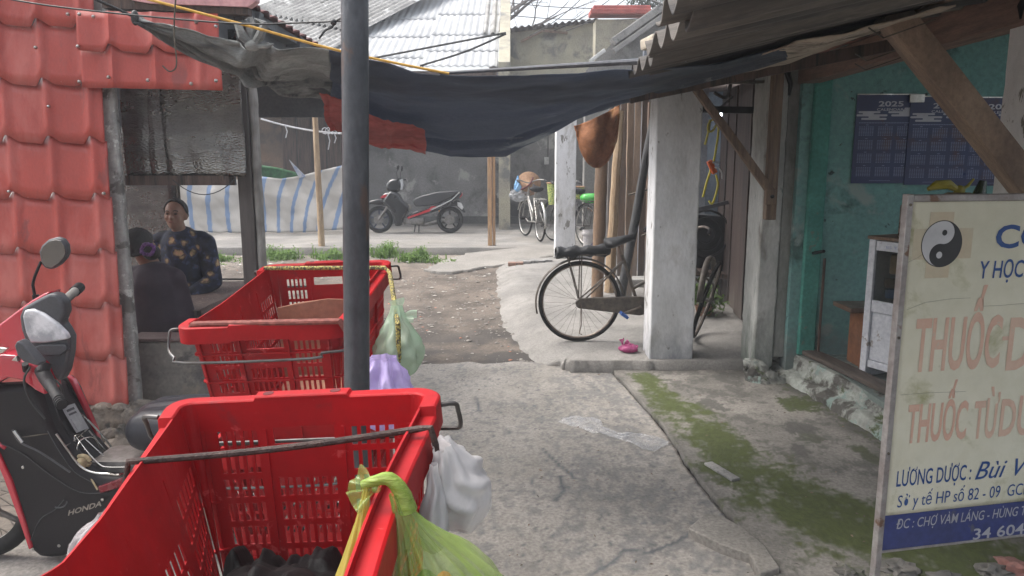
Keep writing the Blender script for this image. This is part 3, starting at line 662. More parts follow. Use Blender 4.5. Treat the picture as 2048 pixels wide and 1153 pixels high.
# ------------------------------------------------------------ yard: striped tarp, poles, green net
TY = 14.2
m_tarp = bpy.data.materials.new('striped_tarp'); m_tarp.use_nodes = True; nt = m_tarp.node_tree; L = nt.links.new; P_ = nt.nodes['Principled BSDF']; P_.inputs['Roughness'].default_value = .7
at = NN(nt, 'Attribute', attribute_name='mask'); sp = NN(nt, 'SeparateColor'); L(at.outputs['Color'], sp.inputs[0])
n1 = NN(nt, 'TexNoise'); n1.inputs['Scale'].default_value = 2.5; n1.inputs['Detail'].default_value = 8; tc_ = NN(nt, 'TexCoord'); L(tc_.outputs['Object'], n1.inputs[0])
xa = NN(nt, 'Mix', data_type='RGBA'); L(n1.outputs[0], xa.inputs[0]); xa.inputs[6].default_value = (.28, .26, .235, 1); xa.inputs[7].default_value = (.50, .48, .45, 1)
xb = NN(nt, 'Mix', data_type='RGBA'); L(sp.outputs[0], xb.inputs[0]); L(xa.outputs[2], xb.inputs[6]); xb.inputs[7].default_value = (.14, .21, .34, 1); L(xb.outputs[2], P_.inputs['Base Color'])
top = [(345, 362), (400, 366), (460, 362), (520, 353), (560, 358), (600, 352), (640, 342), (690, 330), (760, 318)]
def topz(x):
    pts = [(PY(px, py, TY).x, PY(px, py, TY).z) for px, py in top]
    for (x1, z1), (x2, z2) in zip(pts, pts[1:]):
        if x <= x2: return z1+(z2-z1)*(x-x1)/(x2-x1)
    return pts[-1][1]
ta, tb = PY(345, 400, TY).x, PY(715, 400, TY).x
mb = MB(); cols = []; nu, nv = 220, 24
def tarpf(a, b):
    x = ta+(tb-ta)*a; z1 = topz(x); z0 = .385+.06*sstep(-4.2, -3.2, x)+.03*fbm(x*2, 1)
    fold = .05*fbm(x*2.2+b*1.5, b*2, 4)+.035*sin((x*1.1+b*1.3)*4.2)*(.4+.6*b)+.10*(1-b)**2
    u = x+.10*sin(b*2.2+.4)*(.5+a)+(.5*(1-b)*sstep(-5, -3.4, x))
    cols.append((1 if ((u*2.78) % 1.0) < .24 else 0, 0, 0)); return V((x, TY-fold, z0+(z1-z0)*b))
mb.grid(tarpf, nu, nv); o = mb.build('striped_tarp', m_tarp, None, smooth=True)
ca = o.data.color_attributes.new('mask', 'FLOAT_COLOR', 'POINT')
for k, c in enumerate(cols): ca.data[k].color = (*c, 1)
md = o.modifiers.new('s', 'SOLIDIFY'); md.thickness = .006
tag(o, 'sagging off-white tarpaulin with wavy blue stripes hung along the back terrace', 'tarpaulin')
m_gn = mat('green_net', (.02, .12, .035), (.012, .06, .02), scale=12, rough=.8, transl=.2)
g = [PY(px, py, TY+.35) for px, py in ((515, 330), (555, 336), (592, 346), (600, 362), (515, 362))]
o = MB().prism(g, (0, .12, 0)).build('green_netting', m_gn, None, bevel=.03, smooth=True); tag(o, 'bundle of dark green netting slung behind the striped tarpaulin', 'netting')
g = [PY(px, py, TY-.06) for px, py in ((578, 320), (612, 354), (598, 356))]
o = MB().prism(g, (0, .02, 0)).build('torn_tarp_corner', mat('tarp_corner', (.42, .41, .40), (.2, .24, .34), scale=9), None); tag(o, 'upturned pointed corner of white plastic above the striped tarpaulin', 'plastic corner')
def pole(px0, py0, px1, py1, Y, r, m, label, name='wooden_pole', zb=None, grp=None, seg=9):
    a, b = PY(px0, py0, Y), PY(px1, py1, Y)
    if zb is not None: b = b+(b-a)*((zb-b.z)/(b.z-a.z))
    pts = [a+(b-a)*k/10+V((.012*fbm(k*.9, px0), 0, 0)) for k in range(11)]
    o = MB().tube(pts, [r*(.9+.02*k) for k in range(11)], seg).build(name, m, None, smooth=True)
    return tag(o, label, 'pole', grp)
pole(630, 232, 643, 483, 12.0, .048, M['paleWood'], 'thin peeling wooden pole standing before the striped tarpaulin', zb=.36)
m_or = mat('orange_timber', (.44, .27, .14), (.34, .20, .11), scale=5, stretch=(4, 4, .5), stain=((.22, .18, .14), 6, .6, .1))
t = thing('split_timber_post', 'pair of orange-brown timbers standing right of the black motorbike', 'post', (-.33, 12.1, .36))
for x0, x1 in ((976, 984.5), (985.5, 991)):
    a, b = PY(x0, 485, 12.1), PY(x1, 485, 12.1); MB().b2((a.x, 12.06+(.03 if x0 > 980 else 0), .36), (b.x, 12.14, 2.3)).build('timber', m_or, t, bevel=.006)
pole(347, 355, 352, 470, 13.6, .05, m_or, 'stubby orange pole seen just behind the seated woman', zb=.36)
# white cords between poles
mb = MB(); a, b = PY(522, 238, 12.1), PY(712, 268, 12.1)
mb.tube([a+(b-a)*k/14+V((0, 0, -.06*4*(k/14)*(1-k/14))) for k in range(15)], .016, 5)
for px, L_ in ((570, .2), (655, .28), (668, .16)):
    p = PY(px, 238+(px-522)*.16+5, 12.08); mb.tube([p, p+V((.03, 0, -L_*.5)), p+V((.0, 0, -L_))], .01, 4)
for k in range(5): p = PY(650+k*7, 262, 12.05); mb.tube([p+V((.05*cos(a_), 0, .05*sin(a_))) for a_ in [i*.8 for i in range(8)]], .008, 4)
o = mb.build('twisted_cord', mat('white_plastic_cord', (.6, .6, .62), bump=0), None, smooth=True); tag(o, 'twisted white plastic cord knotted to the thin wooden pole', 'cord')
# grass tufts at the terrace kerb
gmb = MB()
def tuft(px, py, w_, h_, n, label, seed):
    rq = random.Random(seed); p = G(px, py, gz); mb = gmb
    for k in range(n):
        u = rq.gauss(0, .42); x = p.x+u*w_; y = p.y+rq.gauss(0, .10); H = h_*rq.uniform(.2, 1)**1.3*(.35+.9*max(0, fbm(x*3, seed)+.35))*1.25; z = gz(y)
        a = rq.uniform(0, 6.28); d = V((cos(a), sin(a), 0)); q = V((x, y, z))
        ln = rq.uniform(.15, .7)*H; wv = V((-d.y, d.x, 0))*rq.uniform(.006, .014)
        mb.add([q-wv, q+wv, q+d*ln*.4+V((0, 0, H*.6))+wv*.8, q+d*ln*.4+V((0, 0, H*.6))-wv*.8, q+d*ln+V((0, 0, H))], [(0, 1, 2, 3), (3, 2, 4)])
        if rq.random() < .6:
            for j in range(3):
                c = q+d*ln*.6+V((rq.gauss(0, .03), rq.gauss(0, .03), H*rq.uniform(.5, 1.05))); e = V((rq.uniform(-1, 1), rq.uniform(-1, 1), rq.uniform(-.3, .6))).normalized()*rq.uniform(.015, .03); f = e.orthogonal().normalized()*.01
                mb.add([c-e, c+f, c+e, c-f], [(0, 1, 2, 3)])
m_grass = mat('weed_green', (.16, .27, .05), (.08, .15, .03), scale=9, transl=.3, bump=0)
tuft(432, 522, .22, .12, 260, 'low grass patch seen through the stall opening', 1)
tuft(562, 518, .36, .20, 300, 'bushy weed clump right of the timber post', 2)
tuft(660, 517, .26, .17, 230, 'weed clump directly left of the grey pipe', 3)
tuft(768, 513, .22, .27, 300, 'tallest weed clump under the motorbike front wheel', 4)
tuft(835, 522, .34, .20, 380, 'broad weed clump at the right end of the kerb', 5)

tuft(500, 524, .5, .07, 60, '', 6); tuft(880, 526, .3, .08, 60, '', 8)
o = gmb.build('grass', m_grass, None); tag(o, 'patchy weeds and grass growing along the foot of the terrace kerb', 'grass', kind='stuff')
# ------------------------------------------------------------ text as flat meshes
_cap = {}
def text_part(body, parent, name, m, O, H, U, width, height, off=.0, shear=0, space=1, push=.0015, thick=.0008):
    """writes body with its baseline start at O, along H, up U; fits width and cap height (metres)"""
    cu = bpy.data.curves.new('t', 'FONT'); cu.body = body; cu.size = 1; cu.offset = off; cu.shear = shear; cu.space_character = space; cu.resolution_u = 3; cu.fill_mode = 'FRONT'
    ob = bpy.data.objects.new('t', cu); COL.objects.link(ob); dg = bpy.context.evaluated_depsgraph_get(); me = bpy.data.meshes.new_from_object(ob.evaluated_get(dg))
    vs = [v.co.copy() for v in me.vertices]; fs = [list(p.vertices) for p in me.polygons]
    bpy.data.objects.remove(ob); bpy.data.curves.remove(cu); bpy.data.meshes.remove(me)
    x0 = min(v.x for v in vs); x1 = max(v.x for v in vs); sx = width/(x1-x0); sy = height/(.73+off*2)
    N = H.cross(U).normalized()
    mb = MB(); mb.add([O+H*((v.x-x0)*sx)+U*(v.y*sy)+N*push for v in vs], fs)
    return mb.build(name, m, parent)

# ------------------------------------------------------------ front pillar, far pillar, corner pillar
pf = G(1288, 733, 0); pr_ = G(1372, 733, 0)
x0, x1 = pf.x, pr_.x; py0 = 5.86
o = jagpost('white_pillar', M['whitewash'], None, x0+.0, x1, py0, py0+.30, .0, 2.36, .004, .06, 3)
tag(o, 'white square pillar nearest the camera, standing on the porch kerb before the bicycle', 'pillar')
pb = G(1110, 508, pz); pb2 = G(1150, 508, pz); Y2 = 11.2
xa_, xb__ = PY(1110, 500, Y2).x, PY(1150, 500, Y2).x
t = thing('back_white_pillar', 'slim white pillar with flaking foot between the parked bicycles', 'pillar', ((xa_+xb__)/2, Y2, .2))
jagpost('shaft', M['whitewash'], t, xa_, xb__, Y2, Y2+.30, .24, 2.9, .004, .06, 9)
m_flake = mat('flaked_patch', (.19, .18, .165), (.12, .115, .11), scale=9, bump=.4)
MB().b2((xa_-.03, Y2-.04, .16), (xb__+.03, Y2+.3, .30)).build('foot', m_flake, t, bevel=.03, smooth=True)
# broken brick kerb beside it
t = thing('brick_kerb', 'broken brick and mortar kerb at the far edge of the porch', 'kerb', (.3, 10.7, .2))
mb = MB(); rk = random.Random(2); a, b = G(1012, 531, pz), G(1108, 522, pz)
for r in range(2):
    for k in range(6):
        c = a+(b-a)*((k+.5+.3*r)/6.6); mb.mi = 0 if rk.random() < .5 else 1
        mb.box((c.x, c.y+.02*rk.random(), .20+.05*r+.02*rk.random()), ((b-a).length/6.6*.92, .14, .055), RZ(rk.uniform(-6, 6)), .012)
mb.build('bricks', [mat('worn_brick', (.28, .15, .10), (.17, .12, .10), scale=8, bump=.4), M['concrete']], t, smooth=True)
# ------------------------------------------------------------ shop on the right: plinth, corner pillar, walls, floor, beam
m_teal = mat('teal_limewash', (.13, .30, .275), (.17, .31, .295), scale=1.7, rough=.9, bump=.3, bscale=35, grain=.16, stain=[((.055, .11, .10), 1.9, .57, .14), ((.26, .33, .31), 2.4, .62, .12), ((.035, .05, .05), 9, .70, .05)], low=((.18, .21, .20), .24, .62), lo=.3, hi=.7, detail=9)
m_tealS = mat('teal_strip', (.07, .27, .22), (.05, .20, .17), scale=4, rough=.85, bump=.3, stain=((.16, .17, .15), 6, .66, .08))
m_plin = mat('flaking_step_plaster', (.30, .32, .29), (.21, .21, .19), scale=4, bump=.7, bscale=22, grain=.2, bdist=.02, stain=[((.065, .06, .052), 3.4, .50, .10), ((.20, .265, .24), 4.5, .60, .08), ((.05, .065, .02), 6, .63, .08)], detail=9)
shop = thing('teal_shop', 'small herbal shop room with stained teal walls and a crumbling stepped plinth', 'shop', (2.6, 5.0, 0))
def plf(a, b):
    y = 5.99-4.9*a; x = plinth_x(y); pr = [(0, 0), (.015, .09), (.05, .115), (.10, .125), (.108, .20), (.13, .236), (.24, .24)]
    k = b*(len(pr)-1); i = min(int(k), len(pr)-2); f = k-i; dx = pr[i][0]*(1-f)+pr[i+1][0]*f; dz = pr[i][1]*(1-f)+pr[i+1][1]*f
    n_ = fbm(y*6, b*3, 3)*.022*(1 if b < .8 else .25)+fbm(y*22, b*8)*.010*(1 if b < .8 else .4)
    return V((x+dx+n_, y, dz+.6*n_*(b > .1)))
MB().grid(plf, 240, 24).build('plinth', m_plin, shop, smooth=True)
MB().b2((2.34, 5.45, .205), (2.42, 5.46, .2)).v
sill = MB().prism([(PL0.x+.20, 5.62, .244), (PL1.x+.20+.14, 3.0-.2, .244), (PL1.x+.20+.28, 3.0-.2, .244), (PL0.x+.33, 5.62, .244)], (0, 0, .035)).build('sill', mat('rotten_sill', (.10, .075, .06), (.055, .045, .038), scale=5, stretch=(5, .7, 5), bump=.5), shop, bevel=.008)
MB().b2((2.30, 1.2, .20), (6.0, 5.56, .238)).build('shop_floor', mat('shop_tiles', (.16, .19, .175), (.12, .15, .14), scale=3, rough=.45, bump=.05), shop)
# patterned tile motif on the floor
mb = MB(); c = G(1690, 722, .24)
for R_, r_ in ((.19, .175), (.15, .14), (.09, .075)):
    vs = []; n = 28
    for i in range(n): a = 2*pi*i/n; w_ = 1+.08*cos(a*8); vs += [(c.x+R_*w_*cos(a), c.y+.02+R_*w_*sin(a), .2415), (c.x+r_*w_*cos(a), c.y+.02+r_*w_*sin(a), .2415)]
    mb.add(vs, [(2*i, 2*i+1, (2*i+3) % (2*n), (2*i+2) % (2*n)) for i in range(n)])
mb.build('tile_motif', mat('motif_pale', (.42, .47, .44), bump=0), shop)
SWY = 5.56
MB().b2((2.12, SWY, .10), (6.2, SWY+.12, 3.2)).build('far_wall', m_teal, shop)
MB().b2((6.2, 4.4, .1), (6.32, SWY+.12, 3.2)).build('side_wall', m_teal, shop)
# corner pillar: pale outer pillar, gap, teal strip
t = thing('corner_pillar', 'stained whitewashed corner pillar at the far end of the shop step', 'pillar', (2.1, 5.8, 0))
a0 = PY(1506, 690, 5.62).x; a1 = PY(1556, 690, 5.62).x; a2 = PY(1590, 690, 5.62).x
jagpost('outer_shaft', M['whitewash2'], t, a0, a0+.155, 5.60, 5.92, .12, 2.40, .006, .05, 21)
jagpost('shaded_shaft', mat('shade_grey', (.27, .27, .25), (.20, .20, .185), scale=3, stain=((.14, .13, .12), 4, .56, .15), bump=.35, stretch=(1, 1, .4)), t, a0+.157, a0+.275, 5.615, 5.90, .2, 2.38, .004, .05, 25)  # shade on the pillar's right face put into a darker grey
jagpost('gap_board', M['rust'], t, a0+.277, a0+.315, 5.60, 5.75, .22, 2.4, .003, .05, 33)
jagpost('teal_jamb', m_tealS, t, a0+.317, a0+.45, 5.53, 5.70, .24, 2.42, .004, .06, 27)
mb = MB().grid(lambda a, b: V((a0-.08+.40*a, 5.56-.07*sin(pi*a)-.07*(1-b)**2+.03*fbm(a*5, b*3), .0+(.15+.07*sin(a*5+1))*b+.012*fbm(a*5, b*3, 3))), 40, 20)
mb.build('crumbling_foot', m_plin, t, smooth=True, solid=.04, angle=80)
MB().ell((a0+.29, 5.58, PY(1592, 440, 5.58).z), .018).build('bolt', M['black'], t)
MB().b2((a0+.01, 5.53, 1.28), (a0+.09, 5.598, 2.42)).build('timber_facing', M['wood'], t, bevel=.006)
mb = MB(); mb.tube([V((a0+.07, 5.52, 2.40)), V((a0+.10, 5.50, 2.34)), V((a0+.13, 5.51, 2.26)), V((a0+.12, 5.5, 2.18))], [.02, .022, .018, .010], 6); mb.build('tied_rag', M['black'], t, smooth=True)
# near right pillar
nx = PY(1992, 300, 3.35).x
o = jagpost('near_pillar', M['whitewash'], None, nx, nx+.3, 3.1, 3.35, .2, 2.28, .003, .06, 41)
tag(o, 'white pillar at the right picture edge behind the slanting timber brace', 'pillar')
# wall plate beam on the shop front, beam ends at the corner pillar
t = thing('shop_beam', 'thick rough reddish timber beam resting on the corner pillar above the teal room', 'beam', (2.15, 4.4, 2.3))
ba, bb = PY(1592, 146, 5.60), PY(2120, -12, 2.75)
MB().beam((2.17, 5.66, 2.35), (2.17, 2.2, 2.35), .14, .16, bev=.012).build('main_beam', mat('reddish_beam', (.23, .135, .10), (.14, .09, .07), scale=4, stretch=(5, .6, 5), bump=.5), t, smooth=True)
MB().beam((2.08, 5.60, 2.455), (2.05, 2.2, 2.46), .07, .05, bev=.006).build('upper_batten', mat('burnt_red_batten', (.26, .09, .06), (.12, .06, .05), scale=6), t)
MB().beam((1.98, 5.6, 2.43), (1.92, 2.2, 2.42), .03, .02).build('dark_strip', M['black'], t)
mb = MB().tube([(2.02, 3.2, 2.40), (2.0, 3.0, 2.37), (2.03, 2.8, 2.38), (2.05, 2.65, 2.36)], [.008, .02, .012, .02], 6); mb.tube([(2.0, 3.0, 2.38), (1.98, 3.02, 2.30), (1.97, 3.0, 2.25)], [.012, .014, .004], 5)
mb.build('knotted_strip', M['black'], t)
# ------------------------------------------------------------ porch roof (corrugated), purlin, braces
m_roofu = mat('sooty_roof_sheet', (.115, .102, .09), (.070, .063, .058), scale=2.4, stretch=(.5, 3, 1), rough=.9, bump=.3, bscale=30, grain=.2, stain=[((.045, .042, .042), 2.2, .47, .2), ((.30, .26, .21), 1.7, .60, .15)])
def rz(x, y): return 2.055+.03*(y-3)+.235*(x-.5) if x < 1.62 else 2.318+.03*(y-3)+.15*(x-1.62)
t = thing('porch_roof', 'sooty corrugated lean-to roof with wavy broken eave over the porch', 'roof', (1.2, 4, 2.2))
def sheetr(y0, y1, xa, xb, lift, sd, hi=1.0, xe=None):
    def fn(u, v, h):
        y = y0+u; x = xa+(xb-xa)*v+.012*fbm(y*5, sd)*(1-v)
        return V((x, y, rz(x, y)+lift+h*hi-.007*(1-v)))
    corr(lambda u, v, h: fn(u, v, h), y1-y0, 1.0, .165, .026, 'roof_sheet', m_roofu, t, res=12, thick=.007)
sheetr(.5, 1.80, .335, 1.9, .050, 1)
sheetr(1.62, 2.30, .40, 1.9, .020, 2)
sheetr(2.14, 2.66, .462, 1.9, .036, 3)
sheetr(2.50, 3.16, .475, 1.9, .008, 4)
sheetr(3.0, 5.0, .56, 1.9, .0, 5)
sheetr(4.85, 7.2, .60, 1.9, .02, 6)
sheetr(.5, 3.1, 1.75, 3.4, .07, 7); sheetr(2.95, 7.2, 1.75, 3.4, .05, 8)
MB().box((.50, 2.44, 2.082), (.16, .12, .035), RZ(8) @ RY(-6), .008).build('plaster_lump', mat('cream_lump', (.55, .48, .38), (.42, .37, .30), bump=.3), t)
MB().grid(lambda a, b: V((3.3+1.2*a, 2.6+4.7*b, 2.62+.2*a+.03*(b*4.7))), 8, 8).build('inner_roof', m_roofu, t, solid=.02)
# drooping pale ceiling sheet
m_pale = mat('stained_pale_board', (.50, .42, .34), (.32, .26, .21), scale=2.5, rough=.9, bump=.2, stain=((.10, .08, .07), 3, .56, .14), transl=.15)
MB().grid(lambda a, b: V((1.0+.60*a, 2.8+2.9*b, rz(1.0+.60*a, 2.8+2.9*b)-.045-.05*sin(pi*a)*sin(pi*b)+.015*fbm(a*4, b*6))), 20, 30).build('ceiling_board', m_pale, t, smooth=True, solid=.006)
t = thing('eave_purlin', 'long rough timber purlin under the corrugated porch roof', 'purlin', (1.55, 4, 2.25))
MB().beam((1.50, 6.6, 2.315), (1.60, 1.2, 2.275), .034, .026, bev=.006).build('purlin', M['woodY'], t, smooth=True)
for y in (4.0,): MB().beam((.62, y, rz(.62, y)-.075), (2.15, y, rz(2.15, y)-.09), .05, .06).build('rafter', M['darkWood'], t)
for k in (0, 3, 5):
    mb = MB()
    y = 2.6+.22*k+.1*(k%2); mb.tube([(1.2+.1*k, y, rz(1.2, y)-.06), (1.3+.1*k, y+.1, rz(1.3, y)-.10), (1.45+.1*k, y+.05, rz(1.4, y)-.07)], .003, 4)
    mb.build('loose_wire', M['rust'], t)
b1a = PY(1778, 22, 3.02); b1b = PY(2085, 412, 3.02)
t = thing('large_brace', 'thick slanting square timber brace crossing in front of the calendars', 'brace', b1b)
MB().beam(b1a, b1b, .105, .095, up=(0, 1, 0), bev=.007).build('timber', mat('brace_timber', (.27, .19, .135), (.17, .12, .09), scale=3, stretch=(1.5, 5, 1), bump=.35, grain=.2), t, smooth=True)
b2a = PY(1388, 172, 5.62); b2b = PY(1542, 385, 5.52)
t = thing('small_brace', 'thin slanting timber brace bolted to the far corner pillar', 'brace', b2b)
MB().beam(b2a, b2b, .055, .06, up=(0, 1, 0), bev=.004).build('timber', M['wood'], t, smooth=True)
MB().b2((b2b.x-.045, 5.49, b2b.z-.09), (b2b.x+.04, 5.545, b2b.z+.02)).build('block', M['wood'], t, bevel=.006)
MB().ell((b2b.x, 5.485, b2b.z-.03), .014).build('bolt', M['black'], t)
a, b = PY(1380, 168, 5.7), PY(1560, 163, 5.7)
o = MB().tube([a, b], .012, 6).build('iron_rod', M['rust'], None); tag(o, 'thin iron rod spanning the front pillar and corner pillar at the top', 'rod')
a, b = PY(1392, 219, 6.1), PY(1548, 222, 6.1)
o = MB().beam(a, b, .05, .05).build('dark_lintel', M['black'], None); tag(o, 'black square bar across the dark doorway above the yellow cord', 'bar')

# ------------------------------------------------------------ dark shed behind the porch: board walls, door, lamp, cord
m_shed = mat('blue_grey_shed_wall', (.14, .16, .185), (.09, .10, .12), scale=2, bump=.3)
t = thing('dark_shed', 'dark lean-to shed room with bluish walls behind the front pillar', 'shed', (2.4, 9.5, .2))
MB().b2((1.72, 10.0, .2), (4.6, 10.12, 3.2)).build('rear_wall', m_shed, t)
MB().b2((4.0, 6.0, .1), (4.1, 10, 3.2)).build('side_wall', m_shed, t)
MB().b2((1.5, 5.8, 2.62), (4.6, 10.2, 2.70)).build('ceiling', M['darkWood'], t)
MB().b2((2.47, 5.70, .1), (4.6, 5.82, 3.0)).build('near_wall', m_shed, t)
MB().b2((2.05, 5.95, .118), (4.6, 11, .128)).build('shed_floor', M['concrete'], t)
a, b = PY(1398, 300, 8.8), PY(1412, 300, 8.8); MB().b2((a.x-.12, 8.75, .2), (b.x, 8.95, 2.6)).build('pale_post', mat('pale_blue_post', (.34, .36, .40), (.24, .26, .30), scale=4), t)
# plank door
t = thing('plank_door', 'tall dark brown plank door standing open beside the doorway', 'door', (2.3, 7.6, .15))
da, db = G(1432, 585, .2), G(1502, 668, .15)
da = V((2.42, 8.75, 0)); db = V((2.22, 6.75, 0))
m_door = mat('aged_door_planks', (.045, .027, .022), (.026, .017, .015), scale=2.5, stretch=(4, 4, .35), bump=.4, bscale=25, low=((.12, .10, .085), .1, .8), stain=((.018, .013, .012), 2.5, .56, .14))
for k in range(5):
    A = da+(db-da)*(k/5+.004); B = da+(db-da)*((k+1)/5-.004); off = V((.012*((k*7) % 3), 0, 0))
    MB().prism([A+off+V((0, 0, .17)), B+off+V((0, 0, .17)), B+off+V((0, 0, 2.5)), A+off+V((0, 0, 2.5))], (.035, 0, 0)).build('plank', m_door, t, bevel=.004)
MB().b2((da.x-.15, da.y-.03, .16), (da.x-.03, da.y+.03, .55)).v
o = MB().grid(lambda a, b: V((da.x-.10-.06*sin(pi*b)+.05*a, da.y-.25+.02*fbm(a*3, b*3), .35+.62*b)), 4, 14).build('pale_panel', mat('cream_panel', (.5, .48, .38), bump=0), None, smooth=True, solid=.012)
tag(o, 'curved cream panel edge leaning at the far side of the plank door', 'panel')
# lamp
lp = PY(1450, 233, 9.2); t = thing('bulb_lamp', 'lit white bulb glowing in the dark doorway', 'lamp', lp)
MB().ell(lp, (.065, .065, .08)).build('bulb', mat('lit_bulb', (1, 1, 1), emit=(.85, .92, 1, 14), bump=0, grain=0), t, smooth=True)
MB().tube([lp+V((0, 0, .05)), lp+V((0, 0, .13))], .022, 8).build('socket', M['black'], t); MB().tube([lp+V((0, 0, .13)), (lp.x, lp.y, 2.62)], .005, 5).build('flex', M['cable'], t)
pl = bpy.data.lights.new('bulb_light', 'POINT'); pl.energy = 5; pl.color = (.85, .92, 1); pl.shadow_soft_size = .05; plo = bpy.data.objects.new('bulb_light', pl); COL.objects.link(plo); plo.parent = t; plo.location = (-.02, -.12, -.05)
# yellow cord with orange socket
t = thing('extension_lead', 'coiled yellow cable with an orange socket hanging in the doorway', 'cable', PY(1425, 300, 6.9))
def pxpath(pts, Y): return [PY(x, y, Y) for x, y in pts]
def smoothp(pts, n=4):
    out = []; P_ = [pts[0]]+pts+[pts[-1]]
    for i in range(1, len(P_)-2):
        for k in range(n):
            s_ = k/n; a, b, c, d = P_[i-1], P_[i], P_[i+1], P_[i+2]
            out.append(.5*((2*b)+(c-a)*s_+(2*a-5*b+4*c-d)*s_*s_+(3*b-a-3*c+d)*s_**3))
    return out+[pts[-1]]
m_yel = mat('yellow_cable', (.62, .55, .05), (.5, .42, .04), bump=0, grain=0, rough=.5)
mb = MB()
for q in (((1410, 290), (1417, 262), (1420, 240)), ((1436, 250), (1428, 240), (1418, 246), (1416, 262), (1425, 262), (1434, 250), (1437, 262), (1432, 300), (1426, 330)), ((1424, 325), (1420, 345), (1412, 370), (1406, 395)), ((1432, 350), (1436, 370), (1430, 395), (1424, 408), (1418, 402))):
    mb.tube(smoothp(pxpath(q, 6.9)), .010, 6)
mb.build('cable', m_yel, t, smooth=True)
MB().beam(PY(1418, 322, 6.88), PY(1430, 347, 6.88), .045, .05, bev=.01).build('socket', mat('orange_plastic', (.75, .13, .02), bump=0), t, smooth=True)
mb = MB(); mb.tube(smoothp(pxpath(((1429, 335), (1438, 338), (1443, 346), (1444, 358)), 6.86)), .007, 5); mb.tube(smoothp(pxpath(((1425, 326), (1434, 324), (1438, 330)), 6.86)), .007, 5); mb.build('white_wire', mat('white_wire', (.7, .7, .7), bump=0), t, smooth=True)
mb = MB(); mb.tube(smoothp([PY(1428, 185, 8.2), PY(1452, 195, 8.2), PY(1462, 165, 8.2)]), .02, 5); mb.tube(smoothp([PY(1440, 215, 8.2), PY(1470, 190, 8.2)]), .012, 5)
o = mb.build('plastic_strip', M['wire'], None, smooth=True); tag(o, 'pale wispy plastic strips hanging at the doorway top', 'plastic strip')
# stored junk: dark fan/frame in doorway
t = thing('stored_machine', 'dark rusting machine frame with round guard stored in the doorway', 'machine', (2.25, 8.2, .2))
c = PY(1412, 468, 8.2); mb = MB()
for r in (.10, .18, .26): mb.tube([c+V((r*cos(i*.35), 0, r*sin(i*.35))) for i in range(18)], .012, 5, closed=True)
mb.build('round_guard', M['black'], t); MB().box(c+V((.02, .25, -.15)), (.55, .3, .7), RY(6), .02).build('housing', M['black'], t); MB().box(c+V((-.05, .0, -.42)), (.6, .4, .05), RY(8)).build('shelf', M['darkWood'], t)
for dx in (-.3, .25): MB().b2((c.x+dx, 8.2, .15), (c.x+dx+.04, 8.24, c.z-.4)).build('leg', M['black'], t)
MB().box(c+V((-.02, -.1, .30)), (.45, .04, .04), RY(-14)).build('arm', M['steel'], t)
# potted plant
pp = G(1420, 640, .15); t = thing('potted_plant', 'small leafy green plant growing by the porch doorway', 'plant', (1.95, 7.5, .15))
mb = MB(); rq = random.Random(6)
for k in range(8): leafcloud(mb, V((1.98+rq.uniform(-.18, .18), 7.45+rq.uniform(-.12, .12), .33+rq.uniform(-.08, .10))), .13, 40, rq, .045)
mb.build('foliage', m_leaf, t); MB().lathe([(.07, 0), (.09, .10), (.10, .11), (.085, .11), (.05, .08)], (1.97, 7.45, .15)).build('pot', mat('clay_pot', (.32, .16, .09), (.22, .11, .07)), t, smooth=True)
# ------------------------------------------------------------ middle group: standing boards, poles, bamboo post, brown cloth
t = thing('plank_partition', 'partition of tall weathered vertical boards behind the bamboo post', 'partition', (1.4, 9.6, .2))
mw = [mat('board_%s' % nme, c, tuple(q*.6 for q in c), scale=3, stretch=(5, 5, .5), bump=.4, low=((.20, .19, .18), .2, .9)) for nme, c in (('tan', (.26, .18, .125)), ('grey', (.19, .165, .15)), ('brown', (.16, .105, .075)))]
edges = [1212, 1222, 1234, 1249, 1262, 1276, 1290, 1304, 1330, 1360, 1392]
for k in range(len(edges)-1):
    a, b = PY(edges[k]+1, 500, 9.3+.05*(k % 2)), PY(edges[k+1]-1, 500, 9.3+.05*(k % 2)); MB().b2((a.x, a.y, .18), (b.x, a.y+.04, 2.55)).build('board', mw[(k*5+1) % 3], t, bevel=.006)
o = MB().b2((1.15, 8.9, .2), (1.9, 9.2, .30), .02).build('stone_step', M['concrete'], None); tag(o, 'low concrete step at the foot of the board partition', 'step')
pole(1240, 222, 1222, 520, 8.6, .055, M['paleWood'], 'pale peeling pole standing right of the brown cloth', zb=pz(8.6))
pole(1262, 190, 1256, 560, 8.2, .05, mw[0], 'broad tan plank pole beside the black pipe', zb=pz(8.2), seg=4)
pole(1323, 150, 1250, 548, 7.7, .045, mat('black_pipe', (.03, .03, .032), (.05, .05, .05), rough=.5), 'black pipe leaning beside the white pillar', name='leaning_pipe', zb=pz(7.7))
pole(1302, 205, 1296, 540, 8.3, .04, mw[2], 'dark slim stake hugging the left face of the front pillar', zb=pz(8.3), seg=5)
for A, B, lab in (((1258, 390), (1300, 378), 'rusty rod poking out level with the saddle top'), ((1283, 472), (1300, 466), 'short black peg near the black pipe')):
    o = MB().tube([PY(*A, 7.9), PY(*B, 7.9)], .012, 6).build('metal_rod', M['rust'], None); tag(o, lab, 'rod')
bp = G(1194, 596, pz); m_bam = mat('brown_bamboo', (.20, .125, .075), (.13, .085, .055), scale=3, stretch=(3, 3, .6), rough=.7, bump=.2)
t = thing('bamboo_post', 'thick brown bamboo post seen through the rear wheel of the old bicycle', 'post', (bp.x, bp.y, bp.z))
tp = PY(1204, 300, bp.y); n = 16
MB().tube([V((bp.x, bp.y, bp.z-.02))+(tp-bp+V((0, 0, .02)))*k/n for k in range(n+1)], [.068 if k % 4 else .072 for k in range(n+1)], 14).build('stem', m_bam, t, smooth=True)
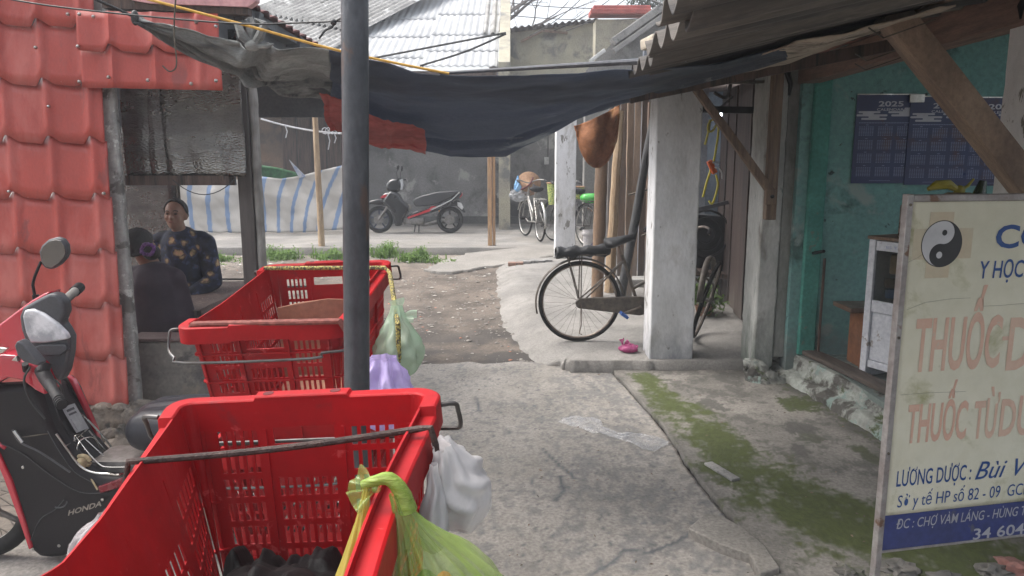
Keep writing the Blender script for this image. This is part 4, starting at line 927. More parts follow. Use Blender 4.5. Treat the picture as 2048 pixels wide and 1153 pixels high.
# brown cloth sack hanging
m_sack = mat('rust_brown_canvas', (.34, .135, .05), (.24, .095, .04), scale=3, rough=.85, bump=.2, transl=.25, stain=((.42, .24, .11), 2.2, .58, .15))
cy_ = 7.2; L_ = [(1150, 250), (1160, 285), (1172, 308), (1190, 325), (1205, 335), (1218, 332), (1230, 300), (1236, 250), (1240, 212)]
def sackf(a, b):
    top_ = PY(1148+92*a, 252-42*a**1.3, cy_); bx = 1152+84*a; by = 252+85*(4*a*(1-a))**.55 if a < .78 else 252+85*(4*a*(1-a))**.55-20*(a-.78)
    bot = PY(bx, by, cy_); p = top_+(bot-top_)*b
    return p+V((0, -.10*sin(pi*a)*sin(pi*min(1, b*1.1))+.035*sin(a*9+b*3)+.03*fbm(a*4, b*4, 2), 0))
o = MB().grid(sackf, 40, 24).build('brown_cloth', m_sack, None, smooth=True, solid=.006); tag(o, 'rust-brown cloth sack hanging below the right end of the dark netting', 'cloth')

# ------------------------------------------------------------ dark shade netting with a red patch, pipe and ropes
m_net = mat('dark_shade_net', (.092, .112, .155), (.11, .128, .165), scale=2.2, rough=.62, bump=.25, bscale=120, grain=.12, transl=.5, stain=[((.26, .28, .29), 2.0, .62, .06), ((.06, .07, .09), 1.6, .52, .2)], stretch=(.35, 1.2, 1.2))
m_netg = mat('faded_grey_net', (.30, .31, .30), (.20, .205, .20), scale=3, rough=.8, bump=.3, bscale=120, transl=.3, stain=[((.38, .39, .37), 2.5, .55, .14), ((.09, .095, .10), 2.2, .55, .1)], stretch=(.5, 1.8, 1.8))
NT = [(272, 38, 3.1), (330, 50, 3.1), (400, 70, 3.12), (470, 90, 3.15), (510, 92, 3.2), (560, 97, 3.2), (640, 104, 3.2), (690, 112, 3.2), (800, 135, 3.2), (900, 146, 3.2), (1050, 149, 3.15), (1180, 147, 3.1), (1270, 143, 3.05), (1400, 128, 3.0), (1500, 112, 3.0), (1572, 100, 3.0)]
NB = [(274, 42, 3.12), (330, 80, 3.2), (400, 118, 3.3), (470, 148, 3.4), (510, 168, 3.5), (560, 188, 3.7), (640, 200, 4.0), (690, 240, 4.2), (800, 292, 4.5), (900, 318, 4.6), (1010, 314, 4.6), (1090, 274, 4.5), (1160, 240, 4.4), (1250, 212, 4.2), (1400, 172, 3.9), (1575, 122, 3.3)]
def lerpl(L_, a):
    k = a*(len(L_)-1); i = min(int(k), len(L_)-2); f = k-i; f2 = f
    return [L_[i][j]*(1-f2)+L_[i+1][j]*f2 for j in range(3)]
def netf(a, b):
    T = lerpl(NT, a); B = lerpl(NB, a); p = PY(*T[:2], T[2]); q = PY(*B[:2], B[2]); r = p+(q-p)*b
    sag = .10*sin(pi*b)*sin(pi*min(1, a*1.1)); px_ = T[0]
    f_ = .028*sin(b*11+a*7+1.5*fbm(a*5, b*2, 4))*(1 if a < .5 else .55)+.05*fbm(a*6+b*1.5, b*4.5, 6)+.03*abs(fbm(a*9+b*4, b*9, 3, 3))
    f_ += .07*sstep(.52, .62, b+.05*sin(a*6))*sstep(.45, .6, a)-.05*sstep(.80, .86, b)*sstep(.45, .6, a)
    g_ = math.exp(-((a-.27)/.06)**2)                         # gathers radiating from the tie knot
    f_ += g_*.05*sin((b*7)+(a-.27)*60)
    return r+V((0, sag*.6+f_*.8, -sag*.35+f_*.5))
mb = MB().grid(netf, 190, 40)
W_ = 191
mb.m = [0 if ((i % 190)/190 < .42) else 1 for i in range(len(mb.f))]
t = thing('shade_netting', 'large sagging blue-black shade net strung across the lane, faded grey at its left end', 'netting', PY(900, 146, 3.2))
ms = [i for i in range(len(mb.f))]
for nm, mi, mm in (('faded_end', 0, m_netg), ('net', 1, m_net)):
    b_ = MB(); b_.v = mb.v; b_.f = [f for f, k in zip(mb.f, mb.m) if k == mi]; b_.m = [0]*len(b_.f); o = b_.build(nm, mm, t, smooth=True, angle=180)
    bm = bmesh.new(); bm.from_mesh(o.data); bmesh.ops.delete(bm, geom=[v for v in bm.verts if not v.link_faces], context='VERTS'); bm.to_mesh(o.data); bm.free()
    md = o.modifiers.new('s', 'SOLIDIFY'); md.thickness = .003
# knot with loops
kc = PY(505, 92, 3.12); mb = MB()
for s_ in (-1, 1):
    mb.tube([kc, kc+V((.035*s_, -.01, .035)), kc+V((.055*s_, 0, .085)), kc+V((.02*s_, .01, .10)), kc+V((-.005, .01, .04)), kc], [.012, .02, .018, .014, .012, .01], 8)
mb.ell(kc, (.03, .03, .022)); mb.tube([kc, kc+V((.06, -.01, -.005)), kc+V((.09, -.01, .006))], [.012, .009, .003], 6); mb.build('tie_knot', m_netg, t, smooth=True)
mb = MB(); k2 = PY(270, 36, 3.1); mb.ell(k2, (.016, .016, .03)); mb.build('end_knot', M['cable'], t, smooth=True)
# red patch
m_redc = mat('red_tarp_cloth', (.55, .14, .125), (.40, .10, .09), scale=3, rough=.8, bump=.3, bscale=25, transl=.35, stretch=(.7, 1, 2))
RT = [(655, 192, 3.7), (700, 212, 3.75), (760, 232, 3.82), (810, 252, 3.9), (858, 266, 3.95)]; RB = [(674, 264, 4.0), (700, 272, 4.05), (760, 290, 4.15), (800, 300, 4.2), (859, 311, 4.25)]
def redf(a, b):
    T = lerpl(RT, a); B = lerpl(RB, a); p = PY(*T[:2], T[2]); q = PY(*B[:2], B[2]); return p+(q-p)*b+V((0, -.16+.03*sin(b*7+a*4)+.018*fbm(a*6, b*6), .012*sin(a*9)+.01*fbm(a*20, 2)))
o = MB().grid(redf, 40, 20).build('red_cloth', m_redc, None, smooth=True, solid=.003); tag(o, 'dusty red cloth strip sewn beneath the dark netting behind the pipe', 'cloth')
# pipe carrying the net
a, b = PY(880, 147, 3.25), PY(1372, 118, 2.9)
o = MB().tube([a+(b-a)*k/6 for k in range(7)], [.006+.0012*k for k in range(7)], 8).build('thin_pipe', M['steel'], None, smooth=True); tag(o, 'thin dark pipe slanting above the net edge up to the wavy eave', 'pipe')
a, b, c = PY(262, -10, 3.0), PY(690, 105, 3.1), PY(898, 148, 3.2)
m_rope = mat('yellow_rope', (.62, .36, .06), (.5, .28, .05), scale=30, bump=.2)
o = MB().tube(smoothp([a, PY(480, 48, 3.05), b, c]), .0055, 7).build('yellow_rope', m_rope, None, smooth=True); tag(o, 'taut orange-yellow rope running above the net from the top left', 'rope')
a = PY(40, -8, 3.0)
o = MB().tube(smoothp([PY(-20, -8, 3.0), PY(100, 12, 3.0), PY(280, 32, 3.0), PY(480, 48, 3.0), PY(600, 46, 3.0), PY(690, 42, 2.9)]), .0035, 6).build('black_cable', M['cable'], None, smooth=True); tag(o, 'sagging black cable from the top left corner to the steel pipe', 'cable')
o = MB().tube(smoothp([PY(170, -10, 3.0), PY(220, 12, 3.05), PY(268, 34, 3.1)]), .006, 6).build('black_tie_rope', M['cable'], None, smooth=True); tag(o, 'short thick black rope holding the far left knot of the net', 'rope')
mb = MB(); kc = PY(667, 45, 2.9); mb.ell(kc, .012); mb.tube(smoothp([kc, PY(664, 55, 2.9), PY(650, 62, 2.9), PY(638, 78, 2.9)]), .004, 5); mb.tube(smoothp([kc, PY(690, 33, 2.9)]), .004, 5)
o = mb.build('cable_knot', M['cable'], None, smooth=True); tag(o, 'knot with a dangling tail on the black cable left of the pipe', 'knot')
o = MB().tube(smoothp([PY(352, -10, 2.9), PY(348, 60, 2.9), PY(353, 120, 2.9), PY(350, 138, 2.9), PY(338, 143, 2.9), PY(325, 132, 2.9)]), .003, 5).build('wire_hook', M['rust'], None, smooth=True); tag(o, 'long rusty wire hook dangling before the red sheets', 'hook')
o = MB().tube(smoothp([PY(740, 118, 9), PY(860, 95, 9), PY(1012, 66, 9)]), .012, 5).build('guy_wire', M['cable'], None); tag(o, 'upper thin cable slanting across the white roof', 'wire', 'cables over the white roof')
o = MB().tube(smoothp([PY(840, 132, 9), PY(930, 104, 9), PY(1012, 68, 9)]), .012, 5).build('guy_wire', M['cable'], None); tag(o, 'lower thin cable slanting across the white roof', 'wire', 'cables over the white roof')
o = MB().tube([PY(1290, -5, 2.4), PY(1366, 26, 1.9)], .003, 5).build('eave_wire', M['cable'], None); tag(o, 'short dark wire running down to the wavy eave corner', 'wire')
# ------------------------------------------------------------ steel pipe in the middle
a, b = PY(709, -60, 1.72), PY(714, 790, 1.72); d = (a-b); b2 = b+d*((0-b.z)/d.z)
t = thing('steel_pipe_post', 'grey galvanised steel pipe standing in the middle of the picture', 'post', (b2.x, b2.y, 0))
a2 = b2+(a-b2)*1.25
MB().tube([b2+(a2-b2)*k/20 for k in range(21)], .0305, 28).build('pipe', M['steel'], t, smooth=True)

# ------------------------------------------------------------ calendars
CY = SWY-.012
m_navy = mat('navy_print', (.012, .028, .11), (.018, .024, .09), scale=6, rough=.35, bump=0, grain=.05, stain=((.05, .018, .035), 3, .55, .15))
m_prt = mat('pale_print', (.50, .50, .56), bump=0, grain=0, rough=.4); m_dates = mat('date_print', (.30, .34, .52), bump=0, grain=0, rough=.4)
def calendar(px0, px1, pt, pb, Y, lab):
    a, b = PY(px0, pt, Y), PY(px1, pb, Y); w_ = b.x-a.x; h_ = a.z-PY(px0, pb, Y).z
    t = thing('wall_calendar', lab, 'calendar', (a.x+w_/2, Y, a.z), 'navy 2025 calendars pinned in a row')
    MB().b2((a.x, Y, a.z-h_), (b.x, Y+.004, a.z)).build('sheet', m_navy, t); H = V((1, 0, 0)); U = V((0, 0, 1)); O = V((a.x, Y, a.z-h_))
    MB().b2((a.x, Y-.005, a.z-.008), (b.x, Y-.001, a.z)).build('top_rail', M['chrome'], t)
    text_part('2025', t, 'year_print', m_prt, O+H*w_*.36+U*h_*.862, H, U, w_*.41, h_*.062, off=.022)
    text_part('CALENDAR', t, 'title_print', m_prt, O+H*w_*.34+U*h_*.813, H, U, w_*.44, h_*.03, off=.016)
    mb = MB()
    for cx, cy, ww in ((.22, .797, .36), (.74, .797, .42), (.26, .762, .52), (.76, .762, .36), (.30, .723, .42), (.92, .837, .26)):
        x0_ = max(.01, cx-ww/2); x1_ = min(.99, cx+ww/2); y_ = cy
        n = 6; r = h_*.011; pts = []
        for i in range(n+1): an = pi/2+pi*i/n; pts.append(O+H*(x0_*w_+r+r*cos(an))+U*(y_*h_+r*sin(an)))
        for i in range(n+1): an = -pi/2+pi*i/n; pts.append(O+H*(x1_*w_-r+r*cos(an))+U*(y_*h_+r*sin(an)))
        mb.add([p+V((0, -.0012-.0001*cx, 0)) for p in pts], [list(range(len(pts)))])
    for cx, cy in ((.20, .78), (.30, .742), (.80, .78), (.86, .815)):
        q = O+H*(w_*cx)+U*(h_*cy)+V((0, -.0014, 0)); mb.add([q+H*-.03*w_*3+U*-.012*h_, q+H*.03*w_*3+U*-.012*h_, q+H*.03*w_*3+U*.012*h_, q+H*-.03*w_*3+U*.012*h_], [(0, 1, 2, 3)])
    mb.build('cloud_print', m_prt, t)
    mb = MB(); rc = random.Random(int(px0))
    def dash(x, y, ww, hh):
        q = O+H*(w_*x)+U*(h_*y)+V((0, -.0013, 0)); mb.add([q, q+H*ww*w_, q+H*ww*w_+U*hh*h_, q+U*hh*h_], [(0, 1, 2, 3)])
    for k in range(34): dash(.06+.026*k, .675, .018, .008)
    for r in range(4):
        for c in range(3):
            x_ = .07+.315*c; y_ = .645-.152*r; dash(x_+.11, y_+.008, .04, .006)
            for rr_ in range(7):
                for d_ in range(7): dash(x_+.036*d_, y_-.014-.0155*rr_, .022, .0058)
    for k in range(22): dash(.3+.016*k, .028, .012, .004)
    mb.build('dates_print', m_dates, t)
calendar(1715, 1821, 188, 367, CY, 'leftmost navy 2025 calendar on the teal wall')
calendar(1823, 1931, 192, 370, CY-.006, 'middle navy 2025 calendar behind the slanting brace')
calendar(1933, 2041, 194, 372, CY, 'rightmost navy 2025 calendar partly hidden by the near pillar')
c = PY(1834, 197, CY-.015); o = MB().box(c, (.11, .012, .06), None, .004).build('tape_clip', M['chrome'], None); tag(o, 'shiny tape patch joining two calendar tops', 'tape')

# ------------------------------------------------------------ glass cabinet, bench, jars, bags in the shop
m_cab = mat('white_cabinet_paint', (.55, .56, .60), (.47, .48, .52), scale=3, rough=.45, bump=.05, stain=((.25, .22, .2), 9, .70, .05))
t = thing('white_cabinet', 'white wooden cabinet with a glazed upper door behind the signboard', 'cabinet', (2.6, 4.8, .24))
ca_, cb_ = PY(1717, 752, 5.0), PY(1779, 767, 4.85); cdir = V((cb_.x-ca_.x, -.30, 0)).normalized(); cn = V((-cdir.y, cdir.x, 0))
c0 = V((ca_.x, 5.0, .24)); CW, CD, CHT = .62, .42, .95
def cb(u0, u1, v0, v1, z0, z1, name, m, bev=.004):
    P0 = [c0+cdir*u+cn*v for u, v in ((u0, v0), (u1, v0), (u1, v1), (u0, v1))]
    return MB().prism([p+V((0, 0, z0)) for p in P0], (0, 0, z1-z0)).build(name, m, t, bevel=bev)
cb(0, .05, 0, CD, 0, CHT, 'side_stile', m_cab); cb(CW-.05, CW, 0, CD, 0, CHT, 'side_stile', m_cab)
cb(.052, CW-.052, .01, .04, .07, .12, 'bottom_rail', m_cab); cb(.052, CW-.052, .005, .04, .46, .54, 'middle_rail', m_cab); cb(.052, CW-.052, .02, .035, .122, .458, 'lower_panel', m_cab)
cb(.052, CW-.052, .005, .04, .88, .945, 'top_rail', m_cab); cb(-.01, CW+.01, -.01, CD+.01, .952, .975, 'cabinet_top', M['wood']); cb(.052, CW-.052, .2, CD, .50, .52, 'shelf', m_cab); cb(.052, CW-.052, CD-.02, CD, .07, .945, 'back_panel', m_cab)
text_part('BS T.V. ĐÔNG Y', t, 'faded_lettering', m_dates, c0+cdir*.13+cn*.004+V((0, 0, .90)), cdir, V((0, 0, 1)), .32, .018)
mg = mat('cabinet_glass', (.02, .025, .02), rough=.08, bump=0, alpha=.35); cb(.052, CW-.052, .018, .022, .54, .88, 'glass_pane', mg, 0)
mb = MB(); rq = random.Random(9)
pk = [mat('packet_%s' % n_, c_, bump=.1) for n_, c_ in (('ochre', (.40, .27, .12)), ('blue', (.05, .13, .32)), ('white', (.5, .5, .48)), ('brown', (.16, .10, .06)))]
for k, (u, z, sx, sz, mi) in enumerate(((.15, .56, .12, .06, 1), (.28, .56, .12, .07, 3), (.42, .56, .13, .06, 1), (.13, .63, .10, .06, 3), (.25, .64, .10, .05, 2), (.36, .64, .10, .06, 2), (.47, .64, .09, .07, 3), (.16, .72, .16, .13, 0), (.34, .74, .18, .12, 0), (.48, .72, .08, .11, 3))):
    q = c0+cdir*u+cn*(.10+.05*(k % 3)); b_ = MB(); b_.box(q+V((0, 0, z+sz/2)), (sx, .08, sz), RZ(-25+rq.uniform(-8, 8)), .012)
    o = b_.build('packet', pk[mi], t, smooth=True)
ct = c0+V((0, 0, .975))
def jar(u, v, r, h, lab, liquid=(.16, .10, .07)):
    c = ct+cdir*u+cn*v; t = thing('plastic_jar', lab, 'jar', c, 'herb jars on the cabinet')
    MB().lathe([(0, .001), (r*.95, .001), (r, .01), (r, h*.82), (r*.72, h*.92), (r*.7, h*.93)], c, None, 18).build('body', mat('jar_herbs', liquid, tuple(q*.6 for q in liquid), rough=.3, scale=20), t, smooth=True)
    MB().lathe([(0, h*.93), (r*.8, h*.93), (r*.8, h), (0, h+.001)], c, None, 18).build('lid', mat('jar_lid', (.10, .20, .20), bump=0), t, smooth=True)
    MB().b2((c.x-r*.4, c.y-r*1.03, c.z+h*.35), (c.x+r*.35, c.y-r*.9, c.z+h*.62)).build('label', mat('jar_label', (.5, .38, .22), bump=0), t)
jar(.19, .15, .075, .25, 'brown herb jar with a tan label, leftmost on the cabinet'); jar(.34, .11, .075, .24, 'cloudy herb jar beside the signboard edge', (.22, .17, .14))
m_ybag = mat('yellow_bag_film', (.50, .42, .04), (.36, .30, .04), scale=5, rough=.3, bump=.3, bscale=18, transl=.3)
c = ct+cdir*.42+cn*.26; t = thing('yellow_bag', 'knotted bag of dried herbs with yellow ears above the signboard', 'bag', c)
mb = MB().grid(lambda a, b: c+V(((.20*sin(pi*min(1, b*.93+.03))**.6+.012*sin(a*2*pi*7))*cos(2*pi*a)*(1-.0*b), (.15*sin(pi*min(1, b*.93+.03))**.6+.01*sin(a*2*pi*9))*sin(2*pi*a), .30*b)), 48, 18, cu=True)
mb.build('body', mat('herb_bag', (.26, .19, .09), (.15, .11, .06), scale=14, bump=.4, rough=.5), t, smooth=True)
kz = c+V((0, 0, .31)); mb = MB(); mb.ell(kz, (.035, .03, .035)); mb.tube([kz, kz+V((-.07, 0, .04)), kz+V((-.15, 0, .035)), kz+V((-.20, 0, .01))], [.015, .03, .03, .012], 8); mb.tube([kz, kz+V((.05, 0, .03)), kz+V((.085, 0, .075))], [.012, .01, .006], 6); mb.build('tied_top', m_ybag, t, smooth=True)
o = MB().tube([PY(1958, 392, 4.6), PY(1966, 362, 4.6)], [.04, .022], 10).build('dark_bottle', mat('bottle', (.02, .03, .01), rough=.2, bump=0), None, smooth=True); tag(o, 'neck of a dark bottle peeking over the signboard', 'bottle')
t = thing('wooden_bench', 'brown wooden bench at the teal wall left of the cabinet', 'bench', (2.75, 5.35, .24))
ba_ = PY(1680, 608, 5.3); bw = mat('bench_wood', (.25, .105, .05), (.17, .075, .04), scale=4, rough=.5)
MB().b2((ba_.x, 5.12, ba_.z-.035), (ba_.x+1.1, 5.42, ba_.z)).build('seat', mat('bench_top', (.14, .085, .06), (.10, .065, .05), rough=.4), t, bevel=.005)
for dx in (.12, .9): MB().b2((ba_.x+dx, 5.15, .24), (ba_.x+dx+.05, 5.39, ba_.z-.036)).build('leg', bw, t, bevel=.004); 
MB().prism([(ba_.x+.10, 5.14, .245), (ba_.x+.14, 5.14, .29), (ba_.x+.20, 5.14, .30), (ba_.x+.26, 5.14, .29), (ba_.x+.30, 5.14, .245), (ba_.x+.30, 5.14, ba_.z-.037), (ba_.x+.10, 5.14, ba_.z-.037)], (0, .02, 0)).build('end_board', bw, t)
o = MB().tube([PY(1626, 507, SWY-.04), PY(1648, 503, SWY-.2)], .012, 6).build('wall_peg', M['black'], None); tag(o, 'black peg sticking out of the teal wall by the jamb', 'peg')
o = MB().tube([(a0+.46, 5.50, .25), (a0+.44, 5.45, 1.0)], .010, 6).build('thin_stick', M['darkWood'], None); tag(o, 'thin dark stick leaning in the corner by the teal jamb', 'stick')

# ------------------------------------------------------------ signboard
SO = V((PY(1786, 750, 2.65).x, 2.65, 0)); Hs = V((sin(rad(78.5)), cos(rad(78.5)), 0)); Us = V((0, 0, 1)); Ns = Hs.cross(Us)
def sp_(px, py):
    p = PP(px, py, SO, Ns); return (p-SO).dot(Hs), p.z
def sq(u, z, n=0): return SO+Hs*u+Us*z+Ns*n
zt = sp_(1813, 392)[1]; zb_ = sp_(1762, 1103)[1]; SWd = 1.12
t = thing('signboard', 'weathered cream signboard on metal legs with blue lettering and a yin-yang emblem', 'sign', SO)
m_sign = mat('dirty_cream_banner', (.66, .63, .50), (.58, .56, .44), scale=2, rough=.55, bump=.12, bscale=14, grain=.06, stain=[((.30, .29, .13), 2.6, .60, .2), ((.42, .39, .27), 8, .73, .08)])
def panel(u0, u1, z0, z1, th, name, m, n0=0, bevel=0): return MB().prism([sq(u0, z0, n0), sq(u1, z0, n0), sq(u1, z1, n0), sq(u0, z1, n0)], Ns*-th).build(name, m, t, bevel=bevel)
band = sp_(1775, 1031)[1]
MB().grid(lambda a, b: sq(.012+(SWd-.02)*a, band+(zt-.012-band)*b, .001+.0007*fbm(a*5, b*9)), 40, 60).build('banner', m_sign, t, smooth=True, solid=.002, offset=0)
panel(.012, SWd-.008, zb_+.004, band-.001, .005, 'blue_band', mat('blue_band', (.025, .04, .17), (.03, .04, .14), scale=4, rough=.5, bump=.05, stain=((.09, .09, .12), 7, .66, .1)), .002)
m_fr = mat('sign_frame_metal', (.36, .34, .33), (.26, .23, .22), scale=8, rough=.45, metal=.4, stain=((.16, .09, .06), 9, .64, .08))
fr_ = MB(); fr_.prism([sq(-.012, 0, .012), sq(.012, 0, .012), sq(.012, zt+.006, .012), sq(-.012, zt+.006, .012)], Ns*-.03); fr_.build('left_leg', m_fr, t, bevel=.002)
fr_ = MB(); fr_.prism([sq(SWd-.012, 0, .012), sq(SWd+.012, 0, .012), sq(SWd+.012, zt+.006, .012), sq(SWd-.012, zt+.006, .012)], Ns*-.03); fr_.build('right_leg', m_fr, t, bevel=.002)
panel(.013, SWd-.013, zt-.022, zt+.004, .026, 'top_bar', m_fr, .010, .004)
panel(.013, SWd-.013, zb_-.006, zb_+.003, .02, 'bottom_bar', m_fr, .006, .002)
for py in (410, 675, 905): 
    u, z = sp_(1811-(py-392)*.072, py); MB().ell(sq(0.0, z, .013), .0055).build('rivet', M['rust'], t)
m_blue = mat('blue_lettering', (.008, .055, .23), (.012, .065, .23), bump=0, grain=.05, rough=.5)
m_salm = mat('faded_salmon_lettering', (.60, .37, .28), (.60, .42, .32), scale=5, bump=0, grain=.05, rough=.55, stain=((.5, .45, .36), 14, .68, .1))
m_orng = mat('faded_orange_cross', (.53, .44, .31), (.51, .46, .34), bump=0, grain=.05, rough=.55)
m_wlet = mat('white_lettering', (.42, .42, .46), bump=0, grain=.05, rough=.5)
def stext(body, pxa, pya, pxb, cap_py, name, m, off=.0, shear=0, push=.0065, space=1):
    push = .0036; off = off*.45
    u0, z0 = sp_(pxa, pya); u1 = sp_(pxb, pya)[0]; h = sp_(pxa, cap_py)[1]-z0
    return text_part(body, t, name, m, sq(u0, z0), Hs, Us, u1-u0, h, off, shear, space, push)
# crossing bars of the faded emblem, then the yin-yang disc
cu, cz = sp_(1882, 488); rr0 = sp_(1921, 488)[0]-cu
ua, zA = sp_(1822, 520); ub, zB = sp_(1946, 456)
panel(ua, ub, zA, zB, .0008, 'cross_bar', m_orng, .0030)
ua, zA = sp_(1848, 557); ub, zB = sp_(1908, 424)
panel(ua, ub, zA, zB, .0008, 'cross_upright', m_orng, .0034)
def disc(c, r, n, name, m, k=40, a0=0, a1=2*pi):
    return [sq(c[0]+r*cos(a0+(a1-a0)*i/k), c[1]+r*sin(a0+(a1-a0)*i/k), n) for i in range(k+(0 if a1-a0 > 6.2 else 1))]
def fan(pts, name, m): return MB().add(pts, [list(range(len(pts)))]).build(name, m, t)
m_yb = mat('emblem_black', (.018, .018, .02), bump=0, grain=0, rough=.5); m_yw = mat('emblem_white', (.56, .56, .58), bump=0, grain=0, rough=.5)
C_ = (cu, cz); tl = rad(80)
fan(disc(C_, rr0*1.04, .0038, '', None), 'emblem_ring', m_yb); fan(disc(C_, rr0, .0041, '', None), 'emblem_white', m_yw)
def yy(n):
    pts = []; k = 24
    for i in range(k+1): a = tl-pi+pi*i/k; pts.append((cu+rr0*cos(a), cz+rr0*sin(a)))          # right half outer
    c1 = (cu+rr0/2*cos(tl), cz+rr0/2*sin(tl)); c2 = (cu-rr0/2*cos(tl), cz-rr0/2*sin(tl))
    for i in range(1, k+1): a = tl-pi*i/k; pts.append((c1[0]+rr0/2*cos(a), c1[1]+rr0/2*sin(a)))
    for i in range(1, k): a = tl+pi*i/k; pts.append((c2[0]+rr0/2*cos(a), c2[1]+rr0/2*sin(a)))
    return [sq(u, z, n) for u, z in pts], c1, c2
pts, c1, c2 = yy(.0044)
fan(pts, 'emblem_black', m_yb); fan(disc(c1, rr0*.13, .0047, '', None, 20), 'emblem_dot', m_yb); fan(disc(c2, rr0*.15, .0047, '', None, 20), 'emblem_dot', m_yw)
stext('CO', 1988, 496, 2092, 446, 'heading_lettering', m_blue, .05)
stext('Y HỌC', 1956, 557, 2044, 520, 'subtitle_lettering', m_blue, .025, .06)
stext('THUỐC', 1823, 742, 1994, 628, 'large_salmon_lettering', m_salm, .05)
stext('D', 2009, 738, 2056, 626, 'large_salmon_lettering', m_salm, .05)
qa, qb = sp_(2003, 681), sp_(2024, 672); panel(qa[0], qb[0], qa[1], qb[1], .0004, 'letter_bar', m_salm, .0039)
stext('THUỐC', 1810, 885, 1928, 803, 'middle_salmon_lettering', m_salm, .05)
stext('TỪ', 1942, 876, 1990, 796, 'middle_salmon_lettering', m_salm, .05)
stext('DƯ', 1995, 871, 2062, 792, 'middle_salmon_lettering', m_salm, .05)
stext('LƯƠNG DƯỢC :', 1791, 973, 1938, 940, 'name_lettering', m_blue, .022)
stext('Bùi V', 1948, 959, 2052, 922, 'script_lettering', m_blue, .008, .35)
stext('Sở y tế HP số 82 - 09  GCN', 1793, 1015, 2056, 990, 'licence_lettering', m_blue, .0, .04)
stext('ĐC : CHỢ VÀM LÁNG - HÙNG TH', 1791, 1058, 2058, 1038, 'address_lettering', m_wlet, .008, .15)
stext('34 604', 1944, 1079, 2044, 1056, 'phone_lettering', m_wlet, .03)
m_cre = mat('crease_grey', (.3, .29, .24), bump=0)
for q in (((1812, 620), (1850, 605), (1900, 598), (1940, 596)), ((1955, 613), (2000, 611), (2047, 607)), ((1800, 790), (1850, 786), (1930, 783)), ((1815, 525), (1835, 515), (1850, 505))):
    MB().tube([sq(*sp_(*w_), .0030) for w_ in q], .0007, 4).build('crease', m_cre, t)
# rubble at bottom right, stone chip, clear plastic film
t = thing('stone_chip', 'flat oblong stone chip lying at the edge of the moss', 'stone', G(1443, 945, .05))
c = G(1443, 945, .05); MB().box((c.x, c.y, .056), (.055, .24, .016), RZ(22), .007).build('chip', M['concrete'], t, smooth=True)
m_rl = mat('dusty_rubble', (.15, .14, .125), (.09, .085, .075), scale=9, bump=.5, bscale=25, stain=((.05, .065, .02), 7, .6, .08))
for i, (px, py, s_, m_, lab) in enumerate(((2035, 1140, .09, mat('pink_brick', (.34, .15, .12), (.24, .12, .10), scale=9, bump=.5), 'pinkish brick lump at the bottom right corner'), (1985, 1146, .08, m_rl, 'grey rubble lump near the bottom right corner'), (1800, 1140, .09, m_rl, 'grey broken concrete lump beside the sign leg'), (1700, 1150, .07, m_rl, 'small rubble lump left of the sign leg'), (1885, 1165, .09, m_rl, 'broken slab lump below the middle of the signboard'))):
    p = G(px, py, .05); mb = MB(); rq = random.Random(i)
    bm = bmesh.new(); bmesh.ops.create_icosphere(bm, subdivisions=3, radius=s_)
    for v in bm.verts: q = v.co.normalized(); k = .62*(1+.5*fbm(q.x*1.5+i, q.y*1.5, q.z*1.5)+.25*round(2*fbm(q.x*2+i, q.y*2, q.z*2+4))); v.co = V((q.x*s_*k*1.3, q.y*s_*k, max(-.02, q.z*s_*k*.6)))
    mb.add([v.co+p for v in bm.verts], [[v.index for v in f.verts] for f in bm.faces]); bm.free()
    o = mb.build('rubble_lump', m_, None, smooth=True, angle=25); tag(o, lab, 'rubble', 'rubble at the sign foot')
m_film = mat('clear_film', (.75, .77, .80), rough=.2, bump=0, alpha=.22, spec=.8); a = G(1130, 838, .03); b = G(1325, 895, .03); q = b-a; nrm = V((-q.y, q.x, 0)).normalized()
def film(u, v): 
    p = a+q*u+nrm*((v-.5)*(.16+.06*sin(u*9))+.05*fbm(u*3, 1)); return V((p.x, p.y, .030+.020*max(0, fbm(u*7, v*4, 2, 4))+.006*abs(fbm(u*25, v*12))))
o = MB().grid(film, 80, 16).build('plastic_film', m_film, None, smooth=False); tag(o, 'crumpled strip of clear plastic film lying on the slab', 'plastic film')
# joint fill: broken slab piece bottom
bz = [G(*p_, .06) for p_ in ((1376, 1060), (1412, 1030), (1446, 1036), (1490, 1062), (1530, 1095), (1560, 1140), (1520, 1150), (1500, 1112), (1440, 1092))]
o = MB().prism([V((p.x, p.y, .012)) for p in bz], (0, 0, .058)).build('broken_slab_piece', m_apron, None, bevel=.006); tag(o, 'broken pale slab fragment in the joint near the bottom', 'slab fragment')
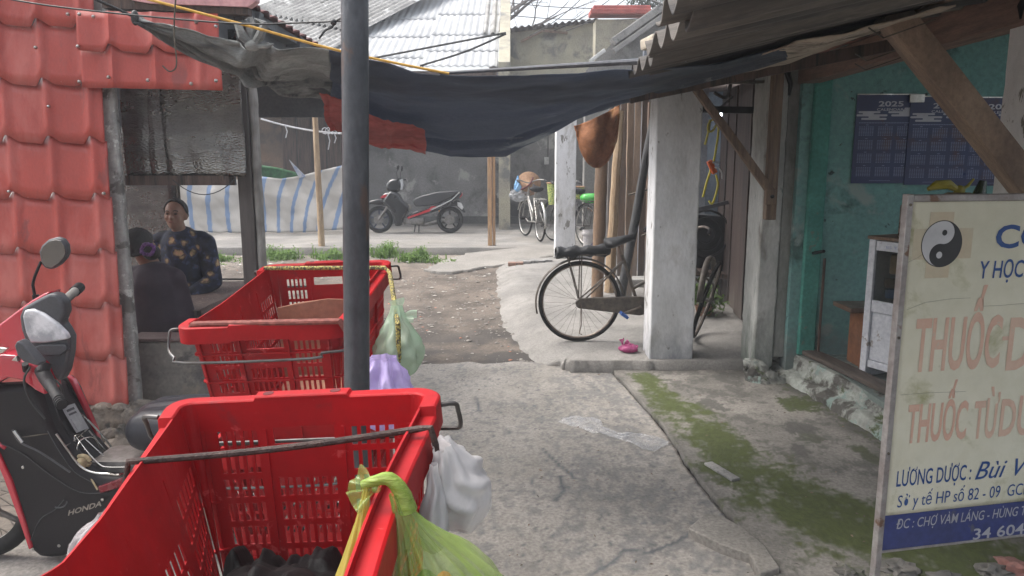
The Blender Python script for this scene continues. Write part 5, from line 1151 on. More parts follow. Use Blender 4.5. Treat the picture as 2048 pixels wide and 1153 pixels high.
# ------------------------------------------------------------ red crates
def RM(yaw, pitch, roll, loc): return Matrix.Translation(loc) @ (Matrix.Rotation(yaw, 4, 'Z') @ Matrix.Rotation(pitch, 4, 'X') @ Matrix.Rotation(roll, 4, 'Y'))
def bowt(y):
    T = ((0, 0), (.1, .05), (.2, .105), (.25, .128), (.35, .112), (.45, .087), (.55, .063), (.65, .039), (.73, .018), (.78, .002))
    for (y1, b1), (y2, b2) in zip(T, T[1:]):
        if y <= y2: return b1+(b2-b1)*max(0, y-y1)/(y2-y1)
    return 0
def crate(label, W, L, H, bl=0, br=0, group='red plastic market crates with wire handles'):
    t = thing('market_crate', label, 'crate', (0, 0, 0), group)
    def D(x, y, z):
        s_ = sin(pi*max(0, min(1, y/L)))**2
        if x < 0: x += (bl*bowt(y)+(.07*(-z/H)*sstep(.78, .5, y) if bl == 1 else 0))*min(1, -x/(W/2))
        else: x -= br*s_*min(1, x/(W/2))
        return V((x, y, z))
    r = .055; TOPI = .028
    def side(k, u, h, o=0):
        """k: 0 near, 1 right, 2 far, 3 left; u along side (centre 0); h depth below rim; o outward offset"""
        ins = TOPI+.034*h/H-o
        if k == 0: return D(u*(1-.10*h/H*.6), ins, -h)
        if k == 2: return D(-u*(1-.10*h/H*.6), L-ins, -h)
        if k == 1: return D(W/2-ins, L/2+u*(1-.05*h/H), -h)
        return D(-W/2+ins, L/2-u*(1-.05*h/H), -h)
    def corner(k, a, h, o=0):
        ins = TOPI+.034*h/H-o; cx, cy = [(W/2-r, r), (W/2-r, L-r), (-W/2+r, L-r), (-W/2+r, r)][k]
        # corner k follows side k
        ang = -pi/2+k*pi/2+a*pi/2; R = r-ins
        sx = 1-.06*h/H
        return D(cx*sx+R*cos(ang), (cy-L/2)*(1-.05*h/H)+L/2+R*sin(ang), -h)
    mb = MB()
    def slots(half, long):
        S_ = []; ph, sh = .044, .033; pw, sw = (.0225, .0125) if long else (.0165, .0100)
        rows = [.040+ph*i for i in range(7)]
        def blk(c, n, rws):
            for i in range(n):
                u = c+(i-(n-1)/2)*pw
                for q in rws: S_.append((u-sw/2, u+sw/2, rows[q]+.012, rows[q]+.012+sh))
        if not long:
            blk(-.125, 5, (0, 1, 2, 3, 4, 5)); blk(.125, 5, (0, 1, 2, 3, 4, 5)); blk(0, 7, (2, 3, 4, 5)); S_.append((-.056, .056, .048, .078))
        else:
            for c in (-.255, -.085, .085, .255): blk(c, 6, (1, 2, 3, 4, 5) if abs(c) > .1 else (2, 3, 4, 5))
        return S_
    for k in range(4):
        long = k in (1, 3); half = (L if long else W)/2-r; sl_ = slots(half, long)
        us = sorted(set([round(x, 5) for s_ in sl_ for x in s_[:2]]+[round(-half+2*half*i/12, 5) for i in range(13)]))
        hs_2 = sorted(set([0.0, H, .02]+[round(x, 5) for s_ in sl_ for x in s_[2:]]))
        base = len(mb.v)
        vs = [side(k, u, h) for h in hs_2 for u in us]; fs = []
        n = len(us)
        for j in range(len(hs_2)-1):
            for i in range(n-1):
                cu_, ch_ = (us[i]+us[i+1])/2, (hs_2[j]+hs_2[j+1])/2
                if any(a < cu_ < b and c < ch_ < d for a, b, c, d in sl_): continue
                q = j*n+i; fs.append((q, q+1, q+1+n, q+n))
        mb.add(vs, fs)
        nv = 6; m_ = 6
        mb.grid(lambda a, b, k=k: corner(k, a, H*b), m_, nv)
    # floor with slots
    for i in range(14):
        x0_ = -W/2+.062+(W-.124)*i/14; mb.add([D(x0_, .06, -H+.002), D(x0_+(W-.124)/14*.62, .06, -H+.002), D(x0_+(W-.124)/14*.62, L-.06, -H+.002), D(x0_, L-.06, -H+.002)], [(0, 1, 2, 3)])
    for i in range(6):
        y0_ = .06+(L-.12)*i/5-.012; mb.add([D(-W/2+.06, y0_, -H), D(W/2-.06, y0_, -H), D(W/2-.06, y0_+.024, -H), D(-W/2+.06, y0_+.024, -H)], [(0, 1, 2, 3)])
    mb.build('body', M['crate'], t, solid=.0034, offset=0)
    # outer ribs
    mb = MB()
    def per(h, o, nseg=12):
        pts = []
        for k in range(4):
            half = ((L if k in (1, 3) else W)/2-r)
            pts += [side(k, -half+2*half*i/nseg, h, o) for i in range(nseg)]+[corner(k, a/5, h, o) for a in range(5)]
        return pts
    for h in (.092, .180, .268, H-.012):
        A, B, C__, D__ = per(h-.002, .001), per(h-.002, .010), per(h+.002, .010), per(h+.002, .001); n = len(A)
        mb.add(A+B+C__+D__, [(i+a*n, (i+1) % n+a*n, (i+1) % n+((a+1) % 4)*n, i+((a+1) % 4)*n) for i in range(n) for a in range(4)])
    for k in range(4):
        long = k in (1, 3); half = (L if long else W)/2-r
        for u in ((-.36, -.17, 0, .17, .36) if long else (-.19, -.072, .072, .19)):
            if abs(u) > half: continue
            mb.add([side(k, u-.0018, .03, .001), side(k, u+.0018, .03, .001), side(k, u+.0018, H-.01, .001), side(k, u-.0018, H-.01, .001), side(k, u-.0018, .03, .010), side(k, u+.0018, .03, .010), side(k, u+.0018, H-.01, .010), side(k, u-.0018, H-.01, .010)], [(0, 1, 2, 3), (7, 6, 5, 4), (0, 4, 5, 1), (3, 2, 6, 7), (0, 3, 7, 4), (1, 5, 6, 2)])
            # faint inner ribs
            mb.add([side(k, u-.003, .05, -.0018), side(k, u+.003, .05, -.0018), side(k, u+.003, H-.01, -.0018), side(k, u-.003, H-.01, -.0018), side(k, u-.003, .05, -.0042), side(k, u+.003, .05, -.0042), side(k, u+.003, H-.01, -.0042), side(k, u-.003, H-.01, -.0042)], [(0, 1, 2, 3), (7, 6, 5, 4), (0, 4, 5, 1), (3, 2, 6, 7), (0, 3, 7, 4), (1, 5, 6, 2)])
    mb.build('ribs', M['crate'], t)
    # rim
    prof = [(-.030, 0), (-.027, .003), (-.004, .003), (0, 0), (.0012, -.046), (-.0025, -.046), (-.0045, -.006), (-.030, -.006)]
    st = []
    def raise_(k, u, half):
        if k in (0, 2): return .006 if abs(u) < .085 else 0
        return -.017 if abs(u) < half-.045 else 0
    for k in range(4):
        half = (L if k in (1, 3) else W)/2-r
        ul = [-half+2*half*i/16 for i in range(17)]
        for c in ((.085,) if k in (0, 2) else (half-.045,)):
            ul += [-c-.002, -c+.002, c-.002, c+.002]
        for u in sorted(ul): st.append(('s', k, u, raise_(k, u, half)))
        for a in range(1, 8): st.append(('c', k, a/8, 0))
    rings = []
    for kind_, k, u, dz in st:
        ring = []
        for o_, z_ in prof:
            p = side(k, u, 0, TOPI+o_) if kind_ == 's' else None
            if p is None:
                cx, cy = [(W/2-r, r), (W/2-r, L-r), (-W/2+r, L-r), (-W/2+r, r)][k]; ang = -pi/2+k*pi/2+u*pi/2
                p = D(cx+(r+o_)*cos(ang), cy+(r+o_)*sin(ang), 0)
            ring.append(p+V((0, 0, z_+dz)))
        rings.append(ring)
    n = len(rings); m_ = len(prof); mb = MB()
    mb.add([p for q in rings for p in q], [(i*m_+j, ((i+1) % n)*m_+j, ((i+1) % n)*m_+(j+1) % m_, i*m_+(j+1) % m_) for i in range(n) for j in range(m_)])
    # gusset boxes under rim
    for k in range(4):
        half = (L if k in (1, 3) else W)/2-r
        for i in range(9 if k in (1, 3) else 6):
            u = -half+.02+(2*half-.04)*i/(8 if k in (1, 3) else 5); 
            g0_ = .006 if k in (0, 2) else .024
            mb.add([side(k, u-.0015, g0_, 0), side(k, u+.0015, g0_, 0), side(k, u+.0015, .044, 0), side(k, u-.0015, .044, 0), side(k, u-.0015, g0_, .026), side(k, u+.0015, g0_, .026), side(k, u+.0015, .044, .026), side(k, u-.0015, .044, .026)], [(0, 1, 2, 3), (7, 6, 5, 4), (0, 4, 5, 1), (3, 2, 6, 7), (0, 3, 7, 4), (1, 5, 6, 2)])
    mb.build('rim', M['crate'], t, smooth=True, bevel=.002, angle=35)
    mb = MB()
    for y_ in (.016, L-.016):
        for x_ in (-.06, .06): mb.lathe([(0, .0095), (.0095, .0097), (.0095, .006)], (x_, y_, 0), None, 12)
    mb.build('rim_hole', mat('crate_hole', (.10, .004, .006), bump=0, grain=0), t)
    for e in (0, 1):
        g = lambda x, y, z: (x, y if e == 0 else L-y, z)
        hx = W/2
        pts = [g(-hx+.005, .05, -.014), g(-hx-.022, .045, -.014), g(-hx-.026, .035, -.03), g(-hx-.026, .02, -.066), g(-hx+.002, -.012, -.078), g(-hx+.04, -.026, -.092), g(hx-.10, -.026, -.092), g(hx-.07, -.022, -.078), g(hx+.002, -.012, -.075), g(hx+.026, .02, -.066), g(hx+.026, .035, -.03), g(hx+.022, .045, -.014), g(hx-.005, .05, -.014)]
        if e == 1: pts = [(x, (y if y < L-.01 else y-.016), z) for x, y, z in pts]
        MB().tube(smoothp([V(p) for p in pts], 3), .0042, 8).build('wire_handle', M['wire'], t, smooth=True)
    return t
CR1 = RM(rad(-1.64), rad(2.17), rad(-3.21), (-.392, .4932, 1.2638))
CR2 = RM(rad(-1.13), rad(5.86), rad(-2.6), (-.721, 2.049, 1.242))
def onc(Mx, px, py, h=0):
    o = Mx @ V((0, 0, h)); n = (Mx.to_3x3() @ V((0, 0, 1))); return PP(px, py, o, n)
k1 = crate('nearest red crate with a black bag inside and bags tied to its right rail', .50, .78, .40, bl=1, br=.012, group=None)
place(k1, CR1)
k2 = crate('second red crate behind the steel pipe with a cardboard piece inside', .50, .78, .40, bl=.12, br=.0); place(k2, CR2)
k3 = crate('lower red crate underneath the second one, mostly hidden', .50, .78, .40); place(k3, CR2 @ Matrix.Translation((0, 0, -.400)))
# ground-standing racks that carry the crates
def stand(name, Mx, z, L, W, label):
    t = thing(name, label, 'stand', (Mx.translation.x, Mx.translation.y+.3, 0)); mb = MB()
    P = [Mx @ V(p) for p in ((-W/2+.08, .08, z), (W/2-.08, .08, z), (W/2-.08, L-.08, z), (-W/2+.08, L-.08, z))]
    mb.tube(P, .014, 8, closed=True); mb.tube([(P[0]+P[1])/2, (P[2]+P[3])/2], .012, 8); mb.tube([(P[0]+P[3])/2, (P[1]+P[2])/2], .012, 8); mb.build('frame', M['steel'], t, smooth=True)
    for p in P: MB().tube([p, V((p.x, p.y, .03))], .014, 8).build('leg', M['steel'], t, smooth=True)
stand('crate_stand', CR1, -.418, .78, .52, 'steel pipe stand carrying the nearest red crate')
stand('crate_stand', CR2, -.818, .78, .50, 'steel pipe stand beneath the stacked pair of red crates')
# contents
m_bbag = mat('black_bin_bag', (.004, .0035, .004), (.007, .006, .006), rough=.6, bump=.25, bscale=26, grain=.05, spec=.12)
mb = MB().grid(lambda a, b: CR1 @ V((-.195+bowt(.06+.655*b)+(.375-bowt(.06+.655*b))*a, .06+.655*b, -.40+.02+(.22+.05*fbm(a*2.5, b*3, 1, 3)+.012*abs(fbm(a*8, b*8, 5)))*(sin(pi*min(1, max(0, a)))**.35)*(sin(pi*b)**.3)+.05*(b > .8)*fbm(a*9, 3, 3))), 60, 80)
o = mb.build('black_bag', m_bbag, None, smooth=True, angle=180); tag(o, 'crumpled black plastic bag lying in the bottom of the nearest crate', 'bag')
t = thing('cardboard_flap', 'brown cardboard sheet with faded capitals standing inside the second crate', 'cardboard', CR2 @ V((.03, .45, -.3)))
m_card = mat('brown_cardboard', (.27, .125, .075), (.22, .10, .065), scale=3, rough=.85, bump=.1)
CL = lambda x, y, z: CR2 @ V((x, y, z))
MB().prism([CL(-.13, .50, -.37), CL(.19, .50, -.37), CL(.19, .53, -.085), CL(.05, .53, -.075), CL(-.05, .53, -.085), CL(-.13, .525, -.10)], (0, .008, 0)).build('sheet', m_card, t)
MB().prism([CL(-.10, .30, -.36), CL(.18, .26, -.36), CL(.18, .49, -.35), CL(-.11, .49, -.35)], (0, 0, .006)).build('flap', m_card, t)
R2 = CR2.to_3x3(); text_part('OVOP', t, 'printed_letters', mat('card_print', (.15, .05, .035), bump=0), CL(.12, .509, -.32), R2 @ V((0, .07, .997)).normalized(), (R2 @ V((-1, 0, 0))), .15, .028, off=.01, push=.003)
# straps
m_strap = mat('rubber_strap', (.055, .028, .022), (.03, .018, .015), scale=30, rough=.7, bump=.4, bscale=200)
a = onc(CR1, 272, 934, -.008); b = onc(CR1, 838, 868, -.008); c = onc(CR1, 864, 868, -.006)
ci_ = CR1.inverted() @ c; ci_.x = .252; ci_.z = -.004; c = CR1 @ ci_; c2_ = CR1 @ (ci_+V((.006, 0, -.02))); c3_ = CR1 @ (ci_+V((.006, .0, -.09)))
ai_ = CR1.inverted() @ a; ai_.x = -.25+bowt(ai_.y); ai_.z = -.008; a = CR1 @ ai_; a0_ = CR1 @ (ai_+V((-.008, 0, -.02))); a1_ = CR1 @ (ai_+V((-.008, 0, -.09)))
pts = [a1_, a0_]+[a+(b-a)*k/10+V((0, 0, .008-.006*sin(pi*k/10))) for k in range(11)]+[c+V((0, 0, .008)), c2_, c3_]
mb = MB(); mb.tube(pts, .0052, 8)
o = mb.build('rubber_strap', m_strap, None, smooth=True); tag(o, 'dark rusty-brown rubber strap stretched across the nearest crate', 'strap', 'straps over the crates')
m_strap2 = mat('maroon_strap', (.20, .05, .035), (.12, .03, .022), scale=60, rough=.8, bump=.3)
a = onc(CR2, 384, 650, .008); b = onc(CR2, 678, 644, .008)
a = CR2 @ (CR2.inverted() @ a+V((0, 0, .0))); mb = MB()
for dy in (0, .016): mb.tube([a+V((-.02, dy, -.03)), a+V((0, dy, 0))]+[a+(b-a)*k/6+V((0, dy, 0)) for k in range(1, 7)]+[b+V((.02, dy, -.03))], .0075, 8)
o = mb.build('rubber_strap', m_strap2, None, smooth=True); tag(o, 'doubled maroon strap across the near end of the second crate', 'strap', 'straps over the crates')
m_yb2 = mat('yellow_black_webbing', (.36, .30, .08), (.06, .05, .03), scale=150, rough=.8, bump=.3, lo=.45, hi=.55, detail=1)
a = onc(CR2, 530, 537, .006); b = onc(CR2, 770, 536, .006); c = b+V((.02, -.02, -.015))
e_ = PY(796, 650, b.y-.42)
mb = MB(); mb.tube([a+V((-.02, 0, -.05)), a, (a+b)/2, b, c, c+(e_-c)*.5, e_, e_+V((.0, 0, -.12))], .008, 6)
o = mb.build('yellow_webbing', m_yb2, None, smooth=True); tag(o, 'yellow and black webbing strap over the far end of the second crate', 'strap', 'straps over the crates')

# ------------------------------------------------------------ plastic bags
def bagmesh(K, B, R, seed, folds=9, nseg=72, nr=26, top=.10, nz=.10, belly=.68):
    K = V(K); B = V(B); ax = (B-K); Lx = ax.length; axn = ax.normalized(); u = V((1, 0, 0)); u = (u-axn*u.dot(axn)).normalized(); w_ = axn.cross(u)
    def f(a, b):
        th = 2*pi*a
        rr_ = top+(1-top)*sstep(0, belly, b)**.9 if b < belly else math.sqrt(max(0, 1-((b-belly)/(1-belly))**2.3))
        fo = 1+(.16*(1-b)**.7+.02)*sin(folds*th+2.5*fbm(b*2, seed, 1)*2)+nz*fbm(cos(th)*1.6+seed, sin(th)*1.6, b*3, 4)+nz*.5*abs(fbm(cos(th)*4+seed, sin(th)*4, b*6, 3))
        p = K+ax*b; return p+u*(cos(th)*R[0]*rr_*fo)+w_*(sin(th)*R[1]*rr_*fo)
    return MB().grid(f, nseg, nr, cu=True)
def ears(K, m, t, s_=.03, dirs=((-1, .2, .5), (.8, -.2, .8)), name='tied_ears'):
    mb = MB(); K = V(K); mb.ell(K, (s_*.45, s_*.45, s_*.4))
    for i, d in enumerate(dirs):
        d = V(d).normalized(); n1 = d.orthogonal().normalized(); n2 = d.cross(n1)
        def f(a, b, d=d, n1=n1, n2=n2, i=i):
            w_ = s_*(.15+1.1*sstep(0, .9, b)); 
            return K+d*(s_*2.6*b)+n1*((a-.5)*2*w_)+n2*(.35*w_*sin(a*9+i)+.15*s_*sin(b*7+a*5))
        mb.grid(f, 16, 10)
    mb.build(name, m, t, smooth=True, angle=180)
# yellow-green bag
m_lime = mat('lime_bag_film', (.26, .42, .06), (.46, .58, .20), scale=9, rough=.16, bump=.45, bscale=14, transl=.35, alpha=.46, spec=.9, grain=.05)  # paler second colour puts the film's highlights into the base
m_lime.node_tree.nodes['Mapping'].inputs['Scale'].default_value = (1, 1, .4)
m_olive = mat('yellow_film', (.42, .36, .05), (.52, .45, .10), scale=4, rough=.25, bump=.3, bscale=14, transl=.45, alpha=.62, grain=.05)
K = onc(CR1, 770, 992, .004)
t = thing('lime_bag', 'translucent lime-green plastic bag knotted over the right rail of the nearest crate', 'bag', K, 'bags tied to the crates')
bagmesh(K+V((.012, .0, .004)), K+V((.125, .02, -.36)), (.098, .12), 3, folds=17, top=.07, belly=.62, nz=.13).build('film', m_lime, t, smooth=True, angle=180)
mb = MB(); mb.tube(smoothp([K+V((-.028, 0, .014)), K+V((-.010, 0, .020)), K+V((.006, 0, .022)), K+V((.020, 0, .006)), K+V((.028, 0, -.02))]), [.005, .006, .006, .007, .007, .0075, .008, .0085, .009, .009, .0095, .010, .010, .011, .011, .012, .012], 10); mb.build('twisted_neck', mat('lime_neck', (.36, .46, .10), (.24, .36, .05), scale=60, rough=.25, bump=.5, bscale=90, transl=.3, stretch=(.3, 2, 2)), t, smooth=True)
mb = MB(); rq = random.Random(4)
for c_, r_, mi in (((.075, -.02, -.22), (.045, .05, .10), 0), ((.12, -.02, -.24), (.04, .05, .10), 1), ((.10, .04, -.26), (.07, .05, .10), 2), ((.072, -.012, -.115), (.014, .012, .02), 3), ((.05, 0, -.16), (.02, .03, .06), 2)):
    mb.mi = mi; mb.ell(K+V(c_), r_, RZ(20*mi))
mb.build('contents', [mat('navy_packet', (.02, .035, .08), (.05, .07, .10), scale=30, rough=.4), mat('grey_packet', (.08, .10, .12), (.2, .22, .22), scale=22), mat('dark_green_herb', (.03, .07, .02), (.05, .10, .02), scale=25), mat('orange_bit', (.6, .16, .02), bump=0)], t, smooth=True)
Kl = K+V((-.022, 0, .012))
bagmesh(Kl, K+V((-.05, -.10, -.25)), (.038, .06), 8, folds=7, top=.10, belly=.8, nz=.08).build('inner_lobe', m_olive, t, smooth=True, angle=180)
ears(K+V((-.010, -.002, .010)), m_lime, t, .013, ((-1, -.5, -.45), (-.9, .4, .30)))
# white bag behind
m_white = mat('milky_bag_film', (.74, .72, .72), (.60, .59, .60), scale=5, rough=.3, bump=.3, bscale=16, transl=.4, alpha=.93, grain=.04)
Kw = onc(CR1, 873, 893, -.02)
t = thing('white_bag', 'full milky white plastic bag hanging behind the lime one on the crate rail', 'bag', Kw, 'bags tied to the crates')
bagmesh(Kw+V((.006, .01, 0)), Kw+V((.048, .06, -.150)), (.047, .062), 11, folds=6, top=.30, belly=.55, nz=.06).build('film', m_white, t, smooth=True, angle=180)
bagmesh(Kw+V((-.002, -.02, -.02)), Kw+V((-.004, -.03, -.155)), (.022, .035), 15, folds=5, top=.25, belly=.7, nz=.1).build('side_fold', m_white, t, smooth=True, angle=180)
# pale green bag and lilac bag on the second crate
m_mint = mat('mint_bag_film', (.42, .60, .42), (.50, .62, .48), scale=5, rough=.18, bump=.5, bscale=12, transl=.35, alpha=.62, grain=.03, spec=.7)
Kg = PY(793, 612, 2.33)
t = thing('mint_bag', 'pale green see-through bag of peeled roots hanging on the webbing strap', 'bag', Kg, 'bags tied to the crates')
bagmesh(Kg, Kg+V((.005, -.02, -.235)), (.078, .075), 21, folds=8, top=.22, belly=.66, nz=.16).build('film', m_mint, t, smooth=True, angle=180)
mb = MB(); rq = random.Random(2)
for k in range(12): mb.ell(Kg+V((rq.uniform(-.045, .035), rq.uniform(-.03, .03), rq.uniform(-.19, -.09))), (.022, .02, .026), RZ(rq.uniform(0, 90)), 10, 7)
mb.build('contents', mat('pale_roots', (.46, .42, .32), (.34, .30, .24), scale=12), t, smooth=True)
ears(Kg+V((.012, 0, -.03)), m_mint, t, .020, ((.9, -.2, -.05), (-.25, .1, 1)))
m_lil = mat('lilac_bag_film', (.46, .36, .66), (.56, .48, .74), scale=5, rough=.2, bump=.55, bscale=13, transl=.35, alpha=.85, grain=.03, spec=.7)
Kp = PY(765, 722, 1.98)
t = thing('lilac_bag', 'crumpled lilac plastic bag low between the steel pipe and the nearest crate', 'bag', Kp, 'bags tied to the crates')
bagmesh(Kp+V((-.0, 0, .01)), Kp+V((.0, .0, -.20)), (.075, .07), 31, folds=7, top=.45, belly=.4, nz=.40).build('film', m_lil, t, smooth=True, angle=180)
# crumpled clear bag between motorbike and crate
Kc = PY(212, 1030, 1.12)
o = bagmesh(Kc, Kc+V((-.055, .0, -.10)), (.022, .04), 41, folds=7, top=.4, belly=.5, nz=.3).build('clear_bag', mat('clear_crumpled_film', (.55, .52, .53), (.40, .36, .37), scale=14, rough=.15, bump=.6, bscale=20, transl=.2, alpha=.45), None, smooth=True, angle=180)
tag(o, 'crumpled greyish clear plastic bag squeezed between motorbike and nearest crate', 'bag')
# pink bag at pillar foot
p = G(1258, 705, .125); t = thing('pink_bag', 'small knotted pink plastic bag left of the white pillar foot', 'bag', p)
m_pink = mat('pink_bag_film', (.50, .10, .26), (.36, .07, .19), scale=8, rough=.25, bump=.5, bscale=20, transl=.35, alpha=.95)
MB().grid(lambda a, b: p+V(((.08*cos(2*pi*a))*sin(pi*b)**.7*(1+.25*fbm(cos(a*6.28)*2, sin(a*6.28)*2, b*3)), .055*sin(2*pi*a)*sin(pi*b)**.7, .065*(1-cos(pi*b))/2*(1+.5*fbm(cos(a*6.28)*2, 4, b*3)))), 40, 16, cu=True).build('film', m_pink, t, smooth=True, angle=180)
ears(p+V((-.05, 0, .055)), m_pink, t, .024, ((-.2, 0, 1), (.6, .1, .4)))
# ------------------------------------------------------------ bicycles
m_spoke = mat('spoke_steel', (.20, .19, .175), (.10, .09, .08), scale=20, rough=.45, metal=.6, bump=0)
def wheel(root, cx, R, m_rim, name='wheel', yaw=0, tw=.018, hub=.03, spokes=32, tilt=0):
    Rm = RZ(yaw) @ RX(tilt); c = V((cx, 0, R))
    def circ(r, n=48): return [c+Rm @ V((r*cos(2*pi*i/n), 0, r*sin(2*pi*i/n))) for i in range(n)]
    mb = MB(); mb.tube(circ(R-tw*1.9), tw*.62, 6, closed=True)
    w = mb.build(name, m_rim, root, smooth=True)
    MB().tube(circ(R-tw), tw, 10, closed=True).build('tyre', M['rubber'], w, smooth=True)
    mb = MB()
    mb.tube([c+Rm @ V((0, -.05, 0)), c+Rm @ V((0, .05, 0))], hub*.6, 10); 
    for k in range(spokes):
        a = 2*pi*k/spokes; s_ = 1 if k % 2 else -1; b = a+(.5 if k % 4 < 2 else -.5)
        mb.tube([c+Rm @ V((hub*.6*cos(b), .03*s_, hub*.6*sin(b))), c+Rm @ V(((R-tw*2)*cos(a), 0, (R-tw*2)*sin(a)))], .0013, 4, cap=False)
    mb.build('spokes', m_spoke, w)
    return w
def arc(c, r, a0, a1, n=16, yaw=0, y=0):
    Rm = RZ(yaw); return [V(c)+Rm @ V((r*cos(rad(a0+(a1-a0)*i/n)), y, r*sin(rad(a0+(a1-a0)*i/n)))) for i in range(n+1)]
def fender(root, cx, R, a0, a1, m, w=.027, yaw=0, name='fender'):
    Rm = RZ(yaw); mb = MB()
    def f(a, b): an = rad(a0+(a1-a0)*a); rr_ = R+.018+.012*(1-(2*b-1)**2); return V((cx, 0, R))+Rm @ V((rr_*cos(an), (b-.5)*2*w, rr_*sin(an)))
    mb.grid(f, 22, 6); return mb.build(name, m, root, smooth=True, solid=.002)
def bicycle(label, R=.36, wb=1.10, mf=None, mr=None, steer=0, chaincase=True, style='lady', basket=False, mfend=None, group='bicycles parked in the yard'):
    t = thing('bicycle', label, 'bicycle', (0, 0, 0), group)
    mf = mf or M['rust']; mr = mr or M['chrome']; mfend = mfend or mf
    wheel(t, 0, R, mr, 'rear_wheel'); wheel(t, wb, R, mr, 'front_wheel', yaw=steer, tilt=(14 if steer > 30 else 0))
    bb = V((.52, 0, R-.03)); seatc = V((.36, 0, .78)); hd = V((wb-.24, 0, .86)); hb = V((wb-.20, 0, .70)); hub = V((0, 0, R)); fh = V((wb, 0, R))
    mb = MB(); mb.tube([bb, seatc], .0155, 10); mb.tube([hb, hd], .018, 10); mb.tube([bb, hb], .0165, 10)
    if style == 'lady': mb.tube([bb+(seatc-bb)*.32, hb+V((0, 0, .05))], .0145, 10)
    else: mb.tube([seatc-V((0, 0, .08)), hd-V((0, 0, .02))], .0145, 10)
    for s_ in (-1, 1):
        mb.tube([bb+V((0, .03*s_, 0)), hub+V((0, .06*s_, 0))], .009, 8); mb.tube([bb+(seatc-bb)*.88+V((0, .012*s_, 0)), hub+V((0, .06*s_, 0))], .0075, 8)
    mb.build('frame', mf, t, smooth=True)
    Rm = RZ(steer); F_ = lambda v: fh+Rm @ (V(v)-fh)
    mb = MB(); sx = V((0, 0, 0))
    for s_ in (-1, 1): mb.tube([fh+Rm @ V((0, .055*s_, 0)), fh+Rm @ V((-.06, .055*s_, .16)), F_(hb)+Rm @ V((0, .045*s_, -.02)) if not steer else V((hb.x, 0, hb.z-.02))+Rm @ V((0, .045*s_, 0))], .010, 8)
    mb.build('fork', mf, t, smooth=True)
    top_ = hd+V((-.03, 0, .12)); mb = MB(); mb.tube([hd, top_], .012, 8)
    hp = [V((-.20, -.27, .02)), V((-.10, -.26, .05)), V((.03, -.17, .05)), V((.04, 0, .0)), V((.03, .17, .05)), V((-.10, .26, .05)), V((-.20, .27, .02))]
    mb.tube(smoothp([top_+Rm @ p for p in hp]), .011, 8); hbar = mb.build('handlebar', mr, t, smooth=True)
    mb = MB()
    for s_ in (-1, 1): mb.tube([top_+Rm @ V((-.20, .27*s_, .02)), top_+Rm @ V((-.09, .262*s_, .05))], .017, 8)
    mb.build('grips', M['black'], hbar, smooth=True)
    sp0 = seatc+V((-.03, 0, .06)); mb = MB(); mb.tube([seatc, sp0+V((-.0, 0, .03))], .012, 8)
    mb.build('seat_post', mr, t, smooth=True)
    def sad(a, b):
        x = -.13+.27*b; w_ = (.10*(1-sstep(.2, .85, b))+.026)*math.sqrt(max(0, 1-max(0, (.12-b)/.12)**2))*math.sqrt(max(0.02, 1-max(0, (b-.93)/.07)**2)); th = 2*pi*a
        return V((sp0.x+x, w_*cos(th), sp0.z+.06+.030*sin(th)*(1 if sin(th) > 0 else 2.0*(1-.5*b))+.06*b-.02+.03*max(0, .3-b)))
    MB().grid(sad, 20, 16, cu=True).build('saddle', M['black'], t, smooth=True, angle=180)
    fender(t, 0, R, 10, 195, mfend); fender(t, wb, R, 20, 170, mfend, yaw=steer)
    if chaincase:
        n = 14; r1, r2 = .045, .085; P_ = []
        for i in range(n+1): a = pi/2+pi*i/n; P_.append((r1*cos(a), r1*sin(a)+R))
        for i in range(n+1): a = -pi/2+pi*i/n; P_.append((bb.x+r2*cos(a), bb.z+r2*sin(a)))
        MB().prism([V((x, -.075, z)) for x, z in P_], (0, .035, 0)).build('chain_case', mfend, t, bevel=.006, smooth=True)
        MB().lathe([(0, 0), (.05, .001), (.055, .006), (.02, .012), (0, .014)], bb+V((0, -.077, 0)), RX(90), 18).build('case_cap', mf, t, smooth=True)
    cr = MB(); cr.tube([bb+V((0, -.10, 0)), bb+V((0, .08, 0))], .012, 8); pd = V((-.155, 0, -.055))
    cr.tube([bb+V((0, -.10, 0)), bb+V((0, -.11, 0))+pd], .010, 8); cr.tube([bb+V((0, .08, 0)), bb+V((0, .09, 0))-pd], .010, 8); cr.build('crank', mr, t, smooth=True)
    for s_, q in ((-1, bb+V((0, -.155, 0))+pd), (1, bb+V((0, .13, 0))-pd)): MB().box(q, (.075, .075, .026), RY(35), .005).build('pedal', mat('blue_pedal', (.02, .08, .30), bump=0) if group is None else M['black'], t, smooth=True)
    mb = MB(); zt_ = 2*R+.055
    for s_ in (-1, 1):
        mb.tube([V((-.20, .055*s_, zt_)), V((.22, .055*s_, zt_+.01))], .006, 6); mb.tube([V((-.12, .055*s_, zt_)), V((0, .065*s_, R))], .005, 6); mb.tube([V((-.0, .055*s_, zt_)), V((0, .065*s_, R))], .005, 6)
    for k in range(6): x = -.20+.08*k; mb.tube([V((x, -.055, zt_)), V((x, .055, zt_))], .004, 6)
    mb.build('rear_rack', mf, t, smooth=True)
    return t
def yawm(x, y, z, a, lean=0, s_=1): return Matrix.Translation((x, y, z)) @ Matrix.Rotation(rad(a), 4, 'Z') @ Matrix.Rotation(rad(lean), 4, 'X') @ Matrix.Scale(s_, 4)
m_oldp = mat('old_brown_paint', (.115, .095, .075), (.07, .058, .048), scale=14, rough=.55, metal=.2, bump=.2)
m_rimd = mat('rusty_rim', (.24, .20, .165), (.13, .10, .085), scale=20, rough=.5, metal=.6)
bk = bicycle('old brown bicycle with full chain case and blue pedal parked behind the white pillar', R=.365, wb=1.14, mf=m_oldp, mr=m_rimd, steer=62, group=None)
p = G(1157, 683, pz); place(bk, yawm(p.x, p.y, p.z, 4, 4))
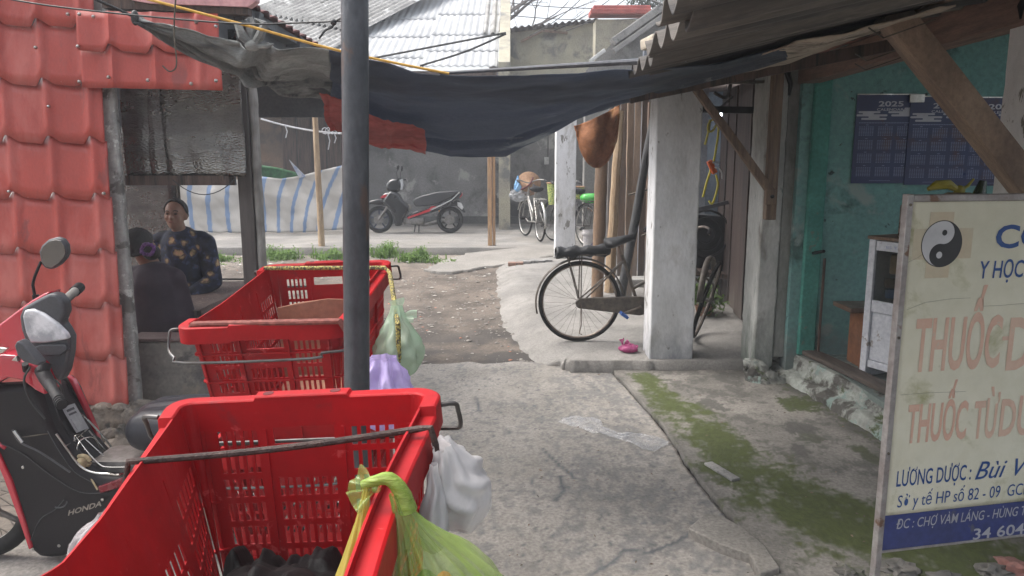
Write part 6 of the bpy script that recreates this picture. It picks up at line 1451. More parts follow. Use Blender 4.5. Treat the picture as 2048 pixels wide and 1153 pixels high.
mb = MB(); mb.grid(lambda a, b: V((-.22+.47*a, .075*cos(2*pi*b)*(1-.2*a), .80+.045*sin(2*pi*b)*(1+.5*fbm(a*5, 2))+.03*a+.018*fbm(a*6, b*5)-.02*(sin(2*pi*b) < 0)*abs(fbm(a*4, 8)))), 20, 14)
loc = mb; o = mb.build('rack_pad', M['black'], bk, smooth=True, solid=.01, angle=180); o.matrix_parent_inverse = Matrix.Identity(4)
mb = MB(); mb.tube([(0, -.085, .36), (.005, -.09, .18), (-.01, -.09, .10), (.015, -.09, .09)], .005, 6); o = mb.build('side_stand', m_rimd, bk, smooth=True); o.matrix_parent_inverse = Matrix.Identity(4)
m_silver = mat('dull_silver', (.36, .35, .33), (.26, .25, .23), scale=14, rough=.4, metal=.5)
b2_ = bicycle('silver bicycle with a straw hat and blue bag on its handlebar near the grey wall', R=.335, wb=1.05, mf=m_silver, mr=m_silver, steer=8, chaincase=False, mfend=M['chrome'])
p = G(1080, 483, .37); place(b2_, yawm(p.x, p.y, .365, 103, 0))
b3_ = bicycle('dark bicycle with yellow woven basket behind the slim white pillar', R=.34, wb=1.06, mf=M['wire'], mr=m_silver, steer=0, chaincase=False, mfend=M['black'])
q = G(1166, 492, .31); place(b3_, yawm(q.x, 11.95, .30+.06, 118, 0))
# hat, bags and baskets on bikes (things of their own)
m_straw = mat('straw', (.36, .22, .13), (.26, .15, .09), scale=30, bump=.4, rough=.9)
hc = PY(1057, 368, p.y+.95); t = thing('conical_hat', 'brown conical straw hat with a dark chin strap hung on the silver bicycle', 'hat', hc)
Rh = RX(98) @ RY(0); MB().lathe([(.225, 0), (.20, .02), (.11, .09), (.0, .155)], hc+V((0, -.14, 0))-V((0, -.14, 0)), RX(100), 28).build('brim', m_straw, t, smooth=True, solid=.006)
MB().tube(smoothp([hc+V((.08, -.17, .12)), hc+V((.02, -.2, .0)), hc+V((-.06, -.2, -.06)), hc+V((-.14, -.15, -.10))]), .016, 6).build('strap', mat('dark_red_strap', (.12, .03, .035), bump=0), t, smooth=True)
kb = PY(1036, 352, p.y+.93); o = bagmesh(kb, kb+V((-.0, -.02, -.30)), (.07, .06), 51, folds=6, top=.2, belly=.7, nz=.12).build('blue_bag', mat('blue_film', (.16, .34, .58), (.22, .42, .64), rough=.35, bump=.2), None, smooth=True, angle=180); tag(o, 'small light blue bag dangling from the silver bicycle handlebar', 'bag')
kb = PY(1038, 378, p.y+.98); o = bagmesh(kb, kb+V((.02, 0, -.24)), (.17, .13), 55, folds=7, top=.7, belly=.4, nz=.14).build('clear_basket_bag', mat('hazy_film', (.42, .43, .44), rough=.3, alpha=.55, bump=.3), None, smooth=True, angle=180); tag(o, 'hazy clear plastic bag filling the silver bicycle front basket', 'bag')
m_wov = mat('yellow_green_weave', (.42, .44, .12), (.12, .20, .06), scale=60, bump=.3, lo=.46, hi=.54, detail=1)
for (px, py, w_, h_, yo, lab) in ((1109, 388, .26, .36, 12.6, 'yellow-green woven basket left of the slim white pillar'), (1157, 386, .20, .20, 12.5, 'yellow-green woven basket right of the slim white pillar')):
    c = PY(px, py, yo); t = thing('woven_basket', lab, 'basket', c-V((0, 0, h_/2)), 'woven baskets on the dark bicycle')
    MB().lathe([(w_*.38, -h_/2), (w_*.5, h_/2), (w_*.47, h_/2), (w_*.36, -h_/2+.01)], c, None, 18).build('weave', m_wov, t, smooth=True)
    MB().tube([c+V((w_*.5*cos(i*pi/12), w_*.5*sin(i*pi/12), h_/2)) for i in range(24)], .012, 6, closed=True).build('rim', m_straw, t, smooth=True)
c = PY(1179, 397, 12.05); MBt = MB().grid(lambda a, b: c+V((.15*cos(2*pi*a)*sin(pi*b)**.6*(1+.15*fbm(cos(a*6.3)*2, sin(a*6.3)*2, b*4)), .12*sin(2*pi*a)*sin(pi*b)**.6, -.075*cos(pi*b)*(1+.2*fbm(a*3, b*3)))), 30, 14, cu=True)
o = MBt.build('green_bag', mat('bright_green_film', (.10, .52, .10), (.16, .60, .16), rough=.25, bump=.5, bscale=18, transl=.3), None, smooth=True, angle=180); tag(o, 'bright green plastic bag strapped on the dark bicycle rack', 'bag')
# paint bucket
c = G(1176, 497, .31); c = V((c.x, 11.75, .28)); t = thing('paint_bucket', 'dirty white plastic bucket standing between slim pillar and bamboo post', 'bucket', c)
MB().lathe([(.11, 0), (.13, .30), (.145, .30), (.145, .33), (.132, .33), (.132, .37), (.122, .37), (.105, .02)], c, None, 24).build('pail', mat('dirty_white_pail', (.48, .46, .44), (.36, .34, .36), scale=7, stain=((.22, .20, .30), 5, .6, .06)), t, smooth=True)
mb = MB(); mb.tube([c+V((.14*cos(a_), -.02, .33-.12*sin(a_))) for a_ in [pi*i/10 for i in range(11)]], .004, 5); mb.build('bail', M['wire'], t)

# ------------------------------------------------------------ black motorbike by the wall
MBK = thing('motorbike', 'black motorbike with red stripes parked on its stand by the grey wall', 'motorbike', (0, 0, 0))
sc = 346.0
def mz(pts): return [((1385-x)/sc, (885-y)/sc) for x, y in pts]
def slab(pts, w_, name, m, root, bev=.02, y0=None, smooth=True):
    return MB().prism([V((x, -w_/2 if y0 is None else y0, z)) for x, z in pts], (0, w_, 0)).build(name, m, root, bevel=bev, smooth=smooth)
m_gb = mat('gloss_black', (.010, .010, .011), (.014, .014, .015), rough=.22, bump=0, grain=0, coat=.5); m_seat = mat('seat_vinyl', (.022, .022, .024), (.03, .03, .032), rough=.5, bump=.1)
m_rs = mat('red_decal', (.50, .02, .03), bump=0, grain=0, rough=.3); m_al = mat('cast_alloy', (.22, .21, .20), (.14, .13, .12), scale=12, rough=.5, metal=.6, bump=.2); m_ws = mat('white_decal', (.5, .5, .5), bump=0, grain=0)
def mwheel(root, cx, R, name, alloy, tw=.038):
    c = V((cx, 0, R)); cc = lambda r, n=40: [c+V((r*cos(2*pi*i/n), 0, r*sin(2*pi*i/n))) for i in range(n)]
    w = MB().tube(cc(R-tw*1.9), tw*.45, 8, closed=True).build(name, alloy, root, smooth=True)
    MB().tube(cc(R-tw), tw, 12, closed=True).build('tyre', M['rubber'], w, smooth=True)
    mb = MB(); mb.tube([c+V((0, -.07, 0)), c+V((0, .07, 0))], .045, 14)
    for k in range(5):
        a = 2*pi*k/5+.3; mb.beam(c, c+V(((R-tw*1.8)*cos(a), 0, (R-tw*1.8)*sin(a))), .03, .022, up=(0, 1, 0))
    mb.build('spider', alloy, w); MB().lathe([(.05, -.078), (.10, -.076), (.10, -.071), (.05, -.07)], c, RX(90), 20).build('brake_disc', m_al, w); return w
mwheel(MBK, 0, .262, 'rear_wheel', m_gb); mwheel(MBK, 1.39, .265, 'front_wheel', mat('blue_black_alloy', (.03, .04, .07), rough=.4, bump=0))
slab(mz([(1140, 668), (1150, 652), (1190, 634), (1300, 607), (1430, 597), (1452, 603), (1440, 622), (1380, 655), (1300, 690), (1230, 704), (1160, 706), (1144, 690)]), .26, 'seat', m_seat, MBK, .04)
slab(mz([(1095, 780), (1100, 765), (1150, 740), (1240, 712), (1300, 692), (1390, 655), (1450, 608), (1468, 606), (1470, 620), (1445, 655), (1380, 700), (1300, 735), (1200, 765), (1110, 795)]), .22, 'side_cowl', m_gb, MBK, .03)
for s_ in (-.118, .112):
    slab(mz([(1100, 777), (1180, 748), (1245, 722), (1262, 706), (1300, 704), (1250, 738), (1180, 762), (1104, 788)]), .006, 'red_stripe', m_rs, MBK, 0, s_); slab(mz([(1250, 722), (1330, 692), (1400, 655), (1450, 607), (1456, 612), (1400, 664), (1330, 702), (1262, 730)]), .006, 'pale_stripe', m_ws, MBK, 0, s_)
slab(mz([(955, 640), (985, 600), (1040, 615), (1060, 655), (1110, 700), (1100, 745), (1075, 790), (1060, 835), (1015, 838), (1005, 780), (985, 720), (930, 680)]), .30, 'leg_shield', m_gb, MBK, .04)
slab(mz([(918, 655), (940, 618), (985, 605), (1030, 640), (1010, 665), (960, 665)]), .24, 'front_cowl', m_gb, MBK, .04)
for s_ in (-.126, .12): slab(mz([(922, 640), (950, 625), (1000, 630), (985, 642), (925, 650)]), .006, 'red_flash', m_rs, MBK, 0, s_)
slab(mz([(955, 575), (965, 545), (990, 522), (1040, 517), (1058, 545), (1060, 580), (1045, 606), (1000, 615), (958, 596)]), .22, 'headlight_cowl', m_gb, MBK, .05)
slab(mz([(1048, 520), (1066, 520), (1070, 560), (1062, 592), (1050, 592), (1056, 556)]), .16, 'number_plate', mat('plate_white', (.55, .57, .6), bump=0), MBK, .004)
slab(mz([(828, 692), (845, 668), (900, 655), (960, 668), (1000, 695), (985, 712), (920, 698), (860, 690)]), .13, 'front_fender', m_gb, MBK, .02)
slab(mz([(1345, 700), (1420, 660), (1450, 665), (1490, 745), (1482, 748), (1430, 700), (1380, 705)]), .14, 'rear_fender', M['black'], MBK, .01)
slab(mz([(1438, 675), (1462, 680), (1478, 712), (1470, 728), (1440, 702)]), .16, 'rear_plate', m_ws, MBK, .003); slab(mz([(1448, 615), (1470, 610), (1472, 628), (1452, 650)]), .15, 'tail_light', m_rs, MBK, .01)
mb = MB(); 
for s_ in (-.08, .08): mb.tube([V((*[mz([(1010, 640)])[0][0]], s_, mz([(1010, 640)])[0][1])), V((1.39, s_, .265))], .02, 10)
mb.build('front_fork', m_al, MBK, smooth=True)
e1_, e2_, e3_, e4_ = [V((x, -.10, z)) for x, z in mz([(1110, 815), (1200, 822), (1290, 812), (1400, 800)])]
MB().tube([e1_+V((0, 0, -.02)), e2_+V((0, -.03, -.03)), e3_+V((0, -.05, 0)), e4_+V((0, -.06, .0))], [.02, .025, .045, .048], 12).build('exhaust', m_al, MBK, smooth=True)
mb = MB(); mb.box(e1_+V((-.12, .10, .03)), (.34, .20, .13), None, .03); mb.lathe([(0, 0), (.06, .0), (.06, .03), (0, .035)], e1_+V((-.18, -.0, .03)), RX(90), 16); mb.box(e1_+V((.05, .1, .03)), (.14, .14, .12), RY(10), .02); mb.build('engine', m_al, MBK, smooth=True)
mb = MB(); mb.tube([(.68, 0, .20), (.72, -.12, .02)], .012, 6); mb.tube([(.60, .1, .16), (.60, .14, .02)], .012, 6); mb.build('stand', M['black'], MBK)
hb_ = V((1.0, 0, 1.05)); mb = MB(); mb.tube([hb_+V((-.09, -.33, .0)), hb_+V((0, -.12, 0)), hb_+V((0, .12, 0)), hb_+V((-.09, .33, .0))], .017, 8); mb.build('handlebar', M['black'], MBK, smooth=True)
for s_ in (-1, 1):
    mb = MB(); mb.tube([hb_+V((-.01, .2*s_, .01)), hb_+V((.0, .24*s_, .12)), hb_+V((-.02, .25*s_, .17))], .006, 6); mb.ell(hb_+V((-.03, .26*s_, .22)), (.022, .05, .055)); mb.build('mirror', M['black'], MBK, smooth=True)
MB().ell(V((.82, -.05, .50)), (.06, .05, .07), None, 8, 6).build('tied_cloth', mat('pale_rag', (.34, .32, .28), bump=.3), MBK, smooth=True)
MB().box(V((.22, -.14, .42)), (.03, .02, .08), RY(20), .006).build('amber_reflector', mat('amber', (.6, .25, .02), bump=0), MBK, smooth=True)
p = G(905, 459, .36); place(MBK, yawm(p.x+.02, 14.3, .362, 180, 3))
MBK.scale = (.98, .98, .98)

# ------------------------------------------------------------ near red motorbike (faces left), measured per part
RB = thing('red_motorbike', 'red and black step-through motorbike parked in front of the red sheet wall', 'motorbike', (-1.8, 3.05, 0))
m_rp = mat('gloss_red_paint', (.42, .012, .03), (.38, .010, .026), rough=.2, bump=0, grain=0, coat=.8); m_bp = mat('matt_black_plastic', (.009, .007, .008), (.013, .010, .011), scale=3, rough=.5, bump=.05, bscale=150, spec=.25)
m_gp = mat('charcoal_plastic', (.055, .055, .062), (.045, .045, .05), rough=.45, bump=.04, bscale=150)
def pslab(pts, Y, w_, name, m, bev=.012, par=RB, bseg=3):
    """outline measured in the photo, at depth Y, w_ metres thick"""
    return MB().prism([PY(x, y, Y) for x, y in pts], (0, w_, 0)).build(name, m, par, bevel=bev, smooth=True, bseg=bseg)
fw = PY(-58, 985, 2.95); Rf = .285
def rwheel(c, name):
    cc = lambda r, n=48: [c+V((r*cos(2*pi*i/n), 0, r*sin(2*pi*i/n))) for i in range(n)]
    w = MB().tube(cc(Rf-.055), .017, 8, closed=True).build(name, M['chrome'], RB, smooth=True)
    MB().tube(cc(Rf-.036), .036, 12, closed=True).build('tyre', M['rubber'], w, smooth=True)
    mb = MB(); mb.tube([c+V((0, -.07, 0)), c+V((0, .07, 0))], .05, 16)
    for k in range(36): a = 2*pi*k/36; mb.tube([c+V((.045*cos(a+.6*(-1)**k), .04*(-1)**k, .045*sin(a+.6*(-1)**k))), c+V(((Rf-.06)*cos(a), 0, (Rf-.06)*sin(a)))], .0017, 4, cap=False)
    mb.build('spokes', m_spoke, w); return w
fw.z = Rf+.02; rwheel(fw, 'front_wheel'); rc = V((fw.x+1.22, 3.08, Rf+.02)); rwheel(rc, 'rear_wheel')
mb = MB(); mb.tube([fw+V((0, -.09, 0)), PY(-10, 900, 2.98)], .02, 10); mb.tube([fw+V((.02, -.06, .03)), PY(60, 1052, 2.98)], .012, 8); mb.build('fork', m_al, RB, smooth=True)
mb = MB(); f0 = lambda a, b: fw+V(((Rf+.03)*cos(rad(48+95*a)), (b-.5)*.13, (Rf+.03+.02*sin(pi*b))*sin(rad(48+95*a)))); mb.grid(f0, 24, 8); mb.build('front_fender', m_rp, RB, smooth=True, solid=.003)
pslab([(-70, 800), (-30, 775), (60, 770), (82, 800), (100, 852), (126, 895), (158, 937), (200, 958), (250, 960), (285, 940), (330, 915), (390, 915), (400, 960), (300, 985), (262, 992), (200, 1040), (152, 1090), (128, 1117), (100, 1119), (75, 1118), (57, 1100), (42, 1050), (14, 962), (-20, 900), (-70, 860)], 2.90, .09, 'leg_shield', m_bp, .028)
pslab([(-16, 905), (-6, 902), (22, 962), (50, 1050), (63, 1098), (57, 1101), (42, 1056), (8, 962)], 2.888, .03, 'red_edge_trim', m_rp, .006)
pslab([(195, 975), (232, 962), (290, 936), (330, 922), (330, 930), (290, 948), (238, 976), (200, 988)], 2.884, .02, 'red_side_flash', mat('dark_red_paint', (.16, .008, .015), rough=.3, bump=0), .004)
pslab([(118, 752), (136, 756), (150, 775), (165, 810), (188, 862), (196, 905), (170, 880), (150, 845), (130, 800)], 3.24, .05, 'far_leg_shield', m_bp, .012)
pslab([(132, 752), (146, 762), (168, 808), (192, 862), (200, 905), (194, 905), (186, 864), (162, 812), (142, 770)], 3.225, .03, 'far_red_trim', m_rp, .004)
nearc = [(66, 775), (98, 848), (126, 893), (160, 936), (205, 957), (262, 955)]; farc = [(128, 765), (160, 820), (188, 870), (222, 910), (262, 925), (300, 915)]
def inner(a, b, n=0):
    k = a*5; i = min(int(k), 4); f = k-i
    p = PY(nearc[i][0]*(1-f)+nearc[i+1][0]*f, nearc[i][1]*(1-f)+nearc[i+1][1]*f, 2.97); q = PY(farc[i][0]*(1-f)+farc[i+1][0]*f, farc[i][1]*(1-f)+farc[i+1][1]*f, 3.24)
    c = p+(q-p)*b; return c+V((.03, -.0, .03))*(sin(pi*b)*.5+n)
MB().grid(inner, 24, 10).build('inner_shield', m_bp, RB, smooth=True, solid=.01)
m_stk = mat('sticker_grey', (.36, .37, .38), (.30, .31, .32), bump=0, rough=.4)
st_ = MB().grid(lambda a, b: inner(.17+.20*a, .30+.42*b, .50), 8, 6).build('warning_sticker', m_stk, RB)
mb = MB()
for k in range(9):
    a_ = .26+.011*k; mb.add([inner(a_, .34, .56), inner(a_+.005, .34, .56), inner(a_+.005, .66-.05*(k % 3), .13), inner(a_, .66-.05*(k % 3), .13)], [(0, 1, 2, 3)])
for k in range(2): a_ = .19+.03*k; mb.add([inner(a_, .36, .56), inner(a_+.015, .36, .56), inner(a_+.015, .60, .56), inner(a_, .60, .56)], [(0, 1, 2, 3)])
mb.build('sticker_print', mat('sticker_ink', (.09, .09, .10), bump=0), st_)
# steering cowl
pslab([(38, 634), (44, 616), (62, 606), (80, 596), (99, 587), (112, 589), (126, 604), (130, 625), (121, 645), (131, 660), (139, 676), (138, 705), (130, 745), (119, 765), (112, 760), (98, 742), (80, 727), (62, 706), (48, 680), (41, 660)], 2.93, .06, 'instrument_cowl', m_gp, .018)
ln = [(44, 634), (48, 621), (65, 619), (86, 628), (113, 647), (131, 668), (136, 679), (110, 684), (90, 687), (60, 687), (50, 665)]
m_lens = mat('dusty_clear_lens', (.30, .31, .33), (.62, .62, .64), scale=9, rough=.16, bump=.02, grain=.05, lo=.42, hi=.58, coat=.5)
pslab(ln, 2.915, .03, 'instrument_lens', m_lens, .008)
pslab([(58, 700), (80, 690), (130, 690), (135, 700), (120, 712), (88, 712)], 2.918, .02, 'cowl_lip', m_gp, .004)
pslab([(-70, 690), (-30, 666), (0, 648), (34, 622), (60, 603), (86, 588), (98, 584), (92, 600), (66, 616), (50, 640), (52, 680), (60, 708), (20, 708), (-70, 728)], 2.95, .09, 'red_headlight_cover', m_rp, .008)
pslab([(-70, 735), (0, 710), (32, 712), (36, 722), (70, 728), (78, 735), (88, 765), (90, 792), (70, 782), (44, 762), (15, 756), (-70, 800)], 2.86, .12, 'red_lower_cover', m_rp, .02)
pslab([(-2, 695), (14, 698), (6, 706), (-10, 712)], 2.845, .02, 'chrome_badge', M['chrome'], .004); pslab([(22, 722), (32, 712), (36, 724)], 2.845, .02, 'silver_tip', M['chrome'], .003)
pslab([(28, 692), (34, 682), (44, 688), (62, 708), (79, 728), (76, 733), (46, 724), (34, 712)], 2.78, .05, 'turn_signal_back', m_gp, .010)
mb = MB(); mb.tube([PY(80, 735, 2.90), PY(92, 757, 2.82), PY(104, 778, 2.74)], [.026, .026, .020], 14); mb.tube([PY(52, 742, 2.86), PY(50, 728, 2.84)], .012, 8); mb.tube([PY(92, 728, 2.86), PY(86, 745, 2.84)], .022, 12); mb.build('left_switchgear', m_bp, RB, smooth=True)
ga_, gb_ = PY(97, 765, 2.78), PY(124, 810, 2.56); MB().tube([ga_, gb_], [.0175, .0175], 16).build('left_grip', M['black'], RB, smooth=True)
mb = MB(); 
for k in (.78, .86, .94): mb.tube([ga_+(gb_-ga_)*k, ga_+(gb_-ga_)*(k+.03)], .021, 16)
mb.build('grip_rings', M['black'], RB, smooth=True)
mb = MB(); mb.tube([PY(112, 622, 2.99), PY(124, 608, 3.10)], .026, 14); mb.build('right_switchgear', m_gp, RB, smooth=True)
MB().tube([PY(120, 610, 3.06), PY(151, 582, 3.30)], .019, 16).build('right_grip', mat('worn_grey_grip', (.18, .17, .16), (.13, .12, .11), scale=20, bump=.3), RB, smooth=True)
MB().tube([PY(149, 584, 3.29), PY(159, 575, 3.36)], .024, 14).build('grip_end', M['black'], RB, smooth=True)
mb = MB(); mb.tube(smoothp([PY(118, 645, 3.0), PY(128, 640, 3.05), PY(134, 634, 3.1)]), .010, 8); mb.build('brake_lever', M['chrome'], RB, smooth=True)
MB().tube(smoothp([PY(72, 604, 3.02), PY(67, 578, 3.02), PY(66, 568, 3.02), PY(71, 550, 3.02), PY(82, 524, 3.02)]), .0062, 8).build('mirror_stem', M['black'], RB, smooth=True)
MB().tube([PY(73, 606, 3.02), PY(71, 590, 3.02)], .013, 10).build('mirror_base', M['black'], RB, smooth=True)
mo = [(80, 520), (77, 505), (82, 492), (95, 480), (112, 475), (124, 478), (132, 490), (134, 505), (130, 517), (118, 530), (102, 540), (90, 538), (82, 530)]
mm_ = pslab(mo, 3.02, .035, 'mirror', m_gp, .010)
mcx, mcy = 105, 508; pslab([(mcx+(x-mcx)*.86, mcy+(y-mcy)*.86) for x, y in mo], 3.016, .006, 'mirror_glass', mat('mirror_glass', (.30, .29, .28), rough=.08, metal=1, bump=0, grain=0), .001, par=mm_)
SEATM = ( mat('seat_grey_vinyl', (.028, .028, .034), (.022, .022, .027), spec=.3, rough=.42, bump=.06, bscale=200))
pslab([(300, 915), (430, 912), (620, 860), (720, 870), (700, 900), (560, 960), (420, 1000), (330, 980)], 3.0, .2, 'rear_body', m_rp, .03)
mb = MB(); mb.box(V((rc.x-.55, 3.08, .36)), (.36, .2, .18), None, .03); mb.tube([V((rc.x-.5, 2.96, .30)), V((rc.x-.1, 2.94, .30)), V((rc.x+.2, 2.94, .33))], [.02, .04, .045], 12); mb.build('engine', m_al, RB, smooth=True)
text_part('HONDA', RB, 'side_lettering', mat('gold_grey_lettering', (.23, .20, .17), bump=0), PY(137, 1031, 2.894), (PY(204, 1011, 2.894)-PY(137, 1031, 2.894)).normalized(), V((.27, 0, .96)), (PY(204, 1011, 2.894)-PY(137, 1031, 2.894)).length, .028, off=.03, push=.004)
# panel seams, bolts and decals that break up the dark body
mb = MB()
for q in (((-20, 880), (40, 905), (100, 950), (160, 985), (215, 985)), ((60, 1085), (80, 1040), (110, 1020), (128, 1000)), ((95, 862), (120, 905), (150, 945), (190, 968))): mb.tube(smoothp([PY(x, y, 2.897) for x, y in q]), .0022, 5)
mb.build('panel_seams', mat('seam_grey', (.05, .05, .052), bump=0), RB, smooth=True)
for x, y in ((66, 1098), (118, 1092), (46, 935), (205, 1000)): MB().lathe([(0, .004), (.006, .003), (.007, 0)], PY(x, y, 2.898), RX(90), 10).build('bolt', M['chrome'], RB, smooth=True)
mb = MB(); mb.tube([PY(118+16*cos(a_), 1004+12*sin(a_), 2.896) for a_ in [i*.35 for i in range(7)]], .003, 6); mb.build('round_mark', m_gp, RB)
for q in (((60, 735), (48, 760), (60, 800), (90, 838)), ((96, 752), (120, 770), (128, 800))): MB().tube(smoothp([PY(x, y, 2.84) for x, y in q]), .0045, 6).build('control_cable', M['cable'], RB, smooth=True)
# child-seat wire rack
t = thing('wire_rack', 'shiny bent-wire carrier fitted over the motorbike step', 'rack', PY(200, 900, 3.1))
m_ch = mat('bright_wire', (.62, .60, .56), rough=.25, metal=1, bump=0)
for q, r_ in (([(112, 868, 2.96), (135, 900, 2.96), (160, 932, 2.96), (185, 945, 2.96), (215, 948, 2.97), (245, 947, 2.98), (278, 912, 3.22), (250, 910, 3.24), (228, 900, 3.24), (205, 872, 3.24), (170, 835, 3.24), (152, 825, 3.22), (136, 823, 3.18)], .0042),
              ([(131, 893, 2.98), (150, 880, 3.08), (175, 858, 3.22)], .003), ([(150, 885, 3.06), (149, 874, 3.07), (158, 870, 3.09), (170, 878, 3.1), (200, 905, 3.1), (222, 922, 3.1), (256, 924, 3.1), (262, 920, 3.12)], .003),
              ([(155, 903, 3.02), (154, 895, 3.02), (163, 880, 3.06), (185, 876, 3.12), (200, 895, 3.15), (215, 915, 3.15)], .003), ([(150, 872, 3.08), (175, 905, 3.04), (200, 930, 3.02), (218, 935, 3.02), (255, 935, 3.04)], .003), ([(178, 862, 3.22), (205, 895, 3.2), (225, 912, 3.2), (262, 918, 3.16)], .003)):
    MB().tube(smoothp([PY(x, y, Y_) for x, y, Y_ in [(x_, y_, 2.885 if Y_ < 2.99 else Y_-.06) for x_, y_, Y_ in q]]), r_, 8).build('wire', m_ch, t, smooth=True)
mb = MB(); c = PY(163, 925, 2.93); mb.tube([c+V((.028*cos(i*.5), .01, .024*sin(i*.5))) for i in range(13)], .010, 8); mb.ell(c, (.022, .02, .02)); mb.tube([c, PY(175, 945, 2.92), PY(195, 980, 2.88)], .0035, 6)
o = mb.build('twine_knot', mat('beige_twine', (.42, .34, .20), (.3, .24, .14), scale=60, bump=.4), None, smooth=True); tag(o, 'beige twine knot wound on the bent-wire carrier', 'twine')
MB().tube(smoothp([PY(25, 860, 2.88), PY(40, 885, 2.88), PY(80, 905, 2.88), PY(140, 945, 2.88)]), .004, 6).build('seam', m_gp, RB, smooth=True)
MB().tube(smoothp([PY(28, 862, 2.87), PY(36, 873, 2.87), PY(45, 885, 2.87)]), .0065, 6).build('key_chain', M['chrome'], RB, smooth=True)
MB().tube(smoothp([PY(45, 875, 2.88), PY(95, 868, 2.9), PY(112, 866, 2.95)]), .003, 6).build('side_wire', M['rust'], RB, smooth=True)

# ------------------------------------------------------------ people
m_skin = mat('skin', (.30, .165, .11), (.26, .14, .09), scale=9, rough=.55, bump=.05, grain=.05)
m_hair = mat('black_hair', (.012, .010, .010), (.022, .018, .016), scale=30, rough=.5, bump=.5, bscale=60, stretch=(3, 3, .6))
def cap(mb, a, b, ra, rb): 
    a = V(a); b = V(b); n = 7; d = (b-a)
    pts = []; rs = []
    for i in range(4): k = -cos(pi/2*i/3.6); pts.append(a+d.normalized()*ra*k); rs.append(ra*math.sqrt(max(.02, 1-k*k)))
    for i in range(1, 6): k = i/6; pts.append(a+d*k); rs.append(ra+(rb-ra)*k)
    for i in range(4): k = cos(pi/2*(3-i)/3.0) if i else 0; pts.append(b+d.normalized()*rb*k); rs.append(rb*math.sqrt(max(.02, 1-k*k)))
    mb.tube(pts, rs, 14)
def hand(mb, w_, d, up, s_=1, curl=.5):
    d = V(d).normalized(); up = V(up); up = (up-d*up.dot(d)).normalized(); sd_ = d.cross(up)
    mb.ell(w_+d*.045*s_, (.042*s_, .042*s_, .042*s_)); cap(mb, w_+d*.01, w_+d*.075*s_, .028*s_, .034*s_)
    for i, ln_ in enumerate((.062, .072, .067, .052)):
        o_ = sd_*(.028-.019*i)*s_; b0 = w_+d*.085*s_+o_; b1 = b0+(d*(1-curl*.3)-up*curl*.5)*ln_*.55*s_; b2 = b1+(d*(1-curl)-up*curl)*ln_*.5*s_; cap(mb, b0, b1, .0095*s_, .009*s_); cap(mb, b1, b2, .009*s_, .0075*s_)
    b0 = w_+d*.03*s_+sd_*.03*s_; b1 = b0+(d*.6+sd_*.7)*.04*s_; cap(mb, b0, b1, .012*s_, .010*s_); cap(mb, b1, b1+(d*.9+sd_*.1)*.03*s_, .010*s_, .008*s_)
def head(mb, c, yaw, pitch, s_=1):
    R = RZ(yaw) @ RX(pitch)                              # face looks to -Y
    e = lambda p, r: mb.ell(V(c)+R @ (V(p)*s_), [q*s_ for q in r], R, 18, 12)
    e((0, .012, .035), (.074, .092, .085)); e((0, -.012, -.03), (.060, .070, .078)); e((0, -.045, -.075), (.032, .030, .028)); e((0, -.088, -.018), (.014, .018, .016)); e((0, -.078, .005), (.009, .014, .028))
    for q in (-1, 1): e((.030*q, -.070, .022), (.024, .013, .008)); e((.036*q, -.058, -.02), (.024, .022, .022)); e((.075*q, .012, -.005), (.010, .020, .030))
    e((0, -.078, -.048), (.024, .012, .009)); return R
mb = MB()
for y_, r_ in ((3.06, .095), (3.15, .103), (3.24, .095)): cap(mb, PY(298, 860, 3.06)+V((0, y_-3.06, 0)), PY(600, 850, 3.06)+V((0, y_-3.06, 0)), r_, r_*1.05)
mb.build('seat', SEATM, RB, remesh=.012)
# woman in floral shirt
A = thing('person', 'seated woman facing the camera in a dark floral shirt with hair tied back', 'person', (-2.5, 5.55, 0))
hc_ = PY(351, 432, 5.45); X0, Y0 = hc_.x, 5.5
mb = MB(); Rh = head(mb, hc_, 4, -6, .98)
cap(mb, hc_+V((0, .03, -.07)), hc_+V((0, .05, -.17)), .048, .056)
sh = hc_.z-.19; P3 = lambda x, y, z: V((X0+x, Y0+y, z))
cap(mb, P3(-.13, .03, sh), P3(.13, .03, sh), .062, .062); cap(mb, P3(0, .03, sh-.05), P3(0, .02, sh-.28), .135, .125); cap(mb, P3(-.04, .02, sh-.38), P3(.04, .02, sh-.38), .13, .13); cap(mb, P3(-.06, 0, .62), P3(.06, 0, .62), .15, .15)
arms = [(P3(-.18, .02, sh-.02), P3(-.225, -.03, sh-.29), P3(-.05, -.22, sh-.40)), (P3(.18, .02, sh-.02), P3(.235, -.02, sh-.30), P3(.07, -.22, sh-.42))]
for a, b, c in arms: cap(mb, a, b, .052, .044); cap(mb, b, c, .040, .028); hand(mb, c, (0, -.6, -.3) if c.x < X0 else (-.6, -.5, -.1), (0, 0, 1))
for s_ in (-1, 1): cap(mb, P3(.09*s_, -.02, .58), P3(.11*s_, -.42, .55), .085, .065); cap(mb, P3(.11*s_, -.42, .55), P3(.11*s_, -.40, .12), .058, .04); cap(mb, P3(.11*s_, -.40, .07), P3(.11*s_, -.54, .05), .042, .034)
mb.build('body', m_skin, A, remesh=.0085)
m_flor = bpy.data.materials.new('floral_shirt'); m_flor.use_nodes = True; nt = m_flor.node_tree; L = nt.links.new; Pz = nt.nodes['Principled BSDF']; Pz.inputs['Roughness'].default_value = .8
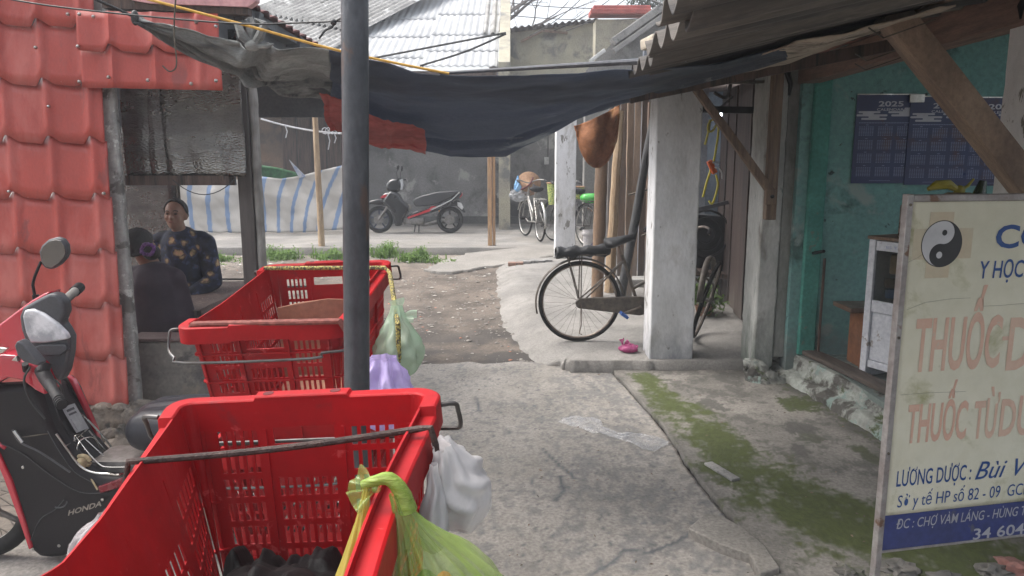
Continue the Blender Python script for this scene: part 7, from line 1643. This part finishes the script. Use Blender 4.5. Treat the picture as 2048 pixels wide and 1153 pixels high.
tc_ = NN(nt, 'TexCoord'); vv = NN(nt, 'TexVoronoi'); vv.inputs['Scale'].default_value = 11; vv.inputs['Randomness'].default_value = 1; nv_ = NN(nt, 'TexNoise'); nv_.inputs['Scale'].default_value = 16; nv_.inputs['Detail'].default_value = 3; L(tc_.outputs['Object'], nv_.inputs[0]); va_ = NN(nt, 'VectorMath', operation='MULTIPLY_ADD'); va_.inputs[1].default_value = (.09, .09, .09); L(nv_.outputs[1], va_.inputs[0]); L(tc_.outputs['Object'], va_.inputs[2]); L(va_.outputs[0], vv.inputs[0]); rp = NN(nt, 'ValToRGB'); L(vv.outputs['Distance'], rp.inputs[0])
nn_ = NN(nt, 'TexNoise'); nn_.inputs['Scale'].default_value = 22; nn_.inputs['Detail'].default_value = 5; L(tc_.outputs['Object'], nn_.inputs[0])
cr_ = rp.color_ramp; cr_.elements[0].position = .0; cr_.elements[0].color = (.62, .30, .22, 1); cr_.elements[1].position = .62; cr_.elements[1].color = (.012, .016, .045, 1)
for ps, cc_ in ((.18, (.55, .40, .20, 1)), (.30, (.10, .06, .06, 1)), (.40, (.05, .07, .16, 1)), (.50, (.015, .02, .05, 1))): e = cr_.elements.new(ps); e.color = cc_
xx = NN(nt, 'Mix', data_type='RGBA', blend_type='MULTIPLY'); xx.inputs[0].default_value = .8; mr_ = NN(nt, 'MapRange'); mr_.inputs['From Min'].default_value = .35; mr_.inputs['From Max'].default_value = .6; L(nn_.outputs[0], mr_.inputs[0]); L(rp.outputs[0], xx.inputs[6]); L(mr_.outputs[0], xx.inputs[7]); L(xx.outputs[2], Pz.inputs['Base Color'])
mb = MB(); g_ = .014
cap(mb, P3(-.14, .03, sh), P3(.14, .03, sh), .062+g_, .062+g_); cap(mb, P3(0, .03, sh-.05), P3(0, .02, sh-.28), .145+g_, .135+g_); cap(mb, P3(-.04, .02, sh-.38), P3(.04, .02, sh-.38), .14+g_, .14+g_); cap(mb, P3(-.06, 0, .62), P3(.06, 0, .62), .165, .165)
for a, b, c in arms: cap(mb, a, b, .060+g_, .052+g_); cap(mb, b, b+(c-b)*.62, .050+g_, .042+g_)
mb.build('shirt', m_flor, A, remesh=.010)
mb = MB()
for s_ in (-1, 1): mb.prism([P3(.0, -.085, sh-.09), P3(.03*s_, -.07, sh+.04), P3(.085*s_, -.05, sh+.055), P3(.075*s_, -.085, sh-.01)], (0, .015, 0))
mb.build('collar', m_flor, A, bevel=.004)
mb = MB(); Rr = RZ(4) @ RX(-6)
def hairf(a, b):
    th = 2*pi*a; ph = pi*.62*b; front = max(0, -sin(th)); ph2 = ph*(1-.70*front**.7)*(1+.10*fbm(th*2.2, b*3, 5))
    r = (.083, .102, .094); q = V((r[0]*cos(th)*sin(ph2), r[1]*sin(th)*sin(ph2)+.014, r[2]*cos(ph2)+.036)); q *= 1+.012*sin(th*24); return hc_+Rr @ q
mb.grid(hairf, 48, 14, cu=True); mb.build('hair', m_hair, A, smooth=True, solid=.012, angle=180)
mb = MB(); mb.ell(hc_+V((.005, .105, .0)), (.045, .04, .045)); mb.build('hair_bun', m_hair, A, smooth=True)
for nm, pts_, m_ in (('eyes', ((-.030, -.0790, .010), (.030, -.0790, .010)), M['black']),):
    mb = MB()
    for q in pts_: mb.ell(hc_+Rr @ V(q), (.012, .004, .0045))
    mb.build(nm, m_, A, smooth=True)
mb = MB()
for s_ in (-1, 1): mb.tube([hc_+Rr @ V((.014*s_, -.084, .030)), hc_+Rr @ V((.030*s_, -.083, .035)), hc_+Rr @ V((.046*s_, -.072, .029))], .0028, 6)
mb.build('eyebrows', m_hair, A, smooth=True)
MB().ell(hc_+Rr @ V((0, -.0885, -.048)), (.020, .005, .005)).build('lips', mat('lips', (.24, .08, .06), bump=0), A, smooth=True)
for s_ in (-1, 1): cap(mb, P3(.09*s_, -.02, .58), P3(.11*s_, -.42, .55), .1, .08)
mb = MB()
for s_ in (-1, 1): cap(mb, P3(.09*s_, -.02, .57), P3(.11*s_, -.42, .54), .100, .080); cap(mb, P3(.11*s_, -.42, .54), P3(.11*s_, -.40, .16), .075, .060)
mb.build('trousers', M['black'], A, remesh=.014)
# woman in dark top, seen from behind, hunched
B_ = thing('person', 'woman in a plain dark plum top seen from behind, hunched, purple hair band', 'person', (-2.3, 4.72, 0))
hb2 = PY(281, 494, 4.72); Q = lambda px, py, Y_: PY(px, py, Y_)
mb = MB(); head(mb, hb2, 150, -14, 1.0)
nk = Q(300, 528, 4.72); cap(mb, hb2+V((.02, .0, -.06)), nk, .055, .06)
shl, shr = Q(268, 548, 4.74), Q(352, 556, 4.70)
torso = [(Q(300, 552, 4.70), Q(345, 560, 4.70), .075, .07), (Q(312, 575, 4.70), Q(322, 640, 4.70), .155, .175), (Q(318, 640, 4.72), Q(330, 690, 4.74), .185, .195), (Q(262, 560, 4.72), Q(300, 552, 4.70), .07, .075)]
for a, b, ra, rb in torso: cap(mb, a, b, ra, rb)
arm2 = [(Q(352, 570, 4.72), Q(372, 638, 4.76), V((Q(330, 650, 4.98))))]
arm2.append((Q(262, 565, 4.74), Q(240, 640, 4.80), Q(290, 640, 5.0)))
for a, b, c in arm2: cap(mb, a, b, .055, .05); cap(mb, b, c, .045, .03); hand(mb, c, (0, .9, -.1), (0, 0, 1))
hipx = Q(322, 700, 4.72).x
for s_ in (-1, 1): cap(mb, V((hipx+.1*s_, 4.74, .48)), V((hipx+.13*s_, 5.12, .48)), .09, .07); cap(mb, V((hipx+.13*s_, 5.12, .48)), V((hipx+.13*s_, 5.10, .10)), .06, .04); cap(mb, V((hipx+.13*s_, 5.10, .06)), V((hipx+.13*s_, 5.22, .05)), .04, .035)
mb.build('body', m_skin, B_, remesh=.0085)
mb = MB()
for a, b, ra, rb in torso: cap(mb, a, b, ra+.014, rb+.014)
for a, b, c in arm2: cap(mb, a, b, .072, .066); cap(mb, b, b+(c-b)*.6, .060, .05)
cap(mb, V((hipx-.05, 4.74, .50)), V((hipx+.05, 4.74, .50)), .19, .19)
m_plum = mat('dark_plum_cloth', (.040, .022, .034), (.028, .016, .026), scale=6, rough=.85, bump=.35, bscale=14, grain=.1)
mb.build('top', m_plum, B_, remesh=.011)
mb = MB()
for s_ in (-1, 1): cap(mb, V((hipx+.1*s_, 4.74, .48)), V((hipx+.13*s_, 5.12, .48)), .105, .085); cap(mb, V((hipx+.13*s_, 5.12, .48)), V((hipx+.13*s_, 5.10, .14)), .075, .06)
mb.build('trousers', M['black'], B_, remesh=.014)
mb = MB(); R2_ = RZ(150) @ RX(-14)
def hairf2(a, b):
    th = 2*pi*a; ph = pi*.74*b; front = max(0, -sin(th)); ph2 = ph*(1-.45*front)
    q = V((.086*cos(th)*sin(ph2), .106*sin(th)*sin(ph2)+.014, .098*cos(ph2)+.03)); q *= 1+.012*sin(th*26); return hb2+R2_ @ q
mb.grid(hairf2, 48, 14, cu=True); mb.ell(Q(303, 505, 4.66), (.055, .05, .05)); mb.build('hair', m_hair, B_, smooth=True, solid=.012, angle=180)
mb = MB(); c = Q(297, 499, 4.60)
for k in range(14): a_ = 2*pi*k/14; mb.ell(c+V((.038*cos(a_), -.01+.01*sin(a_*3), .034*sin(a_))), (.013, .012, .013), None, 8, 6)
mb.build('hair_band', mat('purple_scrunchie', (.10, .03, .16), (.2, .08, .28), scale=40, rough=.6), B_, smooth=True)
# low stools under them
for x, y, lab in ((hipx, 4.72, 'low plastic stool beneath the woman in plum'), (X0, 5.52, 'low plastic stool beneath the woman in floral')):
    t = thing('stool', lab, 'stool', (x, y, 0)); m_ = mat('stool_plastic', (.05, .09, .22), bump=0); zt2 = .34 if y < 5 else .44
    MB().box((x, y, zt2-.015), (.30, .28, .03), None, .01).build('seat', m_, t, smooth=True)
    for dx in (-.12, .12):
        for dy in (-.11, .11): MB().beam((x+dx, y+dy, zt2-.03), (x+dx*1.15, y+dy*1.15, .0), .03, .03).build('leg', m_, t)

# ------------------------------------------------------------ tidy up
for o in list(bpy.data.objects):
    if o.type == 'EMPTY' and not o.children: bpy.data.objects.remove(o)
# ------------------------------------------------------------ thin volume added to imitate lens veil and lift the blacks
hz = MB().b2((-14, -3, -1), (11, 24, 9.5)).build('veil_volume', None, None); hz.data.materials.clear()
hm = bpy.data.materials.new('veil_volume'); hm.use_nodes = True; nt = hm.node_tree; nt.nodes.clear()
ho = nt.nodes.new('ShaderNodeOutputMaterial'); pv = nt.nodes.new('ShaderNodeVolumePrincipled'); pv.inputs['Color'].default_value = (.9, .94, 1, 1); pv.inputs['Density'].default_value = .005
nt.links.new(pv.outputs[0], ho.inputs['Volume']); hz.data.materials.append(hm); hz['kind'] = 'stuff'
